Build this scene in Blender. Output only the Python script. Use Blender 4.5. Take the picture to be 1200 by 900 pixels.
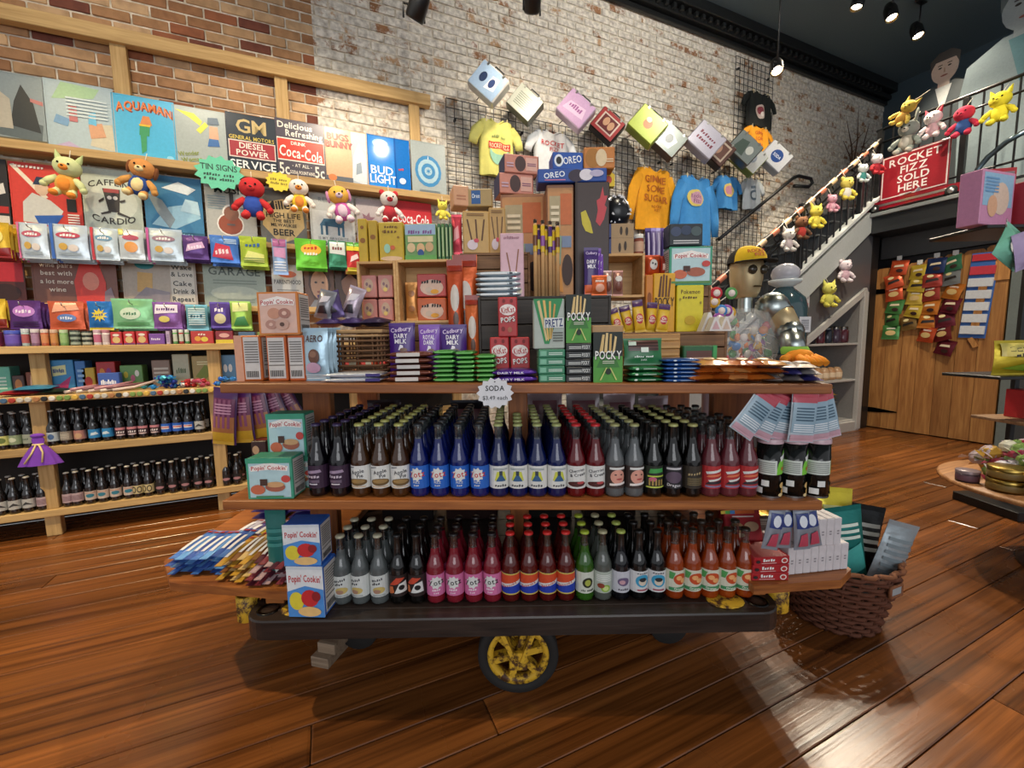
import bpy, bmesh, math, random
from mathutils import Vector, Matrix
random.seed(11)
sc = bpy.context.scene
for o in list(bpy.data.objects): bpy.data.objects.remove(o)
COL = sc.collection
PI = math.pi
# ------------------------------------------------------------------ camera
# world: X along the brick wall, Y towards it, Z up; camera stands at the origin
FPX, TILT, ROLL, YAW, CAMH = 490.0, math.radians(5.9), math.radians(1.0), math.radians(66), 1.2
cF = Vector((math.cos(YAW)*math.cos(TILT), math.sin(YAW)*math.cos(TILT), -math.sin(TILT)))
_R = Vector((math.sin(YAW), -math.cos(YAW), 0)); _U = _R.cross(cF)
cR = _R*math.cos(ROLL) - _U*math.sin(ROLL)
cU = _R*math.sin(ROLL) + _U*math.cos(ROLL)
cam = bpy.data.cameras.new('camera'); camo = bpy.data.objects.new('camera', cam); COL.objects.link(camo)
m3 = Matrix((cR, cU, -cF)).transposed(); camo.matrix_world = Matrix.Translation((0, 0, CAMH)) @ m3.to_4x4()
cam.sensor_fit = 'HORIZONTAL'; cam.sensor_width = 36; cam.lens = 36*FPX/1200; cam.clip_start = .02
sc.camera = camo
# ------------------------------------------------------------------ world, exposure, big lights
sc.view_settings.view_transform = 'Standard'; sc.view_settings.look = 'None'
sc.view_settings.exposure = 0.38; sc.view_settings.gamma = 1; sc.view_settings.use_curve_mapping = False
wd = bpy.data.worlds.new('shop_world'); sc.world = wd; wd.use_nodes = True
wd.node_tree.nodes['Background'].inputs[0].default_value = (.92, .95, 1, 1)
wd.node_tree.nodes['Background'].inputs[1].default_value = .46
def area(name, loc, target, sx, sy, power, col):
    l = bpy.data.lights.new(name, 'AREA'); l.shape = 'RECTANGLE'; l.size = sx; l.size_y = sy; l.energy = power; l.color = col
    o = bpy.data.objects.new(name, l); COL.objects.link(o); o.location = loc
    o.rotation_euler = (Vector(target)-Vector(loc)).to_track_quat('-Z', 'Y').to_euler(); return o
# added soft fill behind the camera; the shop window there is only assumed
area('assumed_window_fill', (-1.2, -4.2, 2.3), (1.2, 2.5, 1.0), 4.2, 2.6, 80, (.95, .97, 1))
def spot(loc, target, power, col=(1, .86, .66), size=math.radians(95), blend=.6, rad=.05):
    l = bpy.data.lights.new('spot_light', 'SPOT'); l.energy = power; l.color = col; l.spot_size = size; l.spot_blend = blend; l.shadow_soft_size = rad
    o = bpy.data.objects.new('spot_light', l); COL.objects.link(o); o.location = loc
    o.rotation_euler = (Vector(target)-Vector(loc)).to_track_quat('-Z', 'Y').to_euler(); return o

# ------------------------------------------------------------------ helpers
CF = Vector((math.cos(YAW), math.sin(YAW), 0)); CR = Vector((math.sin(YAW), -math.cos(YAW), 0)); RZC = YAW - PI/2
CAM = Vector((0, 0, CAMH))
def ray(px, py): return cF + cR*((px-600)/FPX) - cU*((py-450)/FPX)
def on_y(px, py, Y): d = ray(px, py); return CAM + d*(Y/d.y)
def on_x(px, py, X): d = ray(px, py); return CAM + d*(X/d.x)
def on_z(px, py, z): d = ray(px, py); return CAM + d*((z-CAMH)/d.z)
def on_d(px, py, D): d = ray(px, py); return CAM + d*(D/d.dot(CF))
def CW(x, d, z): v = CR*x + CF*d; return Vector((v.x, v.y, z))          # cart frame (across, deep, up) -> world
def inv(p): return Vector((p.dot(CR), p.dot(CF), p.z))

def lin(h):
    h = h.lstrip('#'); c = [int(h[i:i+2], 16)/255 for i in (0, 2, 4)]
    return tuple((x/12.92 if x <= .04045 else ((x+.055)/1.055)**2.4) for x in c) + (1,)
MC = {}
KIND = dict(paper=(.55, 0, 0), card=(.45, 0, .02), plastic=(.28, 0, 0), foil=(.3, .45, .25), gloss=(.12, 0, 0), cloth=(.9, 0, .3), metal=(.3, 1, 0), matte=(.8, 0, .1), tin=(.3, .1, 0), plush=(1, 0, .5), paint=(.4, 0, .05), black=(.5, 0, .05))
def mat(h, kind='paper'):
    k = (h, kind)
    if k in MC: return MC[k]
    m = bpy.data.materials.new(f'{kind}_{h.lstrip("#")}'); m.use_nodes = True
    nt = m.node_tree; b = nt.nodes['Principled BSDF']; ro, me, bump = KIND[kind]
    b.inputs['Roughness'].default_value = ro; b.inputs['Metallic'].default_value = me
    tc = nt.nodes.new('ShaderNodeTexCoord'); n = nt.nodes.new('ShaderNodeTexNoise'); n.inputs['Scale'].default_value = 60 if bump < .2 else 25
    n.inputs['Detail'].default_value = 2
    nt.links.new(tc.outputs['Object'], n.inputs['Vector'])
    mx = nt.nodes.new('ShaderNodeMix'); mx.data_type = 'RGBA'; c = lin(h)
    mx.inputs[6].default_value = tuple(x*.86 for x in c[:3])+(1,); mx.inputs[7].default_value = tuple(min(1, x*1.1) for x in c[:3])+(1,)
    nt.links.new(n.outputs['Fac'], mx.inputs[0]); nt.links.new(mx.outputs[2], b.inputs['Base Color'])
    if bump:
        bp = nt.nodes.new('ShaderNodeBump'); bp.inputs['Strength'].default_value = bump; bp.inputs['Distance'].default_value = .01
        nt.links.new(n.outputs['Fac'], bp.inputs['Height']); nt.links.new(bp.outputs[0], b.inputs['Normal'])
    MC[k] = m; return m
def wood_mat(name, c1, c2, axis='X', scale=1.0, rough=.5, rnd=.35, knots=True, bump=.15):
    m = bpy.data.materials.new(name); m.use_nodes = True; nt = m.node_tree; N = nt.nodes; L = nt.links; b = N['Principled BSDF']
    tc = N.new('ShaderNodeTexCoord'); oi = N.new('ShaderNodeObjectInfo')
    mp = N.new('ShaderNodeMapping'); s = [14*scale]*3; s['XYZ'.index(axis)] = .9*scale; mp.inputs['Scale'].default_value = s
    va = N.new('ShaderNodeVectorMath'); va.operation = 'MULTIPLY_ADD'; va.inputs[1].default_value = (37, 11, 23)
    L.new(oi.outputs['Random'], va.inputs[0]); L.new(tc.outputs['Object'], va.inputs[2]); L.new(va.outputs[0], mp.inputs[0])
    n1 = N.new('ShaderNodeTexNoise'); n1.inputs['Scale'].default_value = 2.2; n1.inputs['Detail'].default_value = 6; n1.inputs['Distortion'].default_value = .8; L.new(mp.outputs[0], n1.inputs[0])
    n2 = N.new('ShaderNodeTexNoise'); n2.inputs['Scale'].default_value = 9; n2.inputs['Detail'].default_value = 4; L.new(mp.outputs[0], n2.inputs[0])
    ad = N.new('ShaderNodeMath'); ad.operation = 'MULTIPLY_ADD'; ad.inputs[1].default_value = .45; L.new(n2.outputs[0], ad.inputs[0]); L.new(n1.outputs[0], ad.inputs[2])
    rp = N.new('ShaderNodeValToRGB'); rp.color_ramp.elements[0].position = .45; rp.color_ramp.elements[1].position = .95
    rp.color_ramp.elements[0].color = lin(c1); rp.color_ramp.elements[1].color = lin(c2); L.new(ad.outputs[0], rp.inputs[0])
    hs = N.new('ShaderNodeHueSaturation'); ml = N.new('ShaderNodeMath'); ml.operation = 'MULTIPLY_ADD'; ml.inputs[1].default_value = rnd; ml.inputs[2].default_value = 1-rnd/2
    L.new(oi.outputs['Random'], ml.inputs[0]); L.new(ml.outputs[0], hs.inputs['Value']); L.new(rp.outputs[0], hs.inputs['Color']); L.new(hs.outputs[0], b.inputs['Base Color'])
    b.inputs['Roughness'].default_value = rough
    if bump:
        bp = N.new('ShaderNodeBump'); bp.inputs['Strength'].default_value = bump; bp.inputs['Distance'].default_value = .004; L.new(ad.outputs[0], bp.inputs['Height']); L.new(bp.outputs[0], b.inputs['Normal'])
    return m

class MB:
    "collects faces with materials; build() links ONE mesh object"
    def __init__(s): s.v = []; s.f = []; s.m = []; s.sm = []; s.mats = []
    def mi(s, m):
        if isinstance(m, str): m = mat(m)
        if m not in s.mats: s.mats.append(m)
        return s.mats.index(m)
    def add(s, vs, fs, m, smooth=False, M=None):
        k = len(s.v); i = s.mi(m)
        for v in vs: s.v.append(tuple(M @ Vector(v)) if M is not None else tuple(v))
        for f in fs: s.f.append([k+j for j in f]); s.m.append(i); s.sm.append(smooth)
        return s
    def box(s, c, d, m, ch=0, M=None):
        x, y, z = c; a, b, h = d[0]/2, d[1]/2, d[2]/2
        if ch <= 0:
            vs = [(x+i*a, y+j*b, z+k*h) for i in (-1, 1) for j in (-1, 1) for k in (-1, 1)]
            return s.add(vs, [(0, 1, 3, 2), (4, 6, 7, 5), (0, 4, 5, 1), (2, 3, 7, 6), (0, 2, 6, 4), (1, 5, 7, 3)], m, False, M)
        t = ch; vs = []
        for i in (-1, 1):
            for j in (-1, 1):
                for k in (-1, 1):
                    vs += [(x+i*a, y+j*(b-t), z+k*(h-t)), (x+i*(a-t), y+j*b, z+k*(h-t)), (x+i*(a-t), y+j*(b-t), z+k*h)]
        g = lambda i, j, k: ((i+1)//2*4+(j+1)//2*2+(k+1)//2)*3
        fs = []
        for i in (-1, 1):
            q = [g(i, -1, -1), g(i, 1, -1), g(i, 1, 1), g(i, -1, 1)]; fs.append(q if i > 0 else q[::-1])
            q = [g(-1, i, -1)+1, g(-1, i, 1)+1, g(1, i, 1)+1, g(1, i, -1)+1]; fs.append(q if i > 0 else q[::-1])
            q = [g(-1, -1, i)+2, g(1, -1, i)+2, g(1, 1, i)+2, g(-1, 1, i)+2]; fs.append(q if i > 0 else q[::-1])
        for j in (-1, 1):
            for k in (-1, 1):
                q = [g(-1, j, k)+1, g(1, j, k)+1, g(1, j, k)+2, g(-1, j, k)+2]; fs.append(q if j*k > 0 else q[::-1])
                q = [g(j, -1, k)+2, g(j, 1, k)+2, g(j, 1, k), g(j, -1, k)]; fs.append(q if j*k > 0 else q[::-1])
                q = [g(j, k, -1), g(j, k, 1), g(j, k, 1)+1, g(j, k, -1)+1]; fs.append(q if j*k > 0 else q[::-1])
        for i in (-1, 1):
            for j in (-1, 1):
                for k in (-1, 1):
                    b0 = g(i, j, k); q = [b0, b0+1, b0+2]; fs.append(q if i*j*k > 0 else q[::-1])
        return s.add(vs, fs, m, False, M)
    def lathe(s, prof, m, seg=16, M=None, smooth=True, a0=0, a1=2*PI):
        "prof: (r, z) or (r, z, material) from bottom to top; a material holds for the band above its ring"
        full = abs(a1-a0-2*PI) < 1e-6; n = seg if full else seg+1
        rings = []
        for p in prof: rings.append([(p[0]*math.cos(a0+(a1-a0)*i/seg), p[0]*math.sin(a0+(a1-a0)*i/seg), p[1]) for i in range(n)])
        cur = m
        for r in range(len(prof)-1):
            if len(prof[r]) > 2: cur = prof[r][2]
            vs = rings[r]+rings[r+1]
            fs = [(i, (i+1) % n, n+(i+1) % n, n+i) for i in range(n if full else n-1)]
            s.add(vs, fs, cur, smooth, M)
        return s
    def sph(s, c, r, m, seg=12, rings=8, M=None):
        if not hasattr(r, '__len__'): r = (r, r, r)
        pr = []
        vs = []; fs = []
        for i in range(rings+1):
            t = PI*i/rings
            for j in range(seg):
                a = 2*PI*j/seg; vs.append((c[0]+r[0]*math.sin(t)*math.cos(a), c[1]+r[1]*math.sin(t)*math.sin(a), c[2]-r[2]*math.cos(t)))
        for i in range(rings):
            for j in range(seg): fs.append((i*seg+j, i*seg+(j+1) % seg, (i+1)*seg+(j+1) % seg, (i+1)*seg+j))
        return s.add(vs, fs, m, True, M)
    def tube(s, pts, r, m, seg=8, M=None, caps=True):
        pts = [Vector(p) for p in pts]; n = len(pts); rr = r if hasattr(r, '__len__') else [r]*n
        up = Vector((0, 0, 1)); vs = []; fs = []; last = None
        for i, p in enumerate(pts):
            t = (pts[min(i+1, n-1)]-pts[max(i-1, 0)]).normalized()
            if last is None:
                a = t.cross(up)
                if a.length < .05: a = t.cross(Vector((1, 0, 0)))
            else: a = last - t*last.dot(t)
            a.normalize(); last = a; b = t.cross(a)
            for j in range(seg):
                w = 2*PI*j/seg; vs.append(p+(a*math.cos(w)+b*math.sin(w))*rr[i])
        for i in range(n-1):
            for j in range(seg): fs.append((i*seg+j, i*seg+(j+1) % seg, (i+1)*seg+(j+1) % seg, (i+1)*seg+j))
        s.add(vs, fs, m, True, M)
        if caps: s.add(vs[:seg], [tuple(range(seg))[::-1]], m, False, M); s.add(vs[-seg:], [tuple(range(seg))], m, False, M)
        return s
    def bar(s, a, b, w, h, m, roll_up=(0, 0, 1)):
        "rectangular bar from a to b, w across, h along the up side"
        a, b = Vector(a), Vector(b); t = (b-a).normalized(); u = Vector(roll_up); x = t.cross(u).normalized(); u = x.cross(t)
        vs = [p+x*(i*w/2)+u*(j*h/2) for p in (a, b) for i in (-1, 1) for j in (-1, 1)]
        return s.add(vs, [(0, 1, 3, 2), (4, 6, 7, 5), (0, 4, 5, 1), (2, 3, 7, 6), (0, 2, 6, 4), (1, 5, 7, 3)], m)
    def prism(s, pts, y0, y1, m, M=None):
        "outline in x,z pushed from y0 (front) to y1"
        n = len(pts); vs = [(p[0], y0, p[1]) for p in pts]+[(p[0], y1, p[1]) for p in pts]
        fs = [tuple(range(n)), tuple(range(2*n-1, n-1, -1))]+[(i, n+i, n+(i+1) % n, (i+1) % n) for i in range(n)]
        return s.add(vs, fs, m, False, M)
    def mesh(s, name):
        me = bpy.data.meshes.new(name); me.from_pydata(s.v, [], s.f)
        for m in s.mats: me.materials.append(m)
        me.polygons.foreach_set('material_index', s.m); me.polygons.foreach_set('use_smooth', s.sm)
        bm = bmesh.new(); bm.from_mesh(me); bmesh.ops.remove_doubles(bm, verts=bm.verts, dist=1e-5) if len(s.v) < 4000 else None
        if len(s.v) < 4000 and not getattr(s, 'flat', False): bmesh.ops.recalc_face_normals(bm, faces=bm.faces)
        bm.to_mesh(me); bm.free()
        me.update(); return me
    def build(s, name, parent=None, loc=(0, 0, 0), rz=0, rx=0, ry=0):
        return link(name, s.mesh(name), parent, loc, rz, rx, ry)
def link(name, me, parent=None, loc=(0, 0, 0), rz=0, rx=0, ry=0):
    o = bpy.data.objects.new(name, me); COL.objects.link(o); o.parent = parent
    o.location = loc; o.rotation_euler = (rx, ry, rz); return o
def tag(o, label=None, cat=None, group=None, kind=None):
    if label: o['label'] = label
    if cat: o['category'] = cat
    if group: o['group'] = group
    if kind: o['kind'] = kind
    return o
def thing(name, label, cat, loc=(0, 0, 0), rz=0, group=None, rx=0, ry=0):
    return tag(link(name, None, None, loc, rz, rx, ry), label, cat, group)
def kids(o): return [c for c in CH.get(o.name, [])]
def dup(root, loc=None, rz=None, label=None, group=None, rx=None, ry=None, children=True):
    r = root.copy(); COL.objects.link(r)
    if loc is not None: r.location = loc
    e = r.rotation_euler
    r.rotation_euler = (e.x if rx is None else rx, e.y if ry is None else ry, e.z if rz is None else rz)
    if label: r['label'] = label
    if group: r['group'] = group
    if children:
        for ch in root.children:
            c = ch.copy(); COL.objects.link(c); c.parent = r
            for g in ch.children:
                d = g.copy(); COL.objects.link(d); d.parent = c
    return r

# ---- glyphs (built-in font), made once
GL = {}
def _glyphs():
    chars = "ABCDEFGHIJKLMNOPQRSTUVWXYZabcdefghijklmnopqrstuvwxyz0123456789$.,!&'-/+"
    obs = []
    for ch in chars:
        cu = bpy.data.curves.new('g', 'FONT'); cu.body = ch; cu.resolution_u = 2; cu.offset = .016
        o = bpy.data.objects.new('g', cu); COL.objects.link(o); obs.append((ch, o, cu))
    dg = bpy.context.evaluated_depsgraph_get(); dg.update()
    for ch, o, cu in obs:
        me = bpy.data.meshes.new_from_object(o.evaluated_get(dg))
        vs = [(v.co.x, v.co.y) for v in me.vertices]; fs = [tuple(p.vertices) for p in me.polygons]
        x0 = min(v[0] for v in vs); x1 = max(v[0] for v in vs)
        GL[ch] = ([(x-x0, y) for x, y in vs], fs, x1-x0); bpy.data.meshes.remove(me)
    for ch, o, cu in obs: bpy.data.objects.remove(o); bpy.data.curves.remove(cu)
_glyphs()
def star(cx, cy, r1, r2, n, asp=1):
    return [(cx+(r1 if i % 2 else r2)*math.cos(PI*i/n)*asp, cy+(r1 if i % 2 else r2)*math.sin(PI*i/n)) for i in range(2*n)]
WORDMARK = set('TAFFY,NERDS,RIPS,SOUR,PATCH,KIDS,GRAPE,Chewy,apple,WARHEADS,SALT,FUN,Grape,HOT,Airheads,Runts,Mints,SweeTarts,ROOT,BEST,bubble,CHARLIE,CHAPLIN,COMIC,CARAMEL,Corn,BASEBALL,SPORT FISHING,LISTEN,STOP,Lenny,Butter,JOLLY,POP,PINK,Dog Drool,HONEY,BEAR,CHOCO CORN,Dip Stix,WHOLE NUTS,SNAPS,STRAWBERRY,GET YOUR,PLUSH HERE,SODA POP,SNACKS,$17.99 each,2 for $30.00,FISH,G,U,M,ALL,fizz,DARK '.split(','))
class Art:
    "flat print: coloured shapes and lettering on a panel; u, v in 0..1; mp(u, v, layer) -> local point"
    def __init__(s, w, h, mp=None, y=0.0, kind='paper', sub=1):
        s.w, s.h = w, h; s.mb = MB(); s.mb.flat = True; s.k = 1; s.kind = kind; s.sub = sub
        s.mp = mp or (lambda u, v, l: (w*(u-.5), y-.0006*l, h*v))
    def _put(s, pts, fs, col, cut=True):
        if s.sub > 1 and cut:                               # curved support: split long triangles so the print follows it
            tris = []; lim = .5/s.sub
            for f in fs:
                for j in range(1, len(f)-1): tris.append((pts[f[0]], pts[f[j]], pts[f[j+1]]))
            for _ in range(4):
                nx = []; any_ = False
                for a, b, c in tris:
                    if max(abs(a[0]-b[0]), abs(b[0]-c[0]), abs(c[0]-a[0])) > lim or (max(a[1], b[1], c[1])-min(a[1], b[1], c[1])) > .3:
                        d, e, g = [((p[0]+q[0])/2, (p[1]+q[1])/2) for p, q in ((a, b), (b, c), (c, a))]; nx += [(a, d, g), (d, b, e), (g, e, c), (d, e, g)]; any_ = True
                    else: nx.append((a, b, c))
                tris = nx
                if not any_: break
            pts = [p for t in tris for p in t]; fs = [(3*i, 3*i+1, 3*i+2) for i in range(len(tris))]
        s.mb.add([s.mp(u, v, s.k) for u, v in pts], fs, mat(col, s.kind))
    def item(s, it):
        k = it[0]; c = it[1]
        if k == 'r':
            x0, y0, x1, y1 = it[2:6]; n = m = 1
            pts = [(x0+(x1-x0)*i/n, y0+(y1-y0)*j/m) for j in range(m+1) for i in range(n+1)]
            s._put(pts, [(j*(n+1)+i, j*(n+1)+i+1, (j+1)*(n+1)+i+1, (j+1)*(n+1)+i) for j in range(m) for i in range(n)], c)
        elif k == 'e':
            cx, cy, rx, ry = it[2:6]; n = 16
            s._put([(cx, cy)]+[(cx+rx*math.cos(2*PI*i/n), cy+ry*math.sin(2*PI*i/n)) for i in range(n)], [(0, 1+i, 1+(i+1) % n) for i in range(n)], c)
        elif k == 'p':
            ps = it[2]; n = len(ps); cx = sum(p[0] for p in ps)/n; cy = sum(p[1] for p in ps)/n
            s._put([(cx, cy)]+list(ps), [(0, 1+i, 1+(i+1) % n) for i in range(n)], c)
        elif k == 's':
            cx, cy, r1, r2, n = it[2:7]; s.item(('p', c, star(cx, cy, r1, r2, n, s.h/s.w)))
            return
        elif k == 'b':                                    # n thin bars: x0,y0,x1,y1,n
            x0, y0, x1, y1, n = it[2:7]; st = (y1-y0)/n
            for i in range(n): s._put([(x0, y0+i*st), (x1, y0+i*st), (x1, y0+(i+.5)*st), (x0, y0+(i+.5)*st)], [(0, 1, 2, 3)], c)
        elif k == 'v':                                    # n thin upright bars
            x0, y0, x1, y1, n = it[2:7]; st = (x1-x0)/n
            for i in range(n): s._put([(x0+i*st, y0), (x0+(i+.55)*st, y0), (x0+(i+.55)*st, y1), (x0+i*st, y1)], [(0, 1, 2, 3)], c)
        elif k == 't' and it[2] in WORDMARK:               # print too small to read in the place: word-like strokes
            txt, cx, cy, hh = it[2:6]; mw = (it[6] if len(it) > 6 else .9)*.85; rot = math.radians(it[7]) if len(it) > 7 else 0; n = len(txt); rw = random.Random(txt)
            for i in range(n):
                if txt[i] == ' ': continue
                x0 = (i/n-.5)*mw; x1 = x0+mw/n*rw.uniform(.55, .82); h0 = -hh*.5; h1 = hh*rw.uniform(.1, .5); q = [(x0, h0), (x1, h0+hh*rw.uniform(0, .3)), (x1, h1), (x0, h1*rw.uniform(.4, 1))]; asp = s.h/s.w
                s._put([(cx+x*math.cos(rot)-y*math.sin(rot)*asp, cy+x*math.sin(rot)/asp+y*math.cos(rot)) for x, y in q], [(0, 1, 2, 3)], c)
        elif k == 't':
            txt, cx, cy, hh = it[2:6]; mw = it[6] if len(it) > 6 else .9; rot = math.radians(it[7]) if len(it) > 7 else 0; arc = it[8] if len(it) > 8 else 0
            sc_ = hh*s.h/.73; x = 0; lay = []
            for ch in txt:
                if ch == ' ': x += .3; continue
                g = GL.get(ch)
                if not g: continue
                lay.append((g, x)); x += g[2]+.08
            tot = max(.1, x-.08); sx = min(sc_, mw*s.w/tot); sx = max(sx, .35*sc_) if False else sx
            for g, gx in lay:
                pts = []
                for a, b in g[0]:
                    X = (gx+a-tot/2)*sx; Y = (b-.36)*sc_
                    if arc: Y -= arc*s.h*(2*X/(tot*sx))**2
                    X, Y = X*math.cos(rot)-Y*math.sin(rot), X*math.sin(rot)+Y*math.cos(rot)
                    pts.append((cx+X/s.w, cy+Y/s.h))
                s._put(pts, g[1], c, False)
        s.k += 1
    def build(s, name, parent, items, loc=(0, 0, 0), rz=0, rx=0):
        for it in items: s.item(it)
        return s.mb.build(name, parent, loc, rz, rx) if s.mb.v else None
def bxm(w, d, h, m, ch=.002):
    mb = MB(); mb.box((0, 0, h/2), (w, d, h), m, ch); return mb
def carton(name, label, cat, w, d, h, loc, rz, col, front=None, side=None, group=None, top=None, rx=0, ry=0, kind='card'):
    "printed cardboard box, base centre at loc, front towards local -Y"
    o = tag(bxm(w, d, h, mat(col, kind), min(.003, .08*min(w, d, h))).build(name, None, loc, rz, rx, ry), label, cat, group)
    if front: Art(w, h, y=-d/2).build('front_print', o, front)
    if side:
        for sg in (1, -1): Art(d, h, mp=(lambda u, v, l, sg=sg: (sg*(w/2+.0006*l), sg*d*(u-.5), h*v))).build('side_print', o, side)
    if top: Art(w, d, mp=lambda u, v, l: (w*(u-.5), d*(v-.5), h+.0006*l)).build('top_print', o, top)
    return o
def pillow_fn(w, h, d, crimp=.06):
    def bul(u, v):
        a = max(0, min(1, (v-crimp)/(1-2*crimp))); f = (max(0, 4*a*(1-a))**.6)*(max(0, 4*u*(1-u))**.5)
        return d/2*f
    return bul
def pouch_mesh(w, h, d, m, nx=8, nz=9, crimp=.06, seed=0, wr=.12):
    rnd = random.Random(seed); bul = pillow_fn(w, h, d, crimp); mb = MB()
    zs = [0, crimp*.9]+[crimp+(1-2*crimp)*i/(nz-2) for i in range(nz-1)][0:]+[1-crimp*.9, 1]
    zs = sorted(set(zs)); n = len(zs)
    pin = lambda v: 1-.05*(4*v*(1-v))
    J = [[1+rnd.uniform(-wr, wr) for _ in range(nx+1)] for _ in range(n)]
    for sg in (-1, 1):
        vs = [((u/nx-.5)*w*pin(v), sg*(bul(u/nx, v)*J[j][u]+.0008), v*h) for j, v in enumerate(zs) for u in range(nx+1)]
        fs = [(j*(nx+1)+i, j*(nx+1)+i+1, (j+1)*(nx+1)+i+1, (j+1)*(nx+1)+i) for j in range(n-1) for i in range(nx)]
        mb.add(vs, fs if sg < 0 else [f[::-1] for f in fs], m, True)
    return mb
def pouch(name, label, cat, w, h, d, loc, rz, col, front=None, group=None, rx=0, ry=0, kind='foil', seed=None):
    "sealed foil bag: pillow body, crimped ends, print on the front"
    if seed is None: seed = random.randint(0, 9999)
    o = tag(pouch_mesh(w, h, d, mat(col, kind), seed=seed).build(name, None, loc, rz, rx, ry), label, cat, group)
    if front:
        bul = pillow_fn(w, h, d)
        Art(w, h, mp=lambda u, v, l: (w*(u-.5)*.95, -(bul(u, v)*1.12+.0022+.0005*l), h*v), sub=6, kind='plastic').build('front_print', o, front)
    return o
# ================================================================== STRUCTURE
WY = 3.95                                   # face of the brick wall
CEIL = 5.0
def N_(nt, t): return nt.nodes.new('ShaderNode'+t)
def floor_mat():
    m = wood_mat('floor_boards', '#331809', '#8a5226', 'X', .8, .27, .6, bump=.2); nt = m.node_tree; b = nt.nodes['Principled BSDF']
    g = N_(nt, 'NewGeometry'); n = N_(nt, 'TexNoise'); n.inputs['Scale'].default_value = 1.3; n.inputs['Detail'].default_value = 5; nt.links.new(g.outputs['Position'], n.inputs[0])
    r = N_(nt, 'MapRange'); r.inputs[1].default_value = .3; r.inputs[2].default_value = .75; r.inputs[3].default_value = .16; r.inputs[4].default_value = .42
    nt.links.new(n.outputs[0], r.inputs[0]); nt.links.new(r.outputs[0], b.inputs['Roughness']); return m
FLOORM = floor_mat()
fl = tag(MB().box((1.5, .2, -.05), (13, 7.6, .07), '#1c0e07').build('floor'), 'varnished reddish brown wooden plank floor', 'floor', kind='structure')
pw = .1425; pm = MB().box((.5, 0, -.0125), (1, pw-.003, .025), FLOORM, .0025).mesh('floor_plank')
y = -.55; row = 0; cnt = 0
while y < 3.9:
    x = -4.6 + (row*1.37) % 2.3
    xs = -4.6
    while xs < 6.9:
        ln = random.uniform(1.9, 4.2)
        if xs == -4.6: ln = random.uniform(.8, 3.2)
        ln = min(ln, 6.95-xs)
        o = link('floor_plank', pm, fl, (xs, y, 0)); o.scale = (ln-.003, 1, 1); cnt += 1; xs += ln
    y += pw; row += 1
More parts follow.
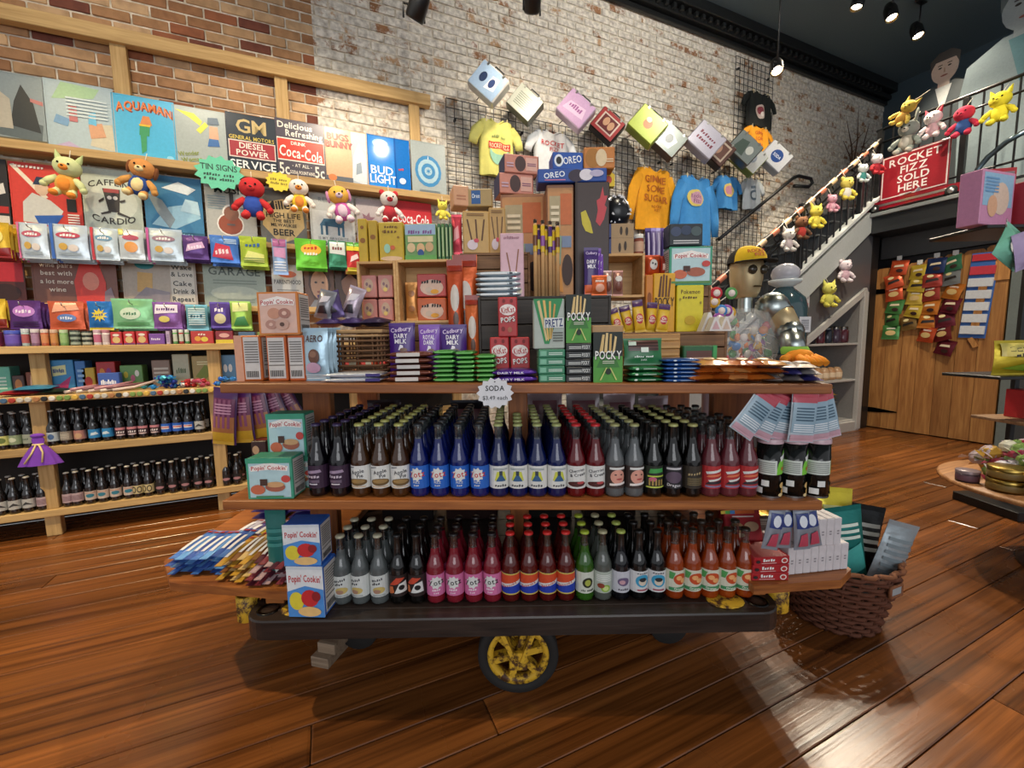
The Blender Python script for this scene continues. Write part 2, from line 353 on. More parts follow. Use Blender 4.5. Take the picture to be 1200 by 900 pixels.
# ---- brick wall
def brick_mat(name, single):
    m = bpy.data.materials.new(name); m.use_nodes = True; nt = m.node_tree; L = nt.links; b = nt.nodes['Principled BSDF']; b.inputs['Roughness'].default_value = .85
    g = N_(nt, 'NewGeometry'); sp = N_(nt, 'SeparateXYZ'); L.new(g.outputs['Position'], sp.inputs[0])
    if single: a = N_(nt, 'ObjectInfo'); rn = a.outputs['Random']
    else: a = N_(nt, 'Attribute'); a.attribute_name = 'rnd'; rn = a.outputs['Fac']
    rp = N_(nt, 'ValToRGB'); cr = rp.color_ramp; cr.interpolation = 'CONSTANT'; cr.elements[0].color = lin('#9c6e4a'); cr.elements[1].position = .16; cr.elements[1].color = lin('#b8926a')
    for p, c in ((.34, '#a57a54'), (.5, '#c6a27a'), (.66, '#95593a'), (.78, '#b3875e'), (.9, '#744030')): e = cr.elements.new(p); e.color = lin(c)
    L.new(rn, rp.inputs[0])
    n = N_(nt, 'TexNoise'); n.inputs['Scale'].default_value = 14; n.inputs['Detail'].default_value = 5; L.new(g.outputs['Position'], n.inputs[0])
    mx = N_(nt, 'Mix'); mx.data_type = 'RGBA'; mx.blend_type = 'MULTIPLY'; mx.inputs[0].default_value = .55; L.new(rp.outputs[0], mx.inputs[6])
    nr = N_(nt, 'ValToRGB'); nr.color_ramp.elements[0].position = .3; nr.color_ramp.elements[0].color = (.45, .42, .4, 1); nr.color_ramp.elements[1].position = .6; nr.color_ramp.elements[1].color = (1.0, 1.0, 1.0, 1); L.new(n.outputs[0], nr.inputs[0]); L.new(nr.outputs[0], mx.inputs[7])
    # remains of whitewash beyond the old partition (x > .06), thinning out upwards and to the far end
    wn = N_(nt, 'TexNoise'); wn.inputs['Scale'].default_value = 6.5; wn.inputs['Detail'].default_value = 8; wn.inputs['Roughness'].default_value = .72; L.new(g.outputs['Position'], wn.inputs[0])
    ad = N_(nt, 'Math'); ad.operation = 'MULTIPLY_ADD'; ad.inputs[1].default_value = .16; L.new(rn, ad.inputs[0]); L.new(wn.outputs[0], ad.inputs[2])
    wr = N_(nt, 'MapRange'); wr.inputs[1].default_value = .435; wr.inputs[2].default_value = .52; L.new(ad.outputs[0], wr.inputs[0])
    gt = N_(nt, 'Math'); gt.operation = 'GREATER_THAN'; gt.inputs[1].default_value = .06; L.new(sp.outputs[0], gt.inputs[0])
    mu = N_(nt, 'Math'); mu.operation = 'MULTIPLY'; L.new(wr.outputs[0], mu.inputs[0]); L.new(gt.outputs[0], mu.inputs[1])
    wc = N_(nt, 'ValToRGB'); wc.color_ramp.elements[0].color = lin('#a8a094'); wc.color_ramp.elements[1].color = lin('#ebe4d6'); wc.color_ramp.elements[0].position = .3; wc.color_ramp.elements[1].position = .65
    n3 = N_(nt, 'TexNoise'); n3.inputs['Scale'].default_value = 22; n3.inputs['Detail'].default_value = 4; L.new(g.outputs['Position'], n3.inputs[0]); L.new(n3.outputs[0], wc.inputs[0])
    m2 = N_(nt, 'Mix'); m2.data_type = 'RGBA'; L.new(mu.outputs[0], m2.inputs[0]); L.new(mx.outputs[2], m2.inputs[6]); L.new(wc.outputs[0], m2.inputs[7]); L.new(m2.outputs[2], b.inputs['Base Color'])
    bp = N_(nt, 'Bump'); bp.inputs['Strength'].default_value = .5; bp.inputs['Distance'].default_value = .008; L.new(wn.outputs[0], bp.inputs['Height']); L.new(bp.outputs[0], b.inputs['Normal'])
    return m
def mortar_mat():
    m = bpy.data.materials.new('mortar'); m.use_nodes = True; nt = m.node_tree; b = nt.nodes['Principled BSDF']; b.inputs['Roughness'].default_value = .9
    g = N_(nt, 'NewGeometry'); n = N_(nt, 'TexNoise'); n.inputs['Scale'].default_value = 20; n.inputs['Detail'].default_value = 5; nt.links.new(g.outputs['Position'], n.inputs[0])
    r = N_(nt, 'ValToRGB'); r.color_ramp.elements[0].position = .35; r.color_ramp.elements[0].color = lin('#b3a792'); r.color_ramp.elements[1].position = .65; r.color_ramp.elements[1].color = lin('#e2d8c6'); nt.links.new(n.outputs[0], r.inputs[0]); nt.links.new(r.outputs[0], b.inputs['Base Color']); return m
wb = tag(MB().box((2.0, WY+.16, 2.5), (12.6, .3, 5.0), mortar_mat()).build('wall_back'), 'old brick wall, orange at one end and patchily whitewashed along the rest', 'wall', kind='structure')
BL, BH, MO = .214, .0765, .011
def px_of(p):
    q = p-CAM; d = q.dot(cF)
    return (600+FPX*q.dot(cR)/d, 450-FPX*q.dot(cU)/d) if d > .05 else (-9e9, 0)
allb = []; k = 0; z = .0
rnb = random.Random(5)
while z < 4.95:
    x = -4.2 - (k % 2)*BL/2
    while x < 8.2:
        allb.append((x+BL/2, z+BH/2, rnb.random(), rnb.uniform(-.004, .006))); x += BL
    z += BH; k += 1
vis = []
for i, (x, z, r, dy) in enumerate(allb):
    if z < 2.6 and x < 1.1: continue
    a = px_of(Vector((x-BL/2, WY, z-BH/2))); b_ = px_of(Vector((x+BL/2, WY, z+BH/2)))
    c = ((a[0]+b_[0])/2, (a[1]+b_[1])/2)
    if -25 < c[0] < 1200 and -8 < c[1] < 260: vis.append((abs((b_[0]-a[0])*(b_[1]-a[1])), i))
vis.sort(reverse=True); pick = set(i for _, i in vis[:300])
bsm = MB().box((0, 0, 0), (BL-MO, .03, BH-MO), brick_mat('brick_single', True), .004).mesh('brick')
bm_ = MB(); bmat_ = brick_mat('brick_many', False); rv = []
for i, (x, z, r, dy) in enumerate(allb):
    if i in pick: link('brick', bsm, wb, (x, WY+.015+dy, z), ry=rnb.uniform(-.006, .006))
    else:
        n0 = len(bm_.f); a, h = (BL-MO)/2, (BH-MO)/2; y0 = WY+.001+dy; c = .003
        vs = [(x-a+c, y0, z-h+c), (x+a-c, y0, z-h+c), (x+a-c, y0, z+h-c), (x-a+c, y0, z+h-c), (x-a, WY+.02, z-h), (x+a, WY+.02, z-h), (x+a, WY+.02, z+h), (x-a, WY+.02, z+h)]
        bm_.add(vs, [(0, 1, 2, 3), (4, 5, 1, 0), (5, 6, 2, 1), (6, 7, 3, 2), (7, 4, 0, 3)], bmat_); rv += [r]*(len(bm_.f)-n0)
bo = bm_.build('brick', wb); bo['kind'] = 'stuff'
at_ = bo.data.attributes.new('rnd', 'FLOAT', 'FACE'); at_.data.foreach_set('value', rv)
# ---- ceiling, cornice
def ceil_mat():
    m = mat('#5c6b72', 'black').copy(); m.name = 'ceiling_paint'; return m
tag(MB().box((2.0, .2, CEIL+.06), (12.8, 8.0, .12), ceil_mat()).build('ceiling'), 'dark painted ceiling', 'ceiling', kind='structure')
cor = tag(link('trim_1', None), 'black moulded cornice where brick wall meets ceiling', 'cornice', kind='structure')
mb = MB()
for y0, z0, h in ((.05, 4.74, .05), (.10, 4.80, .06), (.17, 4.88, .12)): mb.box((2.0, WY-y0/2-.004, z0+h/2-.0), (12.4, y0, h), mat('#17191a', 'paint'), .006)
mb.build('moulding', cor)
dm = MB().box((0, 0, 0), (.045, .05, .05), mat('#17191a', 'paint'), .004).mesh('dentil')
for i in range(52): link('dentil', dm, cor, (2.2+i*.11, WY-.125, 4.845))
# ---- wall with the door (x = 6.5), loft wall
DKG = mat('#4b4c4c', 'paint')
mb = MB(); mb.box((6.62, 1.2, 1.2), (.06, 4.0, 2.4), mat('#26262a', 'paint')); mb.box((6.56, .2, 1.2), (.1, 3.3, 2.4), DKG); mb.box((6.56, 2.45, 2.27), (.1, 1.2, .26), DKG)
tag(mb.build('wall_right'), 'dark grey wall around the plank door', 'wall', kind='structure')
mb = MB(); mb.box((8.28, 1.2, 3.8), (.1, 5.6, 2.4), mat('#4a5a63', 'paint'))
tag(mb.build('wall_loft'), 'dark blue grey wall behind the stair landing', 'wall', kind='structure')
mb = MB(); mb.box((7.25, 2.2, 2.55), (2.1, 3.5, .3), mat('#1e2023', 'paint'), .004); mb.box((6.12, 2.25, 2.605), (.2, 3.4, .04), mat('#7f8484', 'paint'), .003)
mb.box((6.13, 2.25, 2.49), (.12, 3.4, .185), mat('#26292c', 'paint'), .003)
tag(mb.build('landing_floor'), 'dark landing at the top of the stairs above the door', 'landing', kind='structure')
mb = MB(); mb.box((6.47, 1.84, 1.2), (.12, .09, 2.4), mat('#717a76', 'paint'), .004)
tag(mb.build('trim_2'), 'grey green painted post beside the plank door', 'post', kind='structure')
mb = MB(); mb.box((6.30, 3.06, 1.2), (.16, .1, 2.4), mat('#241f1c', 'paint'), .004)
tag(mb.build('trim_3'), 'dark brown door post between stair cupboard and plank door', 'post', kind='structure')
# ---- plank door
PINE = wood_mat('door_pine', '#8a5426', '#c08a4c', 'Z', .8, .6, .3)
BLKM = mat('#15130f', 'metal')
dr = tag(link('door_1', None, None, (6.44, 2.47, .015), -PI/2), 'knotty pine plank door with uneven plank tops under the landing', 'door', kind='structure')
wds = [.15, .16, .15, .17, .16, .17, .18]; x = -.57
tops = [2.0, 2.03, 2.02, 2.05, 2.06, 2.07, 2.09]
for wv, t in zip(wds, tops):
    c = .025; p = MB(); p.prism([(0, 0), (wv-.004, 0), (wv-.004, t-c), (wv-.004-c, t), (c, t), (0, t-c)], -.014, .014, PINE); p.build('plank', dr, (x, 0, 0)); x += wv
p = MB(); p.box((0, 0, 0), (1.1, .02, .11), PINE, .003); p.build('batten', dr, (0, .025, .35)); p.build('batten', dr, (0, .025, 1.7))
p = MB(); p.bar((.36, -.03, 1.2), (.40, -.03, 1.72), .06, .05, PINE, (0, -1, 0)); p.build('handle', dr)
p = MB(); p.bar((.33, -.028, 1.13), (.38, -.028, 1.03), .04, .025, PINE, (0, -1, 0)); p.build('latch', dr)
p = MB(); p.box((.52, -.024, 1.9), (.11, .02, .36), PINE, .003); p.build('edge_board', dr)
for zz in (.22, 1.72):
    p = MB(); p.prism([(-.62, zz-.03), (-.5, zz-.03), (-.26, zz-.006), (-.26, zz+.006), (-.5, zz+.03), (-.62, zz+.03)], -.022, -.0145, BLKM); p.build('hinge', dr)
# ---- stairs along the wall
SL = .655; sx0, sz0 = 6.10, 2.72
def st_top(x): return sz0 + SL*(x-sx0)
st = tag(link('staircase', None), 'narrow staircase rising along the brick wall to the landing', 'staircase', kind='structure')
nst = 15; run = (sx0-(sx0-sz0/SL))/nst
GRYP = mat('#b9bebc', 'paint'); TRD = mat('#3a3d40', 'paint')
sm_ = MB(); sm_.box((run/2, .46, .09), (run, .84, .18), TRD, .004); sm_.box((run/2-.015, .46, .19), (run+.03, .86, .02), mat('#565a5c', 'paint'), .003); sm_ = sm_.mesh('step')
for i in range(nst): link('step', sm_, st, (sx0-sz0/SL+i*run, 3.04, i*sz0/nst - .02))
p = MB(); p.prism([(2.25, st_top(2.25)-.05), (sx0+.09, st_top(sx0)+.03), (sx0+.09, st_top(sx0)-.22), (2.6, 0), (2.25, 0)], 2.96, 3.03, GRYP); p.build('stringer', st)
p = MB(); p.bar((2.25, 2.985, st_top(2.25)+.0), (sx0+.1, 2.985, st_top(sx0+.1)+.06), .10, .03, mat('#c3c8c6', 'paint')); p.build('stringer_cap', st)
# ---- wall under the stairs with the slanted cupboard opening
def st_bot(x): return st_top(x)-.28
ux = 4.75
p = MB(); p.prism([(2.95, 0), (ux, 0), (ux, 1.00), (6.06, 1.74), (6.06, 0), (6.2, 0), (6.2, st_bot(6.2)), (3.0, st_bot(3.0))], 3.0, 3.04, mat('#57575a', 'paint'))
tag(p.build('wall_understairs'), 'grey panelled wall under the stairs', 'wall', kind='structure')
WHT = mat('#b9b7b2', 'paint')
cb = tag(link('stair_cupboard', None), 'white open cupboard with slanted top built under the stairs', 'cupboard', kind='structure')
p = MB(); p.box(((ux+6.06)/2, 3.62, .85), (6.06-ux+.1, .02, 1.7), mat('#8f8d8a', 'paint')); p.box((6.05, 3.31, .85), (.02, .62, 1.7), mat('#8f8d8a', 'paint')); p.build('back_panel', cb)
p = MB(); p.bar((ux-.05, 2.985, .98), (6.1, 2.985, 1.74), .04, .07, WHT, (0, 0, 1)); p.build('slanted_frame', cb)
p = MB(); p.box((6.08, 2.985, .87), (.09, .05, 1.70), WHT, .004); p.build('upright', cb)
for zz in (.13, .64, 1.09):
    p = MB(); p.box(((ux+6.05)/2, 3.31, zz), (6.05-ux, .62, .025), WHT, .003); p.build('shelf', cb)
p = MB(); p.box(((ux+6.1)/2, 2.99, .06), (6.12-ux, .04, .12), WHT, .003); p.build('plinth', cb)
# ================================================================== WALL SHELVING, SIGNS AND CANDY ON IT
LUM = wood_mat('new_lumber', '#a07c48', '#d0ae76', 'X', .7, .7, .25)
LUMZ = wood_mat('new_lumber_upright', '#a07c48', '#d0ae76', 'Z', .7, .7, .25)
un = thing('wall_shelving', 'tall raw lumber shelving fixed to the orange brick wall', 'shelving')
UX0, UX1 = -3.1, 1.12
def board(name, x0, x1, y0, y1, z, t, m=LUM, parent=un):
    return MB().box((0, 0, 0), (x1-x0, y1-y0, t), m, .003).build(name, parent, ((x0+x1)/2, (y0+y1)/2, z-t/2))
board('ledge', UX0, UX1, 3.79, WY-.01, 2.512, .055); board('ledge', UX0, UX1, 3.77, WY-.01, 1.985, .04); board('ledge', UX0, UX1, 3.72, WY-.01, 1.495, .04)
board('shelf', UX0, UX1, 3.58, WY-.01, 1.218, .045); board('shelf', UX0, UX1, 3.50, WY-.01, .915, .04)
sh6 = board('shelf', UX0, UX1, 3.55, WY-.01, .587, .05); board('shelf', UX0, UX1, 3.55, WY-.01, .178, .045)
MB().box(((UX0+UX1)/2, 3.944, .6), (UX1-UX0, .008, 1.19), mat('#1b1512', 'matte')).build('back_panel', un)
mb = MB(); mb.box((0, 0, 0), (UX1-UX0, .07, .095), LUM, .004); mb.build('top_beam', un, ((UX0+.98)/2-.07, 3.895, 3.305), ry=-.008)
for x, z0, z1, y_ in ((-1.17, 2.52, 3.27, 3.91), (-.19, 2.52, 3.28, 3.91), (.84, 2.52, 3.28, 3.91), (-2.15, 2.52, 3.26, 3.91)):
    MB().box((0, 0, (z1-z0)/2), (.088, .04, z1-z0), LUMZ, .003).build('frame_post', un, (x, y_, z0))
for x in (-1.66, -.735, .2, 1.06, -2.6):
    for z0, z1 in ((0, .133), (.178, .537), (.587, .875), (.915, 1.173)):
        MB().box((0, 0, (z1-z0)/2), (.075, .05, z1-z0), LUMZ, .003).build('post', un, (x, 3.60 if z0 < .9 else 3.66, z0))
mb = MB()
CAPC = ['#c9c4b8', '#b03a2c', '#4a6a8a', '#d8b04a', '#7a9a4a', '#e4e0d6', '#2a2a2a', '#b07a4c']
for i in range(118):
    x = UX0+.02+i*.0355
    mb.lathe([(.0165, 0), (.016, .004), (.012, .0065), (.0001, .0065)], mat(CAPC[(i*7+i//5) % 8], 'tin'), 10, Matrix.Translation((x, 3.4995, .895)) @ Matrix.Rotation(PI/2, 4, 'X'))
cp = mb.build('bottle_cap_edging', un); cp['kind'] = 'stuff'; cp['label'] = 'row of used bottle caps nailed along the shelf edge'

# ---- tin signs
def sign(label, x0, x1, yt, zb, Y, col, art, lean=.05, kind='tin'):
    xm = (x0+x1)/2; a = on_y(x0, yt+30, Y); b = on_y(x1, yt+30, Y); zt = on_y(xm, yt, Y).z
    w = (b.x-a.x)*.985; h = zt-zb
    o = tag(MB().box((0, 0, h/2), (w, .004, h), mat(col, kind), .0012).build('tin_sign', None, ((a.x+b.x)/2, Y, zb+.001), 0, -lean), label, 'sign', 'tin signs on the brick wall')
    mb = MB()
    for p, q in (((-w/2+.004, 0, .004), (w/2-.004, 0, .004)), ((-w/2+.004, 0, h-.004), (w/2-.004, 0, h-.004)), ((-w/2+.004, 0, .004), (-w/2+.004, 0, h-.004)), ((w/2-.004, 0, .004), (w/2-.004, 0, h-.004))): mb.bar(p, q, .007, .007, mat(col, kind), (0, 1, 0))
    mb.build('rolled_edge', o)
    Art(w, h, y=-.0022, kind=kind).build('printed_face', o, art); return o
Z1, Z2, Z3 = 2.512, 1.985, 1.495
S = lambda *a, **k: sign(*a, **k)
S('grey tin sign with dark draped figure shapes on a rock', -16, 50, 84, Z1, 3.86, '#8d9a9e', [('p', '#5d686c', [(.1, .1), (.9, .05), (.95, .3), (.3, .4)]), ('p', '#2f3438', [(.35, .25), (.9, .18), (.8, .6), (.6, .85), (.45, .6)]), ('p', '#b9b2a2', [(.05, .2), (.4, .2), (.38, .62), (.2, .72), (.08, .5)]), ('p', '#c07a78', [(.75, .62), (.98, .58), (.98, .64), (.75, .67)]), ('r', '#6a6048', 0, 0, 1, .07)])
S('pale pastel comic tin sign with green lettering', 51, 133, 96, Z1, 3.86, '#a9bcc4', [('p', '#9fc39a', [(.1, .72), (.7, .8), (.8, .95), (.25, .98)]), ('p', '#c8c0a8', [(.6, .1), (.97, .05), (.95, .45), (.7, .42)]), ('p', '#6f9ac0', [(.1, .38), (.3, .34), (.34, .45), (.15, .5)]), ('p', '#b86a70', [(.33, .42), (.45, .42), (.45, .68), (.33, .66)]), ('p', '#cf9a78', [(.62, .2), (.85, .25), (.8, .45), (.6, .4)]), ('p', '#5fb2d8', [(.6, .42), (.72, .4), (.72, .6), (.62, .58)]), ('p', '#b7a5c5', [(.1, .04), (.5, .03), (.3, .12)]), ('b', '#c4d2d6', .3, .5, .9, .8, 6)])
S('sky blue tin sign with orange arched lettering', 131, 205, 113, Z1, 3.86, '#4fb4dc', [('t', '#8c3518', 'AQUAMAN', .52, .845, .15, .9, 0, .07), ('t', '#e98340', 'AQUAMAN', .5, .86, .14, .88, 0, .07), ('p', '#d98a52', [(.42, .55), (.62, .56), (.58, .7), (.48, .7)]), ('p', '#3f9a66', [(.4, .38), (.56, .38), (.58, .54), (.42, .54)]), ('p', '#3f9a66', [(.42, .08), (.5, .14), (.52, .4), (.42, .4)]), ('r', '#e4c23c', .41, .53, .59, .56), ('e', '#8fd2ee', .88, .06, .06, .04)])
S('silvery grey tin sign with yellow zigzag emblem', 203, 265, 126, Z1, 3.86, '#a7b0ac', [('p', '#d8d84a', [(.05, .93), (.4, .9), (.55, .78), (.5, .7), (.3, .82)]), ('p', '#d8d84a', [(.42, .62), (.6, .78), (.66, .72), (.5, .56)]), ('p', '#d9a888', [(.66, .48), (.85, .5), (.84, .72), (.68, .72)]), ('p', '#3f6ea8', [(.62, .36), (.86, .38), (.84, .5), (.66, .5)]), ('p', '#5e6f7e', [(.64, .74), (.88, .76), (.85, .88), (.66, .86)]), ('p', '#b0483c', [(.62, .04), (.7, .04), (.7, .2), (.62, .2)]), ('t', '#8d9a4a', 'Wonder', .25, .2, .08, .4, 12), ('t', '#8d9a4a', 'Woman', .3, .1, .08, .4, 12)])
S('navy tin sign reading GENERAL MOTORS DIESEL POWER SERVICE', 265, 324, 134, Z1, 3.86, '#27323e', [('t', '#c9b27a', 'GM', .5, .8, .24, .82), ('r', '#1d252e', .03, .55, .97, .63), ('t', '#d9c25a', 'GENERAL MOTORS', .5, .59, .07, .9), ('r', '#e6d6cc', .03, .24, .97, .54), ('r', '#a5343e', .05, .26, .95, .52), ('t', '#f1e9dc', 'DIESEL', .5, .455, .1, .74), ('t', '#f1e9dc', 'POWER', .5, .33, .1, .74), ('t', '#f2f2ee', 'SERVICE', .5, .13, .14, .92)])
S('tin sign reading Delicious Refreshing DRINK Coca-Cola 5c', 323, 381, 141, Z1, 3.86, '#4a4450', [('r', '#e9e2d4', .0, .29, 1, .68), ('r', '#cf3a28', .03, .31, .97, .66), ('t', '#e9e2d4', 'Delicious', .4, .9, .11, .7), ('t', '#e9e2d4', 'Refreshing', .58, .77, .11, .75), ('t', '#f4ece0', 'DRINK', .45, .6, .06, .3), ('t', '#f4ece0', 'Coca-Cola', .5, .44, .19, .88, -4), ('t', '#e9e2d4', '5c', .14, .15, .2, .2), ('t', '#e9e2d4', '5c', .86, .15, .2, .2), ('t', '#e9e2d4', '- AT ALL -', .5, .22, .06, .4), ('t', '#e9e2d4', 'SODA FOUNTAINS', .5, .1, .06, .5)])
S('tan tin sign with red lettering and a silvery strip', 381, 431, 151, Z1, 3.86, '#c7a27c', [('r', '#a3aeb6', .62, .0, 1, 1), ('p', '#c9d0d6', [(.6, .1), (.95, .02), (.97, .5), (.8, .8), (.66, .55)]), ('p', '#8794a0', [(.7, .2), (.85, .25), (.84, .45), (.72, .4)]), ('t', '#7e2018', 'BUGS', .32, .84, .12, .5), ('t', '#d8442e', 'BUGS', .3, .85, .12, .5), ('t', '#7e2018', 'BUNNY', .34, .7, .12, .62), ('t', '#d8442e', 'BUNNY', .32, .71, .12, .62), ('r', '#545a64', 0, 0, .62, .13), ('e', '#c8743c', .14, .1, .1, .06)])
S('bright blue tin sign reading BUD LIGHT', 431, 481, 160, Z1, 3.86, '#2372c4', [('r', '#2f8ae0', .0, .0, .62, 1), ('e', '#8fd0fa', .3, .86, .18, .08), ('t', '#f4f8fc', 'BUD', .32, .36, .16, .52), ('t', '#f4f8fc', 'LIGHT', .34, .19, .16, .62), ('t', '#d04a3c', 'ALL', .78, .42, .05, .16), ('e', '#cfe2f4', .8, .2, .08, .06), ('r', '#1b5cae', .63, 0, .66, 1)], kind='gloss')
S('grey tin sign with round blue ornament', 482, 523, 166, Z1, 3.86, '#a4adac', [('e', '#3f86b8', .48, .45, .38, .3), ('e', '#a8c6d2', .48, .45, .3, .23), ('e', '#3f86b8', .48, .45, .2, .15), ('e', '#a8c6d2', .48, .45, .11, .08), ('s', '#3f86b8', .48, .45, .06, .02, 6), ('p', '#e8eef0', [(.47, .68), (.5, .68), (.485, .75)]), ('b', '#7d8a8e', .2, .05, .8, .1, 2)])
S('dark tin sign half cut off beside the red baseball sign', -30, 8, 184, Z2, 3.86, '#2a2726', [('p', '#d8d4cc', [(.55, .45), (.9, .5), (.85, .65), (.6, .6)]), ('r', '#b32a22', .3, .2, .95, .3), ('r', '#cfc9be', .4, .02, .95, .16)])
S('red tin sign of a batter in white shirt with bat', 10, 94, 192, Z2, 3.86, '#cf3f33', [('p', '#e9ddc6', [(.02, .95), (.08, .97), (.52, .5), (.46, .46)]), ('p', '#cfcfc8', [(.14, .1), (.6, .08), (.72, .3), (.55, .45), (.3, .55), (.16, .4)]), ('p', '#2f5fb0', [(.3, .2), (.72, .24), (.6, .08), (.36, .06)]), ('e', '#d8b89c', .44, .62, .1, .1), ('p', '#27344e', [(.32, .68), (.56, .68), (.52, .8), (.38, .8)]), ('r', '#1d1a1a', .78, .3, .92, .5), ('b', '#efe6dc', .78, .08, .95, .28, 5), ('t', '#f0e4dc', 'BASEBALL', .3, .94, .05, .5)])
S('pale green tin sign reading CAFFEINE CARDIO with running mug', 95, 165, 198, Z2, 3.86, '#bfc9bd', [('e', '#d2d9cd', .5, .5, .43, .3), ('t', '#3a3836', 'CAFFEINE', .5, .8, .095, .86, 0, .06), ('t', '#3a3836', 'CARDIO', .5, .2, .1, .8, 0, -.06), ('p', '#45413f', [(.34, .7), (.64, .7), (.6, .34), (.42, .34)]), ('r', '#a24a4a', .36, .64, .62, .7), ('e', '#e6e2dc', .45, .56, .04, .03), ('e', '#e6e2dc', .55, .56, .04, .03), ('p', '#45413f', [(.28, .31), (.44, .36), (.46, .33), (.3, .29)]), ('p', '#45413f', [(.58, .35), (.78, .28), (.76, .26), (.56, .31)]), ('p', '#45413f', [(.26, .5), (.36, .56), (.36, .52), (.28, .47)]), ('p', '#45413f', [(.62, .52), (.72, .55), (.72, .52), (.63, .49)])])
S('blue tin sign of a leaping fish in spray', 168, 237, 206, Z2, 3.86, '#3f7ea8', [('p', '#9fc9dc', [(.1, .2), (.5, .15), (.95, .35), (.9, .6), (.4, .5)]), ('p', '#8d9aa0', [(.05, .7), (.3, .6), (.5, .3), (.4, .15), (.2, .4)]), ('p', '#dfe9ec', [(.3, .8), (.75, .72), (.9, .82), (.6, .92)]), ('p', '#b9d8e4', [(.6, .45), (.95, .4), (.92, .62), (.7, .65)]), ('r', '#2a5c78', 0, 0, 1, .1), ('t', '#8fc4dc', 'SPORT FISHING', .5, .06, .05, .7)])
S('whitewashed tin sign reading MUSIC with a guitar', 240, 300, 215, Z2, 3.86, '#b5b6b0', [('t', '#1f2a2a', 'MUSIC', .52, .9, .13, .85), ('b', '#8fa0a4', .05, .55, .4, .8, 6), ('b', '#8fa0a4', .66, .5, .97, .75, 6), ('e', '#eeeae2', .47, .3, .27, .2), ('e', '#eeeae2', .5, .5, .18, .15), ('e', '#9a5038', .47, .3, .24, .175), ('e', '#8d5f4c', .5, .49, .15, .125), ('r', '#4a4644', .48, .55, .56, .86), ('r', '#6a6260', .4, .28, .56, .31), ('t', '#3a4648', 'STOP', .1, .06, .06, .16), ('t', '#3a4648', 'LISTEN', .55, .06, .05, .5)])
S('tan shield tin sign reading Miller HIGH LIFE BEER', 304, 359, 223, Z2, 3.86, '#6c6c68', [('p', '#cdb27c', [(.08, .75), (.5, .85), (.92, .75), (.95, .35), (.7, .12), (.5, .06), (.3, .12), (.05, .35)]), ('t', '#2b2622', 'Miller', .45, .74, .16, .72, 6), ('t', '#2b2622', 'HIGH LIFE', .5, .55, .1, .74), ('t', '#2b2622', 'THE BEST', .5, .45, .06, .5), ('t', '#2b2622', 'MILWAUKEE', .5, .37, .06, .55), ('t', '#2b2622', 'BEER', .5, .24, .12, .6)])
S('grey white tin sign with blue dog reading BREED', 363, 416, 228, Z2, 3.86, '#b9bcba', [('r', '#cdd0cf', .05, .02, .92, .7), ('t', '#8a8f92', 'RESCUED', .5, .9, .08, .8), ('p', '#3f6a86', [(.2, .42), (.3, .55), (.6, .56), (.66, .7), (.78, .68), (.76, .5), (.72, .4)]), ('r', '#3f6a86', .22, .25, .27, .46), ('r', '#3f6a86', .33, .25, .38, .46), ('r', '#3f6a86', .6, .25, .65, .46), ('r', '#3f6a86', .7, .23, .75, .46), ('t', '#8a8f92', 'IS MY FAVORITE', .5, .19, .05, .7), ('t', '#4c5256', 'BREED', .5, .1, .09, .7)])
S('busy floral tin sign beside the red cola sign', 418, 461, 234, Z2, 3.86, '#b8aeb0', [('s', '#8f6a78', .3, .6, .16, .08, 7), ('s', '#7f9a86', .7, .45, .16, .08, 7), ('s', '#c78a7a', .45, .25, .14, .07, 7), ('e', '#d8d2c8', .75, .8, .14, .1)])
S('red tin sign reading Coca-Cola', 463, 507, 236, Z2, 3.86, '#c8323a', [('t', '#f6eeee', 'Coca-Cola', .5, .68, .2, .86, -3), ('p', '#dfe3e6', [(.02, .02), (.98, .02), (.98, .3), (.7, .36), (.5, .26), (.25, .34), (.02, .24)])])
S('crimson and brown tin sign half cut off beside the wine sign', -32, 30, 303, Z3, 3.86, '#5a2a26', [('r', '#c02a34', .35, .5, .98, .98), ('e', '#3a201c', .6, .25, .3, .2)])
S('brown tin sign reading wine pairs best with a lot more wine', 37, 138, 303, Z3, 3.86, '#7a5248', [('t', '#e0d4c6', 'wine pairs', .28, .85, .1, .38), ('t', '#e0d4c6', 'best with', .28, .68, .1, .36), ('t', '#e0d4c6', 'a lot more', .28, .5, .1, .38), ('t', '#e0d4c6', 'wine?', .28, .33, .1, .24), ('p', '#d04038', [(.5, .0), (.85, .02), (.86, .5), (.78, .95), (.56, .9), (.48, .5)]), ('e', '#d98a78', .68, .52, .1, .2), ('p', '#8a7a86', [(.82, .0), (.98, 0), (.92, .4), (.84, .3)])])
S('grey tin sign ending in Cake Drink and Repeat', 143, 231, 304, Z3, 3.86, '#a79c90', [('e', '#2f8a92', .3, .88, .13, .1), ('p', '#c09a5a', [(.18, .3), (.38, .28), (.4, .7), (.2, .72)]), ('p', '#87808a', [(.05, .05), (.6, .05), (.62, .3), (.3, .4)]), ('r', '#c2bdb2', .64, .05, .97, .95), ('t', '#26241f', 'Wake', .8, .85, .1, .3), ('t', '#26241f', '& Love', .8, .7, .1, .3), ('t', '#26241f', 'Cake', .8, .5, .11, .26), ('t', '#26241f', 'Drink &', .82, .33, .11, .3), ('t', '#26241f', 'Repeat', .8, .16, .11, .3)])
S('grey green tin sign reading GARAGE', 238, 312, 306, Z3, 3.86, '#8e9a8c', [('t', '#3d4a42', 'GARAGE', .5, .78, .17, .88), ('b', '#6f7d70', .15, .5, .85, .62, 2), ('e', '#a9b2a2', .5, .3, .4, .16), ('b', '#7b8878', .2, .1, .8, .2, 2)])
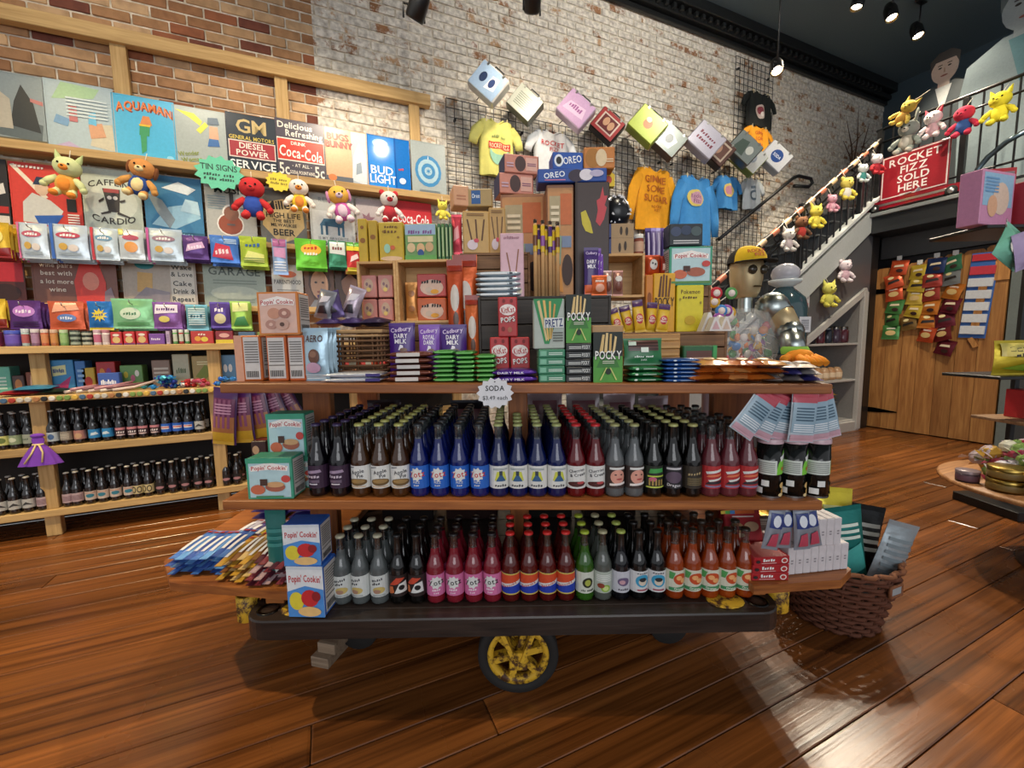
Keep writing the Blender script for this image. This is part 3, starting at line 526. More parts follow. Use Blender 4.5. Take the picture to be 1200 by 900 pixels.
S('white tin sign reading PARENTHOOD with red blot', 319, 356, 310, Z3, 3.86, '#c6c4bc', [('e', '#c86a4a', .5, .78, .3, .08), ('t', '#4a4844', 'PARENTHOOD', .5, .6, .1, .86), ('b', '#8e8c86', .15, .25, .85, .45, 4)])
S('brown portrait tin sign of a child with brown hair', 357, 392, 308, Z3, 3.86, '#6b4a36', [('p', '#4a2e1e', [(.12, .5), (.2, .95), (.8, .95), (.9, .5), (.7, .2), (.3, .2)]), ('e', '#c79a7a', .5, .52, .3, .32), ('e', '#4a3a34', .38, .57, .05, .025), ('e', '#4a3a34', .62, .57, .05, .025), ('e', '#9a5a4c', .5, .36, .1, .03), ('p', '#8a8a8c', [(.1, 0), (.9, 0), (.7, .18), (.3, .18)])])
S('dark brown portrait tin sign of a person in shade', 393, 426, 308, Z3, 3.86, '#4f382c', [('e', '#8a6450', .5, .55, .28, .3), ('p', '#2c1f19', [(.2, .6), (.3, .95), (.75, .95), (.85, .6), (.7, .75), (.3, .75)])])

# ---- price bursts
def burst(label, px, py, Y, r, col, tcol, lines, asp=1.25):
    c = on_y(px, py, Y); o = MB(); pts = star(0, 0, r*.82, r, 13, asp); o.prism(pts, -.0015, .0015, mat(col, 'card'))
    o = tag(o.build('price_burst', None, (c.x, Y, c.z), 0, random.uniform(-.05, .05)), label, 'price tag')
    Art(2*r*asp, 2*r, mp=lambda u, v, l: (2*r*asp*(u-.5), -.0016-.0005*l, 2*r*(v-.5))).build('lettering', o, [('t', tcol, t, .5, y, h, .72) for t, y, h in lines]); return o
burst('mint green starburst card reading TIN SIGNS on the top ledge', 257, 203, 3.772, .125, '#66c9a4', '#22463a', [('TIN SIGNS', .66, .17), ('$17.99 each', .45, .09), ('2 for $30.00', .33, .09)])
burst('yellow starburst card on the top ledge above the beer sign', 327, 213, 3.772, .075, '#e5d23a', '#8a7a1c', [('GET YOUR', .6, .14), ('PLUSH HERE', .42, .14)])

# ---- plush toys (plain stuffed animals)
def plush(name, label, loc, s, head, body, limb, belly=None, ears='round', earc=None, rz=0, group='plush toys hung on cords', cord=.05, tilt=0, flop=0, cdy=.0):
    o = thing(name, label, 'plush toy', loc, rz, group, ry=tilt)
    P = lambda c: mat(c, 'plush')
    MB().sph((0, 0, .30*s), (.2*s, .16*s, .24*s), P(body), 14, 9).build('body', o)
    h = MB(); h.sph((0, -.02*s, .68*s), (.25*s, .21*s, .22*s), P(head), 14, 9); h.sph((0, -.2*s, .63*s), (.09*s, .06*s, .07*s), P(belly or head), 10, 6); h = h.build('head', o)
    for sg in (-1, 1):
        MB().sph((sg*.09*s, -.215*s, .71*s), .024*s, mat('#14110f', 'gloss'), 8, 6).build('eye', h)
        e = MB()
        if ears == 'round': e.sph((sg*.19*s, 0, .86*s), (.085*s, .05*s, .085*s), P(earc or head), 10, 6)
        elif ears == 'pointed': e.lathe([(.075*s, 0), (.05*s, .1*s), (.005*s, .22*s)], P(earc or head), 8, Matrix.Translation((sg*.16*s, 0, .82*s)) @ Matrix.Rotation(sg*.35, 4, 'Y'))
        elif ears == 'long': e.sph((sg*.13*s, 0, 1.02*s), (.05*s, .035*s, .2*s), P(earc or head), 10, 6)
        elif ears == 'floppy': e.sph((sg*.25*s, 0, .66*s), (.05*s, .08*s, .15*s), P(earc or head), 10, 6)
        if e.v: e.build('ear', h)
        a = MB(); a.tube([(sg*.15*s, -.02*s, .42*s), (sg*.27*s, -.06*s, (.32-flop*.1)*s), (sg*.33*s, -.1*s, (.22-flop*.1)*s)], [.07*s, .075*s, .065*s], P(limb), 8); a.sph((sg*.335*s, -.1*s, (.21-flop*.1)*s), .073*s, P(limb), 8, 6); a.build('arm', o)
        l = MB(); l.tube([(sg*.1*s, 0, .16*s), (sg*.14*s, -.08*s, .08*s), (sg*.15*s, -.12*s, .05*s)], [.09*s, .085*s, .085*s], P(limb), 8); l.sph((sg*.15*s, -.15*s, .05*s), (.085*s, .1*s, .07*s), P(belly or limb), 8, 6); l.build('leg', o)
    if belly: MB().sph((0, -.1*s, .29*s), (.13*s, .075*s, .16*s), P(belly), 10, 7).build('belly_patch', o)
    MB().sph((0, -.255*s, .645*s), (.03*s, .02*s, .02*s), mat('#3a2a26', 'gloss'), 8, 5).build('nose', h)
    if cord: MB().tube([(0, .02*s, .86*s), (0, .04*s+cdy, .9*s+cord)], .0025, mat('#d8d2c4', 'cloth'), 6).build('hang_cord', o)
    return o
def plush_px(name, label, x, y0, y1, Y, *a, **k):
    t = on_y(x, y0, Y); b = on_y(x, y1, Y); s = (t.z-b.z)/(.92 if k.get('ears') in ('round', 'floppy', 'none', None) else 1.05)
    return plush(name, label, (b.x, Y, b.z), s, *a, **k)
GP = 'plush toys hung along the top ledge'
plush_px('plush_toy', 'cream green plush toy with pointed ears and orange feet over the batter sign', 77, 183, 232, 3.70, '#c9d29c', '#d8a04a', '#c9d29c', '#e08a34', 'pointed', '#b5c48a', group=GP, tilt=.15)
plush_px('plush_toy', 'tan plush dog with blue vest beside the mug sign', 160, 184, 232, 3.70, '#c98a4c', '#2e4f96', '#c9924e', '#e6d29a', 'floppy', '#7a4a2a', group=GP, tilt=.25)
plush_px('plush_toy', 'red plush toy with blue legs beside the guitar sign', 298, 208, 258, 3.70, '#c62f32', '#2f4fa8', '#c62f32', None, 'none', group=GP)
plush_px('plush_toy', 'yellow plush duckling in orange hat beside the beer sign', 352, 210, 250, 3.70, '#efe6d8', '#e8c832', '#efe6da', '#e08a3a', 'none', group=GP)
plush_px('plush_toy', 'pink and white plush toy with yellow cap beside the dog sign', 405, 218, 262, 3.70, '#e6b04a', '#c45aa4', '#e9e2da', '#d8c0d0', 'floppy', '#c78ab0', group=GP, tilt=-.2)
plush_px('plush_toy', 'white plush toy with red hat and red coat beside the cola sign', 457, 224, 262, 3.70, '#d8d0c8', '#b0303a', '#e6e0dc', '#b0303a', 'round', '#c02f38', group=GP)
plush_px('plush_toy', 'lemon yellow plush toy with pointed ears at the ledge end', 519, 236, 258, 3.70, '#e8dc5a', '#e8dc5a', '#e8dc5a', None, 'pointed', group=GP)

# ---- bags hung on hooks from the ledges
def hung(label, x0, x1, y0, y1, Y, col, art, n=3, group=None, kind='foil'):
    xm = (x0+x1)/2; a = on_y(x0, (y0+y1)/2, Y); b = on_y(x1, (y0+y1)/2, Y); zt = on_y(xm, y0, Y).z; zb = on_y(xm, y1, Y).z
    w, h = b.x-a.x, zt-zb; X = (a.x+b.x)/2; ob = None; sd = random.randint(0, 999)
    for i in range(n):
        yy = Y+i*.042
        if ob is None: ob = pouch('candy_bag', label + (', front of its stack' if n > 1 else ''), 'candy bag', w, h, .03, (X, yy, zb), random.uniform(-.03, .03), col, art, group, rx=-.03, kind=kind, seed=sd)
        else: dup(ob, (X+random.uniform(-.01, .01), yy, zb-.006*i), random.uniform(-.02, .02), label + (', middle of its stack' if i == 1 else ', rearmost of its stack'))
    hk = MB(); hk.tube([(X, Y-.05, zt-.012), (X, Y-.045, zt-.03), (X, Y-.03, zt-.035), (X, 3.79, zt-.035)], .003, mat('#b8b8b4', 'metal'), 6)
    tag(hk.build('peg_hook'), 'steel peg hook holding the ' + label[:60].replace(' hung on a hook', ''), 'hook', 'peg hooks on the ledges')
GA = 'bags hung from the ledge under the second row of signs'; GB = 'bags hung from the ledge above the deep shelf'
SILV = lambda ac: [('e', ac, .5, .68, .33, .09), ('t', '#f4f0ee', 'TAFFY', .5, .68, .09, .5), ('e', '#c9a24a', .35, .35, .12, .1), ('e', '#d8cfc8', .62, .32, .14, .1), ('b', '#9aa8b2', .2, .1, .8, .2, 3)]
hung('silvery white sweets bag with pink edge hung on a hook', 20, 57, 261, 303, 3.70, '#ccd6dc', SILV('#b8566a')+[('r', '#d06a98', .0, .0, .08, 1)], group=GA)
hung('silvery white sweets bag with blue edge hung on a hook', 58, 104, 263, 304, 3.70, '#c3d0da', SILV('#b8465a')+[('r', '#3a66b8', .0, .0, .1, 1)], group=GA)
hung('white sweets bag with red side hung on a hook', 106, 139, 267, 305, 3.70, '#c8d4d8', SILV('#6f9ab8')+[('r', '#c03a44', .0, .0, .12, 1)], group=GA)
hung('white sweets bag with orange fruit print hung on a hook', 139, 169, 269, 304, 3.70, '#d0d6d6', [('e', '#b8566a', .5, .72, .34, .09), ('e', '#e09a4a', .5, .4, .28, .18), ('r', '#d8d070', .0, .8, .2, 1)], group=GA)
hung('silver sweets bag with plum edge hung on a hook', 171, 214, 268, 306, 3.70, '#bcc9d0', SILV('#9a7a8a')+[('r', '#c05a9a', 0, 0, .08, 1)], group=GA)
hung('purple crinkled sweets bag hung on a hook', 214, 244, 276, 304, 3.70, '#5a3a78', [('p', '#d8b0d8', [(.1, .3), (.9, .5), (.8, .75), (.2, .6)]), ('t', '#efe0f4', 'NERDS', .5, .52, .16, .7, 10)], group=GA)
hung('red and blue sweets bag hung on a hook', 246, 280, 276, 308, 3.70, '#4a7ac4', [('p', '#c8304a', [(.05, .2), (.8, .1), (.7, .6), (.2, .7)]), ('t', '#f0d8dc', 'RIPS', .42, .4, .2, .6, 8), ('b', '#b8d4ee', .5, .7, .95, .9, 3)], group=GA)
hung('lime and yellow sweets bag hung on a hook', 281, 313, 277, 312, 3.70, '#a8bc3a', [('p', '#dfe27a', [(.1, .2), (.9, .1), (.9, .4), (.3, .5)]), ('t', '#3a66a0', 'SOUR', .5, .7, .15, .7), ('b', '#6f8a2a', .1, .1, .9, .3, 3)], group=GA)
hung('tall pink and blue sweets strip hung on a hook', 319, 337, 280, 322, 3.68, '#8fa8c8', [('r', '#a05a8a', .05, .78, .95, 1), ('p', '#c890b8', [(.1, .5), (.9, .45), (.9, .75), (.1, .75)]), ('b', '#dce4ee', .1, .1, .9, .4, 4)], n=1, group=GA)
hung('bright green gummy bag hung on a hook', 346, 383, 280, 314, 3.66, '#6cc032', [('e', '#e8b83a', .5, .62, .34, .2), ('t', '#c83a2a', 'SOUR', .5, .68, .14, .55), ('t', '#f2f2e4', 'PATCH', .5, .48, .12, .55)], group=GA)
hung('green and white gummy bag hung on a hook', 385, 406, 282, 313, 3.66, '#3f8a66', [('p', '#d6dcd6', [(.05, .5), (.95, .45), (.95, .95), (.05, .95)]), ('t', '#7a3a3a', 'KIDS', .5, .7, .14, .7)], group=GA)
hung('rainbow striped gummy bag hung on a hook', 406, 424, 284, 318, 3.66, '#cc3a34', [('r', '#5aa83a', 0, .85, 1, 1), ('r', '#e4d03a', 0, .7, 1, .85), ('p', '#f0d8d0', [(.2, .3), (.8, .45), (.7, .6), (.3, .5)]), ('r', '#d8c83a', 0, 0, 1, .12)], group=GA)
hung('yellow and red sweets bag hung on a hook', -20, 12, 260, 302, 3.68, '#d0a82a', [('p', '#8a1f1f', [(0, 0), (1, 0), (1, .3), (0, .2)]), ('e', '#e8d87a', .5, .6, .3, .2)], group=GA)
hung('violet grape gummy bag hung on a hook', 10, 49, 352, 386, 3.63, '#5a2f72', [('e', '#b77ac8', .5, .62, .36, .2), ('t', '#f0e0f4', 'GRAPE', .5, .62, .14, .6), ('b', '#3a1f4c', .1, .08, .9, .3, 3)], group=GB)
hung('coral red gummy bag with blue oval hung on a hook', 57, 99, 353, 386, 3.63, '#d0603c', [('e', '#5f7fc0', .52, .4, .28, .14), ('t', '#e8ecf4', 'Chewy', .52, .4, .12, .42), ('p', '#e8a88a', [(.1, .6), (.9, .7), (.8, .95), (.2, .95)])], group=GB)
hung('blue gummy bag with yellow burst hung on a hook', 103, 133, 353, 387, 3.63, '#2a72b8', [('s', '#e0c832', .48, .52, .24, .13, 10), ('t', '#2a4a9a', 'SOUR', .48, .53, .1, .4), ('r', '#d8c83a', 0, 0, 1, .09)], group=GB)
hung('pale green gummy bag hung on a hook', 131, 180, 350, 385, 3.63, '#86c08a', [('e', '#cfe2c8', .45, .5, .26, .2), ('t', '#3f7a4e', 'apple', .45, .5, .13, .4), ('b', '#4f9a5c', .1, .1, .9, .22, 2)], group=GB)
hung('purple and white gummy bag hung on a hook', 179, 213, 354, 385, 3.63, '#8a5a9a', [('p', '#eae0ee', [(.05, .55), (.9, .6), (.9, .9), (.1, .9)]), ('t', '#5a2a70', 'WARHEADS', .48, .73, .12, .8), ('e', '#e0cf6a', .4, .35, .2, .12)], group=GB)
hung('teal speckled gummy bag hung on a hook', 218, 244, 357, 387, 3.63, '#6fa8b0', [('b', '#d3e4e4', .1, .2, .9, .9, 8), ('t', '#2a5a68', 'SALT', .5, .55, .14, .7)], group=GB)
hung('dark violet and yellow gummy bag hung on a hook', 246, 270, 354, 384, 3.63, '#5c4490', [('e', '#d8cfa0', .5, .35, .3, .2), ('t', '#efe8f4', 'FUN', .5, .7, .18, .6)], group=GB)
hung('yellow green gummy bag hung on a hook', 270, 294, 353, 385, 3.63, '#9cc050', [('p', '#dfe49a', [(.1, .6), (.9, .65), (.9, .95), (.1, .95)]), ('p', '#3f8a4a', [(.1, .1), (.9, .1), (.7, .45), (.3, .4)])], group=GB)
hung('yellow and crimson snack bag hung on a hook', -25, 8, 350, 384, 3.63, '#d8b02c', [('r', '#8a2a1c', 0, 0, 1, .3)], group=GB)

# ---- goods on the deep shelf
def wallbox(x0, x1, y0, Y, zs, d, col, label, art=None, cat='candy box', group=None, kind='card', dy=0):
    a = on_y(x0, y0+15, Y); b = on_y(x1, y0+15, Y); zt = on_y((x0+x1)/2, y0, Y).z
    return carton('candy_box', label, cat, b.x-a.x-.003, d, zt-zs, ((a.x+b.x)/2, Y+d/2, zs), 0, col, art, group=group, kind=kind)
def tub(name, label, x0, x1, y0, Y, zs, bodyc, lidc, bandc=None, cat='candy tub', group=None, n=1):
    a = on_y(x0, y0+12, Y); b = on_y(x1, y0+12, Y); r = (b.x-a.x)/2-.001; h = (on_y((x0+x1)/2, y0, Y).z-zs)/n
    ob = None
    for i in range(n):
        loc = ((a.x+b.x)/2, Y+r, zs+i*h)
        if ob: dup(ob, loc); continue
        mb = MB(); mb.lathe([(.0001, 0), (r*.92, 0), (r*.97, h*.05), (r*.97, h*.8), (.0001, h*.8)], mat(bodyc, 'plastic'), 14)
        ob = tag(mb.build(name, None, loc), label, cat, group)
        lm = MB(); lm.lathe([(r, h*.78), (r, h*.95), (r*.94, h*.99), (.0001, h*.99)], mat(lidc, 'plastic'), 14); lm.build('lid', ob)
        if bandc: bm2 = MB(); bm2.lathe([(r*.98, h*.18), (r*.985, h*.2), (r*.985, h*.66), (r*.98, h*.68)], mat(bandc), 14); bm2.build('label_band', ob)
    return ob
GD = 'small goods along the deep shelf'; ZS = 1.2185
tub('candy_tub', 'violet candy tub with blue lid on deep shelf', 1, 22, 387, 3.6, ZS, '#5a4a9c', '#4a5ac0', '#6a54b8', group=GD)
for i, (x0, x1, c, l, b) in enumerate(((23, 33, '#9ab0b4', '#c9d0d4', '#b05a5a'), (34, 45, '#7a5a78', '#d0c8cc', '#a884a4'), (46, 56, '#b05a3e', '#d8c4b8', '#cf8a5a'), (57, 67, '#a8683c', '#c9a890', '#c88a4e'), (68, 79, '#6f9a5c', '#b4c8a0', '#94b878'))):
    tub('candy_tub', ['grey candy tub with red band on deep shelf', 'mauve candy tub with pale lid on deep shelf', 'rust candy tub with pale lid on deep shelf', 'amber candy tub with tan lid on deep shelf', 'green candy tub with pale green lid on deep shelf'][i], x0, x1, 385+i*.3, 3.6, ZS, c, l, b, group=GD)
tub('mint_tin', 'flat dark mint tin with striped band in a stack', 80, 93, 387, 3.6, ZS, '#23302c', '#39443f', '#9aa89a', 'tin', GD, 3); tub('mint_tin', 'flat dark green mint tin beside the striped stack', 94, 107, 388, 3.6, ZS, '#3a3f3a', '#2c3532', '#b0b4a4', 'tin', GD, 3)
tub('candy_tub', 'white candy tub with pink band on deep shelf', 108, 118, 386, 3.6, ZS, '#d0c8cc', '#c9a8b4', '#c06a88', group=GD); tub('candy_tub', 'white candy tub with rose lid on deep shelf', 118, 128, 386, 3.6, ZS, '#d8d0d0', '#b87a84', '#c8b4b4', group=GD)
for i in range(3): wallbox(130+i*15, 144+i*15, 389-i*.4, 3.6, ZS, .05, '#c03034', 'small red candy carton with round fruit print', [('e', '#d8b878', .5, .38, .34, .25), ('e', '#e8e0d0', .5, .75, .3, .1), ('r', '#6a2a6a', 0, 0, 1, .12)], group=GD)
wallbox(175, 194, 391, 3.6, ZS, .06, '#7a4aa0', 'small violet candy carton with white word', [('t', '#e8dcf0', 'Grape', .45, .5, .22, .7)], group=GD)
wallbox(195, 200, 388, 3.6, ZS, .05, '#b8a4c0', 'slim lilac candy carton on deep shelf', [('b', '#8a6a9a', .2, .2, .8, .8, 4)], group=GD)
for i, c in enumerate(('#5f9a5c', '#a83a3c', '#4f8a52')): tub('candy_tube', ['green capped candy tube with white cap on shelf', 'red candy tube with white cap on shelf', 'dark green candy tube with white cap on shelf'][i], 202+i*7, 208+i*7, 386, 3.6, ZS, c, '#d8dcd4', '#c9cfc0', 'candy tube', GD)
wallbox(224, 251, 388, 3.6, ZS, .05, '#b8322c', 'wide red candy carton with fruit pictures', [('e', '#e0a03a', .3, .4, .14, .2), ('e', '#e0c84a', .6, .35, .16, .2), ('t', '#f0dcd0', 'HOT', .5, .75, .2, .4)], group=GD)
wallbox(253, 274, 388, 3.6, ZS, .05, '#8a2430', 'dark red candy carton with yellow base', [('r', '#d8c23a', 0, 0, 1, .3), ('e', '#e0a8a0', .5, .65, .3, .18)], group=GD)
for i, (x0, x1, c, w_) in enumerate(((280, 300, '#4a6a8a', 'steel blue'), (302, 322, '#7a8a3a', 'olive'), (-18, 0, '#8a3a5a', 'plum'))): wallbox(x0, x1, 389, 3.6, ZS, .05, c, w_+' candy carton at the far run of the deep shelf', [('b', '#d8d4c8', .2, .3, .8, .7, 3)], group=GD)
# ---- goods on the capped shelf
GE = 'cartons at the back of the capped shelf'; ZT = .916
for x0, x1, y0, c, lb, ar in ((-14, 13, 430, '#5fae9c', 'teal candy carton at shelf end', [('b', '#c0dcd4', .2, .2, .8, .7, 4)]), (15, 30, 440, '#4a3a3a', 'dark candy carton beside the teal one', [('e', '#b07a4a', .5, .5, .3, .3)]), (31, 44, 436, '#7a4434', 'brown candy carton with pale cone', [('p', '#e4c0a0', [(.3, .2), (.7, .2), (.5, .9)])]),
    (50, 87, 422, '#3f8cc4', 'blue and pink candy carton with white word', [('p', '#b83a78', [(0, 0), (.7, 0), (.9, .5), (.5, .25), (0, .2)]), ('p', '#e0e0a8', [(.3, .5), (.75, .55), (.75, .85), (.3, .8)]), ('t', '#2a4a8a', 'Airheads', .52, .68, .16, .45)]), (88, 101, 423, '#3a74b8', 'slim blue candy carton', [('b', '#8fb8e0', .2, .3, .8, .8, 3)]),
    (96, 112, 431, '#c8a83a', 'yellow and red candy carton', [('e', '#b83a2e', .5, .4, .3, .22)]), (113, 136, 424, '#b02f34', 'red candy carton with mixed sweets', [('e', '#d88a3a', .3, .6, .14, .18), ('e', '#8a3a8a', .65, .6, .14, .18), ('t', '#f0e4dc', 'Runts', .5, .25, .2, .6)]),
    (141, 168, 428, '#6a9a5a', 'green candy carton with confetti print', [('e', '#d8c84a', .25, .6, .1, .14), ('e', '#c86a8a', .55, .45, .1, .14), ('e', '#e4e4dc', .75, .65, .1, .14)]), (178, 200, 422, '#8a7468', 'dusty brown candy carton', [('b', '#c9c0b4', .1, .2, .9, .8, 4)]), (202, 222, 415, '#b4b49c', 'pale grey candy carton', [('t', '#5a6a4a', 'Mints', .5, .5, .2, .7)]),
    (225, 255, 417, '#a8945c', 'khaki candy carton with leaf print', [('p', '#7a8a3a', [(.1, .3), (.5, .2), (.9, .5), (.5, .7)]), ('b', '#e0d8a8', .2, .7, .8, .85, 2)]), (257, 277, 416, '#5a8ab0', 'light blue candy carton with eyes print', [('e', '#e8e8e4', .35, .55, .12, .14), ('e', '#e8e8e4', .65, .55, .12, .14)])):
    wallbox(x0, x1, y0, 3.70, ZT, .1, c, lb+' on the capped shelf', ar, group=GE)
wallbox(115, 141, 437, 3.60, ZT, .05, '#3a5aa8', 'low blue candy carton with white word on the capped shelf', [('t', '#f0f0f4', 'SweeTarts', .5, .5, .3, .86)], group=GE)
GF = 'wrapped sweets heaped at the front of the capped shelf'
def flat_bag(label, x0, x1, yb, Y, z, L, H, col, art=None, rz=0, group=GF, kind='foil', cat='candy bag', name='candy_bag'):
    a = on_y(x0, yb, Y); b = on_y(x1, yb, Y)
    return pouch(name, label, cat, b.x-a.x, L, H, ((a.x+b.x)/2, Y, z+H/2+.002), rz, col, art, group, rx=-PI/2+.06, kind=kind)
flat_bag('sky blue sweets bag lying by the teal carton', 10, 58, 450, 3.515, ZT+.02, .12, .035, '#4a9ac8')
flat_bag('crimson licorice bag lying at shelf front', -8, 44, 458, 3.512, ZT, .11, .03, '#b02a34', rz=.08); flat_bag('black and green licorice bag lying at shelf front', 44, 78, 459, 3.512, ZT, .11, .03, '#25352c', rz=-.05)
for i in range(9):
    a = on_y(76+i*7, 459-i*.6, 3.52); b = on_y(108+i*9, 452-i*.4, 3.62)
    mb = MB(); mb.tube([(a.x, 3.515, ZT+.012+(i % 2)*.014), ((a.x+b.x)/2, 3.57, ZT+.02+(i % 2)*.015), (b.x, 3.65, ZT+.03+(i % 3)*.01)], .009, mat(['#d8c4bc', '#c08a94', '#e4dcd0', '#8a5a62'][i % 4], 'plastic'), 7)
    tag(mb.build('candy_straw'), ['cream', 'rose', 'white', 'plum'][i % 4]+' powdered candy straw lying on the capped shelf', 'candy straw', 'candy straws on the capped shelf')
def wrapped(name, label, cat, loc, s, col, group, kind='foil', seed=0):
    rn = random.Random(seed); mb = MB(); mb.sph((0, 0, s*.5), (s*.62, s*.5, s*.5), mat(col, kind), 8, 6)
    mb.v = [(v[0]+rn.uniform(-.06, .06)*s, v[1]+rn.uniform(-.06, .06)*s, max(0, v[2]+rn.uniform(-.06, .06)*s)) for v in mb.v]; mb.sm = [False]*len(mb.sm)
    for sg in (-1, 1): mb.add([(sg*s*.5, 0, s*.5), (sg*s*1.05, -.3*s, s*.72), (sg*s*1.1, .0, s*.5), (sg*s*1.05, .25*s, s*.3)], [(0, 1, 2), (0, 2, 3)], mat(col, kind))
    o = tag(mb.build(name, None, loc, rn.uniform(0, 3)), label, cat, group); return o
WR = {}
def heap(px0, px1, py, Y, z, n, s, cols, word, group, layers=2, dpt=.12):
    a = on_y(px0, py, Y).x; b = on_y(px1, py, Y).x
    for i in range(n):
        c, cn = cols[i % len(cols)]; lv = int(i*layers/n); f = 1-.25*lv
        loc = (a+(b-a)*(.5+(random.random()-.5)*f), Y+dpt*random.random()*f, z+lv*s*.85)
        if (c, s) not in WR: WR[(c, s)] = wrapped('wrapped_candy', f'{cn} twist-wrapped sweet {word}', 'candy', loc, s, c, group, seed=len(WR))
        else: dup(WR[(c, s)], loc, random.uniform(0, 6), f'{cn} twist-wrapped sweet {word}', group)
heap(160, 212, 448, 3.53, ZT, 22, .034, [('#2f8ad0', 'bright blue'), ('#2a3f9a', 'navy'), ('#4ab0c8', 'turquoise')], 'heaped on the capped shelf', GF, 3)
heap(206, 246, 450, 3.53, ZT, 16, .032, [('#c0363c', 'red'), ('#d8d0d0', 'white'), ('#b8506a', 'rose')], 'heaped on the capped shelf', GF, 2)
heap(248, 276, 440, 3.56, ZT, 8, .034, [('#2f6ac8', 'cobalt'), ('#3f8ad8', 'azure')], 'heaped on the capped shelf', GF, 2)

# ---- soda bottles
def clear_glass(name, tint, lo=.1, hi=.75):
    m = bpy.data.materials.new(name); m.use_nodes = True; nt = m.node_tree; nt.nodes.remove(nt.nodes['Principled BSDF'])
    t = N_(nt, 'BsdfTransparent'); t.inputs[0].default_value = lin(tint); g = N_(nt, 'BsdfGlossy'); g.inputs['Roughness'].default_value = .06; g.inputs['Color'].default_value = (.9, .9, .9, 1)
    n = N_(nt, 'TexNoise'); n.inputs['Scale'].default_value = 40; bp = N_(nt, 'Bump'); bp.inputs['Strength'].default_value = .05; bp.inputs['Distance'].default_value = .003; nt.links.new(n.outputs[0], bp.inputs['Height']); nt.links.new(bp.outputs[0], g.inputs['Normal'])
    lw = N_(nt, 'LayerWeight'); lw.inputs[0].default_value = .3; r = N_(nt, 'MapRange'); r.inputs[3].default_value = lo; r.inputs[4].default_value = hi; nt.links.new(lw.outputs['Facing'], r.inputs[0]); mx = N_(nt, 'MixShader'); nt.links.new(r.outputs[0], mx.inputs[0]); nt.links.new(t.outputs[0], mx.inputs[1]); nt.links.new(g.outputs[0], mx.inputs[2]); nt.links.new(mx.outputs[0], nt.nodes['Material Output'].inputs[0]); return m
def glass_mat(h, name, rough=.06, trans=.0, alpha_mix=0.0):
    m = bpy.data.materials.new(name); m.use_nodes = True; nt = m.node_tree; b = nt.nodes['Principled BSDF']
    b.inputs['Base Color'].default_value = lin(h); b.inputs['Roughness'].default_value = rough; b.inputs['Specular IOR Level'].default_value = .7; b.inputs['Coat Weight'].default_value = .5; b.inputs['Coat Roughness'].default_value = .04
    n = N_(nt, 'TexNoise'); n.inputs['Scale'].default_value = 40; bp = N_(nt, 'Bump'); bp.inputs['Strength'].default_value = .04; bp.inputs['Distance'].default_value = .003
    nt.links.new(n.outputs[0], bp.inputs['Height']); nt.links.new(bp.outputs[0], b.inputs['Normal'])
    if alpha_mix:
        b.inputs['Base Color'].default_value = tuple(x*.62 for x in lin(h)[:3])+(1,)
        t = N_(nt, 'BsdfTransparent'); t.inputs[0].default_value = tuple(min(1, x*1.6+.06) for x in lin(h)[:3])+(1,); mx = N_(nt, 'MixShader'); mx.inputs[0].default_value = 1-alpha_mix
        nt.links.new(t.outputs[0], mx.inputs[1]); nt.links.new(b.outputs[0], mx.inputs[2]); nt.links.new(mx.outputs[0], nt.nodes['Material Output'].inputs[0])
    return m
CLEARN = clear_glass('clear_neck_glass', '#c4cccb')
DARKN = glass_mat('#141210', 'dark_bottle_glass')
BOT = {}
def bottle_proto(key, liquid, neck, capc, labelc=None, art=None, fill=.178, amix=0, z0=.028, z1=.098):
    lq = glass_mat(liquid, 'soda_'+key, alpha_mix=amix); nk = {'clear': CLEARN, 'dark': DARKN}.get(neck) or lq
    mb = MB(); mb.lathe([(.0001, .002, lq), (.022, .0), (.0285, .004), (.0295, .012), (.0295, .108), (.0275, .122), (.022, .138), (.0165, .152), (.0145, .166), (.0135, fill, nk), (.0125, .21), (.0135, .213), (.0135, .219), (.012, .222)], lq, 16)
    if neck == 'clear': mb.lathe([(.0001, fill-.002), (.013, fill-.002)], lq, 16)
    body = mb.mesh('soda_bottle')
    mb = MB(); mb.lathe([(.0147, .2165), (.0149, .2195), (.0138, .2225), (.0115, .2245), (.0001, .2248)], mat(capc, 'tin'), 16); cap = mb.mesh('bottle_cap')
    lab = None
    if labelc:
        W, H = .17, z1-z0; r = .0299
        mp = lambda u, v, l: ((r+.00025*l)*math.sin((u-.5)*1.15*W/r), -(r+.00025*l)*math.cos((u-.5)*1.15*W/r), z0+H*v)
        a = Art(W*1.15, H, mp, sub=14)
        for it in [('r', labelc, .065, 0, .935, 1)]+(art or []): a.item(it)
        lab = a.mb.mesh('label')
    BOT[key] = (body, cap, lab)
def bottle(key, loc, rz, label, group, withlabel=True):
    body, cap, lab = BOT[key]
    o = tag(link('soda_bottle', body, None, loc, rz), label, 'bottle', group)
    link('bottle_cap', cap, o)
    if lab and withlabel: link('label', lab, o)
    return o
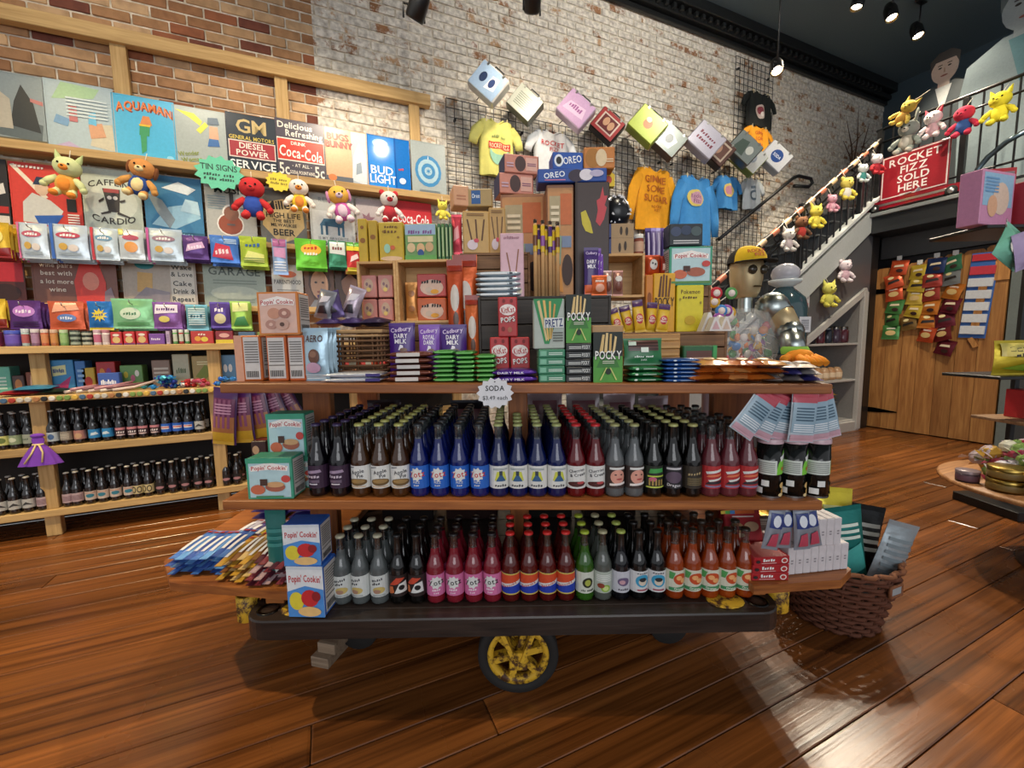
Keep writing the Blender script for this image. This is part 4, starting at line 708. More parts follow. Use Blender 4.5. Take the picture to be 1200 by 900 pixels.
# label print is centred on the middle third of the wrap: u .33-.67 faces the front
WB = [('cream', 'yellow-green', '#c9c87a', [('e', '#6a7a3a', .5, .5, .1, .3)]), ('sage', 'sage green', '#8a9a78', [('e', '#d0d4b8', .5, .5, .1, .25)]), ('pale', 'grey green', '#9aa090', [('t', '#4a5a4a', 'ROOT', .5, .5, .25, .2)]),
      ('bluew', 'white and blue', '#b8c4cc', [('e', '#4a6a9a', .5, .5, .08, .3)]), ('taupe', 'taupe', '#8f867a', [('b', '#c8c0b0', .36, .2, .64, .8, 4)]), ('rose', 'brown rose', '#b07a70', [('e', '#c8a07a', .52, .4, .1, .3)]),
      ('sea', 'sea blue', '#2f86c0', [('p', '#cfe0ea', [(.4, .3), (.62, .4), (.55, .7), (.42, .6)])]), ('maroon', 'maroon and white', '#3a2228', [('r', '#c8848c', .34, .68, .66, .95), ('t', '#f0e8e8', 'BEST', .5, .42, .3, .26), ('e', '#d8c0c0', .5, .1, .12, .08)]), ('royal', 'royal blue', '#2a62c4', [('r', '#e8e4e0', .36, .35, .64, .7), ('r', '#c83a34', .36, .5, .64, .62)]),
      ('bw', 'black and white', '#b8b8b4', [('p', '#3a3a3a', [(.34, .2), (.5, .7), (.66, .3), (.5, .4)])]), ('dusty', 'dusty pink', '#b8a0a4', [('b', '#7a5a64', .36, .2, .64, .8, 5)]), ('fish', 'teal whale', '#c9b8ac', [('e', '#2f7a90', .5, .5, .11, .22), ('r', '#c87a5a', .36, .8, .64, .86)]), ('tan', 'ringed tan', '#c8b888', [('e', '#2c2820', .42, .5, .07, .4), ('e', '#2c2820', .58, .5, .07, .4), ('e', '#c8b888', .42, .5, .045, .26), ('e', '#c8b888', .58, .5, .045, .26)]), ('coal', 'small rose oval', '#1a1616', [('e', '#a87a80', .5, .4, .13, .18)])]
for k, cn, lc, ar in WB: bottle_proto('w_'+k, '#161110', 'dark', {'royal': '#c4ccd6', 'sea': '#2a2a2a'}.get(k, '#b8b4ac'), lc, ar, z1=.085)
CN = {k: cn for k, cn, _, _ in WB}
RW = ['front', 'second', 'third', 'fourth', 'fifth', 'sixth', 'seventh', 'eighth', 'ninth']
def wall_bottles(zs, cols, word, rows=2):
    for px, k in cols:
        p = on_y(px, 520, 3.59).x
        for r in range(rows):
            bottle('w_'+k, (p+.01*r, 3.595+r*.075, zs), random.uniform(-.25, .25), f'dark soda bottle with {CN[k]} label, {RW[r]} row, {word} wall shelf', f'{CN[k]} soda on the {word} wall shelf', r < 2)
row6 = [(-12, 'cream'), (4, 'cream'), (19, 'sage'), (35, 'pale'), (63, 'bluew'), (79, 'taupe'), (95, 'rose'), (112, 'sea'), (128, 'sea'), (143, 'maroon'), (157, 'maroon'), (170, 'maroon'), (184, 'maroon'), (197, 'royal'), (210, 'royal'), (223, 'royal'), (236, 'bw'), (288, 'taupe'), (300, 'taupe')]
row7 = [(-10, 'bw'), (7, 'bw'), (24, 'bw'), (41, 'dusty'), (72, 'dusty'), (83, 'dusty'), (99, 'fish'), (114, 'fish'), (129, 'fish'), (145, 'fish'), (156, 'tan'), (169, 'tan'), (183, 'coal'), (198, 'coal'), (213, 'coal'), (228, 'coal'), (241, 'coal'), (262, 'coal'), (275, 'coal')]
wall_bottles(.588, row6, 'upper'); wall_bottles(.179, row7, 'bottom')
# ---- little dress hung on the post
c = on_y(45, 515, 3.54); o = thing('doll_dress', 'tiny purple party dress with cream ribbons hung on a shelf post', 'doll dress', (c.x, 3.535, c.z-.16))
PU = mat('#7a3fb4', 'cloth'); mb = MB()
n = 24; rg = []
for i, (r, z, wv) in enumerate(((.095, 0, .012), (.075, .05, .008), (.045, .105, .003), (.026, .13, 0), (.03, .16, 0), (.024, .175, 0))):
    rg.append([((r+wv*math.sin(j*PI/2))*math.cos(2*PI*j/n), .35*(r+wv*math.sin(j*PI/2))*math.sin(2*PI*j/n), z) for j in range(n)])
for i in range(5): mb.add(rg[i]+rg[i+1], [(j, (j+1) % n, n+(j+1) % n, n+j) for j in range(n)], PU, True)
mb.build('skirt', o)
mb = MB()
for sg in (-1, 1): mb.tube([(sg*.008, -.0125, .128), (sg*.025, -.024, .08), (sg*.04-.02, -.032, .02)], .005, mat('#e0c890', 'cloth'), 6)
mb.tube([(-.026, -.004, .13), (0, -.0135, .13), (.026, -.004, .13)], .006, mat('#e0c890', 'cloth'), 6); mb.build('ribbon', o)
mb = MB(); mb.sph((0, 0, .185), (.035, .016, .015), PU, 10, 6); mb.build('ruffle', o)
# ================================================================== WIRE GRIDS, SHIRTS, LUNCH BOXES
WIRE = mat('#1a1a1a', 'paint')
def grid(label, x0, x1, z0, z1, Y, st=.076):
    o = thing('wire_grid_panel', label, 'grid panel', ((x0+x1)/2, Y, z0), 0, 'black wire grids on the brick wall')
    w, h = x1-x0, z1-z0; n = int(w/st); k = int(h/st); mb = MB()
    for i in range(n+1): mb.box((-w/2+w*i/n, 0, h/2), (.0055, .0055, h), WIRE)
    mb.build('upright_wires', o)['kind'] = 'stuff'; mb = MB()
    for j in range(k+1): mb.box((0, -.005, h*j/k), (w, .0055, .0055), WIRE)
    mb.build('cross_wires', o)['kind'] = 'stuff'
    for sx in (-.8, .8):
        for sz in (.1, .9): MB().box((sx*w/2, (WY-Y)/2-.004, h*sz), (.02, WY-Y-.014, .02), WIRE, .002).build('bracket', o)
for i, (a, b, z1, lb) in enumerate(((1.13, 1.98, 3.39, 'black wire grid beside the lumber frame'), (2.0, 2.85, 3.37, 'black wire grid behind the white shirt'), (2.87, 3.74, 3.38, 'black wire grid behind the orange sweatshirt'), (3.76, 4.6, 3.39, 'black wire grid behind the blue sweatshirt'), (4.62, 5.42, 3.40, 'black wire grid behind the grey shirt'))): grid(lb, a, b, 1.75, z1, 3.90)
grid('tall black wire grid high up behind the black shirt', 4.83, 5.53, 3.42, 4.64, 3.90)
def tee(label, x0, y0, x1, y1, Y, col, art=None, long=False, tcol=None, ry=0):
    a = on_y(x0, (y0+y1)/2, Y); b = on_y(x1, (y0+y1)/2, Y); zt = on_y((x0+x1)/2, y0, Y).z; zb = on_y((x0+x1)/2, y1, Y).z
    W, H = b.x-a.x, zt-zb; w = W*.68; o = thing('t_shirt' if not long else 'sweatshirt', label, 'shirt', ((a.x+b.x)/2, Y-.03, zb), 0, 'shirts pinned on the wire grids', ry=ry); M_ = mat(col, 'cloth')
    nx, nz = 14, 12
    def fz(u, v): return .012*math.sin(u*9+1)*(1-v*.6)+.01*math.sin(u*17+v*3)
    def pos(u, v, off):
        ww = w*(1+.06*(1-v)); neck = .09*H*math.exp(-((u-.5)/.16)**2) if v > .9 else 0
        return ((u-.5)*ww, off*(.022*(max(0, 4*u*(1-u))**.4)) + fz(u, v), v*H-neck-(.05*H*abs(u-.5)*2 if v > .95 else 0))
    mb = MB()
    for sg in (-1, 1):
        vs = [pos(i/nx, j/nz, sg) for j in range(nz+1) for i in range(nx+1)]
        mb.add(vs, [(j*(nx+1)+i, j*(nx+1)+i+1, (j+1)*(nx+1)+i+1, (j+1)*(nx+1)+i) for j in range(nz) for i in range(nx)], M_, True)
    mb.build('torso', o)
    L = .72 if long else .34
    for sg in (-1, 1):
        mb = MB(); mb.tube([(sg*w*.42, 0, H*.86), (sg*w*.6, -.004, H*(.86-L*.35)), (sg*W*.46, -.006, H*(.86-L*.7)), (sg*W*.485, 0, H*(.86-L))], [H*.1, H*.105, H*.09, H*(.065 if long else .085)], M_, 10)
        mb.v = [(v[0], v[1]*.35, v[2]) for v in mb.v]; mb.build('sleeve', o)
        MB().box((sg*w*.32, -.01, H*.97), (.014, .02, .05), mat('#d8c8a0', 'plastic'), .002).build('clothes_peg', o)
    mb = MB(); mb.tube([((u-.5)*w, -.018, H*.995-.09*H*math.exp(-((u-.5)/.16)**2)) for u in [.3+.04*i for i in range(11)]], .008, mat(tcol or col, 'cloth'), 6); mb.build('collar', o)
    if art: Art(w, H, mp=lambda u, v, l: ((u-.5)*w, fz(u, v)-.027-.0007*l, v*H), sub=8, kind='matte').build('chest_print', o, art)
    return o
tee('pale yellow t-shirt with red band print on the wire grid', 552, 142, 608, 208, 3.87, '#e2dc7a', [('e', '#9fd0b4', .55, .38, .3, .2), ('e', '#e2dc7a', .55, .5, .28, .14), ('r', '#d0402e', .22, .46, .88, .58), ('t', '#f4e8c0', 'ROCKET FIZZ', .55, .52, .08, .6), ('t', '#8a9a5a', 'SODA POP', .55, .68, .06, .5, 0, .03)])
tee('white t-shirt with small red print on the wire grid', 616, 155, 672, 212, 3.87, '#e0e2e2', [('t', '#c03a3c', 'ROCKET', .5, .72, .1, .7), ('t', '#c03a3c', 'FIZZ', .55, .6, .08, .4)])
tee('orange yellow sweatshirt reading GIMME SOME SUGAR', 735, 197, 791, 271, 3.87, '#eda31e', [('t', '#b8641e', 'GIMME', .5, .8, .11, .78), ('t', '#b8641e', 'SOME', .52, .65, .11, .72), ('t', '#b8641e', 'SUGAR', .52, .5, .11, .78), ('t', '#b8641e', 'ROCKET', .55, .37, .04, .4), ('t', '#b8641e', 'FIZZ', .55, .31, .04, .3)], True)
tee('sky blue sweatshirt with round pastel print', 786, 206, 837, 287, 3.80, '#3f8fd0', [('e', '#d8c86a', .45, .66, .3, .12), ('e', '#c89ab0', .5, .66, .22, .09), ('t', '#8a5a78', 'Rocket', .48, .69, .06, .35), ('t', '#8a5a78', 'Fizz', .5, .62, .06, .3)], True)
tee('small sky blue t-shirt with pastel print', 833, 207, 866, 246, 3.87, '#3f8ccc', [('e', '#d8c06a', .5, .55, .3, .2), ('e', '#c88a9c', .5, .55, .2, .13)])
tee('light grey t-shirt with dark swirl print', 865, 210, 892, 247, 3.87, '#b4bcc0', [('e', '#5a6a78', .5, .45, .25, .16), ('e', '#b4bcc0', .5, .45, .15, .09), ('t', '#5a6a78', 'fizz', .5, .7, .1, .4)])
tee('black t-shirt with round rose print high on the wall', 867, 110, 906, 151, 3.87, '#141816', [('e', '#c8b8ae', .48, .42, .24, .2), ('e', '#8a3a44', .46, .45, .14, .11), ('e', '#e4dcd4', .55, .36, .08, .07)])
tee('orange t-shirt with red writing high on the wall', 867, 150, 903, 183, 3.87, '#f0a020', [('t', '#c8601c', 'GIMME', .5, .75, .12, .6), ('t', '#c8601c', 'SOME', .5, .55, .12, .6), ('t', '#c8601c', 'SUGAR', .5, .35, .12, .6)])
LBN = [0]
def lunchbox(label, x, y, wpx, Y, col, art, ry=.75, edge='#4a4a48', rz=-.5):
    LBN[0] += 1; off = .12+.14*(LBN[0] % 2); c = on_y(x, y, Y); s = on_y(x+wpx/2, y, Y).x-on_y(x-wpx/2, y, Y).x; w, h, d = s*.86, s*.7, s*.34
    o = thing('lunch_box', label, 'lunch box', (c.x, Y-off, c.z), rz, 'tin lunch boxes hung in a row', ry=ry)
    mb = MB(); mb.box((0, 0, 0), (w, d, h), mat(edge, 'tin'), .012); mb.build('case', o)
    Art(w*.94, h*.92, mp=lambda u, v, l: (w*.94*(u-.5), -d/2-.0006*l, h*.92*(v-.5)), kind='tin').build('printed_lid', o, [('r', col, 0, 0, 1, 1)]+art)
    Art(w*.96, d*.9, mp=lambda u, v, l: (w*.96*(u-.5), d*.9*(v-.5), -h/2-.0006*l), kind='tin').build('base_print', o, [('r', edge, 0, 0, 1, 1)])
    mb = MB(); mb.tube([(-w*.18, 0, h/2), (-w*.16, 0, h/2+.03), (w*.16, 0, h/2+.03), (w*.18, 0, h/2)], .006, mat('#2a2a2a', 'plastic'), 8); mb.build('handle', o)
    for sg in (-1, 1): MB().box((sg*w*.3, -d/2-.002, h/2-.012), (.02, .006, .026), mat('#b0b0a8', 'metal'), .001).build('latch', o)
    hk = MB(); hk.tube([(c.x, Y-off, c.z+.02), (c.x, 3.89, c.z+.03)], .004, WIRE, 6); tag(hk.build('grid_hook'), 'wire hook carrying the '+label[:70], 'hook', 'hooks on the wire grids')
lunchbox('pale blue lunch box with white figures print', 561, 118, 40, 3.84, '#9fb8d4', [('e', '#2c3a5a', .3, .5, .12, .2), ('p', '#e8ecf0', [(.5, .2), (.85, .3), (.8, .8), (.55, .75)]), ('e', '#3a4a78', .65, .5, .1, .18)], edge='#c9c9c4')
lunchbox('grey lunch box with line drawing lid', 609, 131, 36, 3.84, '#b4b8ac', [('b', '#7d8478', .15, .2, .85, .8, 7)], edge='#6a6c5e')
lunchbox('lilac pink lunch box with pale band', 658, 146, 35, 3.84, '#c8a4c8', [('p', '#e0c4dc', [(.1, .2), (.9, .3), (.8, .7), (.2, .6)]), ('t', '#9a5a94', 'bubble', .5, .5, .2, .6)], edge='#c8b4cc')
lunchbox('dark lunch box with red framed picture', 703, 155, 31, 3.84, '#a83a3a', [('r', '#d8c8b8', .12, .14, .88, .86), ('r', '#6a2a2a', .18, .2, .82, .8), ('e', '#c89a78', .4, .55, .12, .2), ('e', '#c89a78', .65, .5, .12, .2)], edge='#2c2422')
lunchbox('yellow green lunch box with red spot', 738, 162, 33, 3.84, '#b4c448', [('e', '#c8703c', .5, .5, .16, .2), ('e', '#e4e0a0', .45, .65, .1, .1)], edge='#8fa03a')
lunchbox('brown lunch box with grey scene lid', 773, 171, 31, 3.84, '#6f7a70', [('p', '#c0c8bc', [(.2, .2), (.7, .15), (.8, .6), (.4, .8)]), ('e', '#2f3a34', .5, .5, .15, .2)], edge='#5a4434')
lunchbox('white lunch box with dark red capitals', 804, 178, 30, 3.84, '#c4c0cc', [('t', '#7a2a3c', 'CHARLIE', .5, .62, .16, .8), ('t', '#7a2a3c', 'CHAPLIN', .5, .38, .16, .8)], edge='#aca8b4')
lunchbox('dark brown lunch box with cream frame', 829, 182, 28, 3.84, '#5c3f38', [('r', '#c4b4a0', .1, .12, .9, .88), ('r', '#6a4a40', .16, .2, .84, .8), ('e', '#b89078', .5, .5, .14, .22)], edge='#3a2c28')
lunchbox('grey green lunch box with street picture', 848, 186, 26, 3.84, '#7a8482', [('p', '#4a5a52', [(.1, .1), (.6, .1), (.5, .8), (.2, .7)]), ('e', '#c8ccc4', .7, .5, .14, .2)], edge='#44423c')
lunchbox('pale green lunch box with white lid', 867, 191, 25, 3.84, '#bcc0c0', [('e', '#8a94a0', .5, .5, .25, .25), ('e', '#d8dcdc', .5, .5, .15, .15)], edge='#8a9a4c')
lunchbox('white lunch box with round navy emblem', 884, 195, 23, 3.84, '#c9ccd0', [('e', '#2a4a8a', .5, .5, .25, .32), ('t', '#e4e8f0', 'SODA', .5, .5, .16, .36)], edge='#a8aab0')
# small plush hung on the grid left of the bags
# ================================================================== CEILING SPOT LAMPS
def lamp(label, loc, target, power, rod=True, s=1, col=(1, .86, .66), cone=95, blend=.6):
    o = thing('track_spotlight', label, 'spotlight', loc, 0, 'ceiling spotlights'); v = (Vector(target)-Vector(loc)).normalized(); q = v.to_track_quat('-Z', 'Y').to_euler()
    K = mat('#101010', 'paint')
    mb = MB(); mb.lathe([(.045*s, 0), (.05*s, .01*s), (.05*s, .1*s), (.035*s, .15*s), (.0001, .155*s)], K, 16); mb.lathe([(.045*s, 0), (.04*s, .03*s), (.0001, .035*s)], mat('#c8b890', 'metal'), 16)
    mb.build('lamp_can', o).rotation_euler = q
    m = bpy.data.materials.get('lamp_glow')
    if not m:
        m = bpy.data.materials.new('lamp_glow'); m.use_nodes = True; e = m.node_tree.nodes['Principled BSDF']; e.inputs['Emission Color'].default_value = (1, .88, .68, 1); e.inputs['Emission Strength'].default_value = 14; e.inputs['Base Color'].default_value = (1, .9, .8, 1)
    mb = MB(); mb.lathe([(.036*s, .018*s), (.03*s, .012*s), (.0001, .008*s)], m, 16); mb.build('bulb', o).rotation_euler = q
    if rod:
        MB().tube([(0, .0, .06*s), (0, 0, CEIL-loc[2])], .008, K, 8).build('hanging_rod', o); mb = MB(); mb.box((0, 0, CEIL-loc[2]-.02), (.14, .06, .035), K, .004); mb.build('ceiling_plate', o)
        mb = MB(); mb.tube([(-.055*s, 0, 0), (-.055*s, 0, .07*s), (.055*s, 0, .07*s), (.055*s, 0, 0)], .006*s, K, 6); mb.build('yoke', o)
    l = bpy.data.lights.new('spot_light', 'SPOT'); l.energy = power; l.color = col; l.spot_size = math.radians(cone); l.spot_blend = blend; l.shadow_soft_size = .05
    lo = link('spot_light', l, o, tuple(v*-.005)); lo.rotation_euler = q
    return o
PWR = 1.0
lamp('black spotlight over the lumber frame', (.67, 3.0, 3.33), (.3, 3.9, 2.2), 20*PWR, s=1.25, cone=120)
lamp('small black spotlight seen past the lit one', (1.26, 3.0, 3.66), (.7, 1.6, .6), 210*PWR, s=.9)
lamp('lit spotlight hanging before the whitewashed brick', (1.55, 3.0, 3.62), (1.9, 3.9, 2.8), 34*PWR, s=1.25, cone=120)
lamp('lit spotlight hanging near the black shirt', (4.31, 3.0, 3.84), (2.7, 1.3, 0), 280*PWR, s=1.2, cone=110)
for i, (x, y, z, t, p, lb) in enumerate(((5.29, 2.85, 4.6, (4.6, 3.2, 1.5), 120, 'amber ceiling spotlight over the stairs'), (5.82, 2.78, 4.6, (5.2, 1.6, .2), 220, 'bright ceiling spotlight over the stair rail'), (6.45, 2.81, 4.6, (6.0, 1.8, 1.5), 120, 'bright ceiling spotlight above the landing'))):
    lamp(lb, (x, y, z), t, p*PWR, s=1.2, cone=110)
lamp('spotlight aimed at the tin signs', (-1.1, 2.2, 4.2), (-1.1, 3.9, 1.4), 90*PWR, cone=110)  # assumed lamp out of view, lights the left wall
lamp('spotlight aimed at the far wall shelves', (-2.3, 1.9, 4.2), (-1.5, 2.5, 0), 470*PWR, cone=105, blend=1, col=(1, .78, .44))  # assumed unseen lamp, tinted and aimed to turn the left floor golden
lamp('spotlight aimed at the candy between signs and cart', (.2, 2.4, 3.9), (.0, 3.6, 1.2), 130*PWR, cone=110)  # assumed lamp above the view, for light on the hung candy
lamp('spotlight aimed at the sweets on the cart', (.9, .2, 4.3), (.85, 1.9, 1.1), 150*PWR, cone=42, blend=.8)  # assumed lamp above the view, brightens the goods on the cart
lamp('spotlight aimed at the whitewashed brick', (2.9, 1.3, 4.55), (3.2, 3.9, 3.2), 190*PWR, cone=115, col=(1, .93, .82))  # added lamp above the view, lifts the brightness of the pale brick
lamp('spotlight aimed at the plank door', (4.2, .9, 4.3), (6.4, 2.5, 1.1), 260*PWR, cone=70)  # extra lamp out of view, put in to lighten the door
lamp('spotlight aimed at the floor by the basket', (3.2, .4, 4.0), (2.6, .5, 0), 150*PWR, cone=90)  # assumed lamp out of view, lights the floor at the right
# ================================================================== STAIR RAILING
def rail_z(x): return 3.50+.667*(x-6.19)
KB = mat('#121315', 'paint')
sr = thing('stair_railing', 'black iron stair railing with striped rope wrapped handrail', 'railing', (0, 0, 0))
mb = MB(); n = 38; xa, xb = 2.6, 6.18
for i in range(n):
    x0 = xa+(xb-xa)*i/n; x1 = xa+(xb-xa)*(i+1)/n; mb.tube([(x0, 2.98, rail_z(x0)), (x1, 2.98, rail_z(x1))], .031, mat(['#d8b890', '#17130f', '#c9785a', '#17130f'][i % 4], 'plastic'), 8, caps=False)
mb.build('wrapped_handrail', sr)
for dz in (.13, .19):
    mb = MB(); mb.tube([(xa, 2.985, rail_z(xa)-dz), (xb, 2.985, rail_z(xb)-dz)], .011, KB, 6); mb.build('lower_rail', sr)
tor = MB()
for j in range(12):
    a, b = 2*PI*j/12, 2*PI*(j+1)/12; tor.tube([(.045*math.cos(a), 0, .045*math.sin(a)), (.045*math.cos(b), 0, .045*math.sin(b))], .008, KB, 6, caps=False)
tor = tor.mesh('scroll_ring')
for i in range(13): x = 3.3+i*.22; link('scroll_ring', tor, sr, (x, 2.985, rail_z(x)-.075))
for i in range(28):
    x = 2.9+i*.118; z0, z1 = st_top(x)+.02, rail_z(x)-.16
    if i % 9 == 7: MB().box((x, 2.985, (z0+z1+.22)/2), (.05, .05, z1-z0+.2), KB, .004).build('newel_post', sr)
    else: MB().box((x, 2.985, (z0+z1)/2), (.016, .016, z1-z0), KB, .002).build('baluster', sr)
lr = thing('landing_railing', 'black iron railing along the landing above the door', 'railing', (0, 0, 0))
for z in (3.61, 3.46, 2.83): MB().tube([(6.18, 3.02, z), (6.18, .9, z+.02)], .018 if z > 3.6 else .012, KB, 8).build('rail', lr)
for i in range(17):
    yb = 2.98-i*.122
    MB().box((6.18, yb, 3.16), (.05 if i % 6 == 0 else .015,)*2+(.88,), KB, .002).build('newel_post' if i % 6 == 0 else 'baluster', lr)
# wall handrail
wr_ = thing('stair_handrail', 'plain black handrail on the brick wall side of the stairs', 'handrail', (0, 0, 0))
MB().tube([(4.52, 3.80, 2.40), (5.88, 3.80, 3.31), (5.98, 3.80, 3.35), (6.25, 3.80, 3.35), (6.29, 3.80, 3.30), (6.25, 3.82, 3.25), (6.02, 3.88, 3.25)], .022, KB, 8).build('rail', wr_)
for x in (4.62, 5.25, 5.85): MB().tube([(x, 3.80, 2.12+(x-4.1)*.67-.01), (x, 3.93, 2.12+(x-4.1)*.67-.04)], .01, KB, 6).build('bracket', wr_)
# ================================================================== LANDING THINGS
p0 = (6.16, 2.63, 2.80); o = tag(MB().box((0, 0, .24), (.6, .012, .48), mat('#8f1f2a', 'tin'), .004).build('shop_sign', None, (6.15, 2.63, 2.775), -PI/2), 'crimson sign reading ROCKET FIZZ SOLD HERE on the landing railing', 'sign')
Art(.6, .48, y=-.0065, kind='tin').build('lettering', o, [('r', '#e8e2e0', .015, .015, .985, .985), ('r', '#a02430', .035, .04, .965, .96), ('t', '#f2ecea', 'ROCKET', .5, .82, .17, .78), ('t', '#f2ecea', 'FIZZ', .5, .61, .17, .48), ('t', '#f2ecea', 'SOLD', .5, .40, .17, .56), ('t', '#f2ecea', 'HERE', .5, .19, .17, .56)])
# toy car on the landing edge
RC = mat('#8c1626', 'gloss'); o = thing('toy_car', 'long dark red toy convertible with white fins on the landing edge', 'toy car', (6.075, 2.6, 2.626), -PI/2)
mb = MB(); mb.prism([(-.48, .03), (.5, .03), (.52, .07), (.5, .11), (.2, .125), (.1, .13), (-.2, .125), (-.5, .11), (-.52, .06)], -.028, .028, RC); mb.build('body', o)
mb = MB(); mb.prism([(.02, .128), (.06, .17), (.07, .17), (.04, .128)], -.03, .03, mat('#c8d0d4', 'gloss')); mb.build('windscreen', o)
mb = MB(); mb.prism([(-.1, .128), (.0, .14), (.0, .15), (-.1, .15)], -.03, .03, mat('#d8d4d0', 'plastic')); mb.build('seat', o)
mb = MB(); mb.box((-.05, -.0295, .075), (.8, .003, .025), mat('#d8d0cc', 'metal'), .001); mb.build('chrome_strip', o)
wm = MB(); wm.lathe([(.0001, -.014), (.05, -.014), (.05, .014), (.0001, .014)], mat('#151515', 'matte'), 14, Matrix.Rotation(PI/2, 4, 'X')); wm.lathe([(.028, .0), (.026, .018), (.0001, .02)], mat('#c9c9c9', 'metal'), 12, Matrix.Rotation(PI/2, 4, 'X')); wm = wm.mesh('wheel')
for x in (-.33, .34):
    for s_ in (-1, 1): link('wheel', wm, o, (x, s_*.028, .05))
o = tag(MB().box((0, 0, .31), (.34, .01, .62), mat('#c02a86', 'paper'), .002).build('poster_board', None, (6.75, 2.95, 2.712), -PI/2), 'magenta poster board standing behind the landing railing', 'poster')
Art(.34, .62, y=-.006).build('lettering', o, [('b', '#8a1a60', .2, .5, .8, .85, 4)])
def standee(label, Y, X, zt, cols, s=1.0, hat=False):
    o = thing('cardboard_standee', label, 'standee', (X, Y, 2.712), -PI/2, rx=0); H = (zt-2.712); hh = .30*s
    SK, SU, SH, HR = (mat(c, 'card') for c in cols)
    mb = MB(); mb.prism([(-.28*s, 0), (.28*s, 0), (.3*s, H-.62*s), (.27*s, H-.43*s), (.1*s, H-.33*s), (-.1*s, H-.33*s), (-.27*s, H-.43*s), (-.3*s, H-.62*s)], -.005, .005, SU); mb.build('cut_out_body', o)
    mb = MB(); mb.prism([(.115*s*math.cos(t), H-.17*s+.155*s*math.sin(t)) for t in [2*PI*i/18 for i in range(18)]], -.007, .005, SK); mb.prism([(-.05*s, H-.36*s), (.05*s, H-.36*s), (.05*s, H-.28*s), (-.05*s, H-.28*s)], -.006, .005, SK); hd = mb.build('cut_out_head', o)
    mb = MB(); mb.prism([(-.12*s, H-.16*s), (-.128*s, H-.05*s), (-.06*s, H+.01*s), (.05*s, H+.015*s), (.125*s, H-.05*s), (.12*s, H-.16*s), (.09*s, H-.09*s), (-.08*s, H-.08*s)], -.009, .004, HR); mb.build('cut_out_hair', o)
    mb = MB(); mb.prism([(-.07*s, H-.36*s), (.07*s, H-.36*s), (.0, H-.66*s)], -.008, -.0052, SH); mb.build('shirt_front', o)
    Art(.2*s, .3*s, mp=lambda u, v, l: (.2*s*(u-.5), -.0072-.0005*l, H-.32*s+.3*s*v)).build('printed_face', hd, [('e', '#2c2624', .3, .55, .08, .03), ('e', '#2c2624', .7, .55, .08, .03), ('r', '#3a3230', .2, .63, .4, .66), ('r', '#3a3230', .6, .63, .8, .66), ('p', '#a88a78', [(.46, .36), (.54, .36), (.52, .52), (.48, .52)]), ('e', '#8a5248', .5, .25, .16, .03)])
    return o
standee('cardboard cut-out of a smiling person in dark suit and white shirt on the landing', 2.73, 6.9, 4.50, ('#c8b4a8', '#4a5358', '#d4d8d8', '#4a4644'), 1.05)
standee('tall pale cardboard cut-out of a person in light jacket on the landing', 2.02, 6.6, 4.72, ('#98a4a8', '#8a9ca2', '#5f8a94', '#5f6a6c'), 1.5)
# wreath of twigs on the far brick wall
o = thing('twig_branch', 'bare brown twig branch fixed on the brick wall above the stairs', 'branch', (7.4, 3.9, 3.65)); 
for a, L in ((1.2, .75), (1.6, .85), (2.0, .7), (.8, .6), (2.35, .5)):
    e = (math.cos(a)*L, -.04, math.sin(a)*L); MB().tube([(0, 0, 0), (e[0]*.5+.03, -.03, e[2]*.5), e], [.014, .009, .003], mat('#5a3f2c', 'matte'), 6).build('twig', o); MB().tube([(e[0]*.5, -.03, e[2]*.5), (e[0]*.5+.2, -.03, e[2]*.5+.16)], [.007, .002], mat('#5a3f2c', 'matte'), 6).build('twig', o)
# ---- plush along the rails
GR = 'plush toys hung along the stair and landing rails'
def plush_at(label, x, y0, y1, plane, v, *a, **k):
    f = on_x if plane == 'x' else on_y; t = f(x, y0, v); b = f(x, y1, v); s = (t.z-b.z)/1.0; k.setdefault('group', GR)
    return plush('plush_toy', label, (b.x, b.y, b.z), s, *a, rz=-PI/2 if plane == 'x' else -.3, cord=.12, cdy=.14 if plane == 'x' else .07, **k)
X_ = 6.04
plush_at('mustard plush toy lying over the landing rail corner', 1050, 118, 148, 'x', 5.86, '#d0b04a', '#c89a4a', '#d8bc5a', None, 'pointed', tilt=.6)
plush_at('grey plush rabbit with long ears on the landing rail', 1060, 140, 180, 'x', 5.94, '#8f9690', '#a8a498', '#8a948e', '#c8c4b8', 'long', tilt=.1)
plush_at('white plush cat with pink bow cloth on the landing rail', 1092, 128, 162, 'x', X_, '#e6dcdc', '#d8b0b8', '#e8e0e0', None, 'pointed', '#c84a5a')
plush_at('crimson and blue plush toy on the landing rail', 1128, 122, 160, 'x', X_, '#c0304a', '#2f4f8a', '#c0304a', None, 'none')
plush_at('bright yellow plush toy with pointed ears on the landing rail', 1170, 105, 145, 'x', X_, '#e4d838', '#e4d838', '#dccf34', None, 'pointed')
Y_ = 2.90
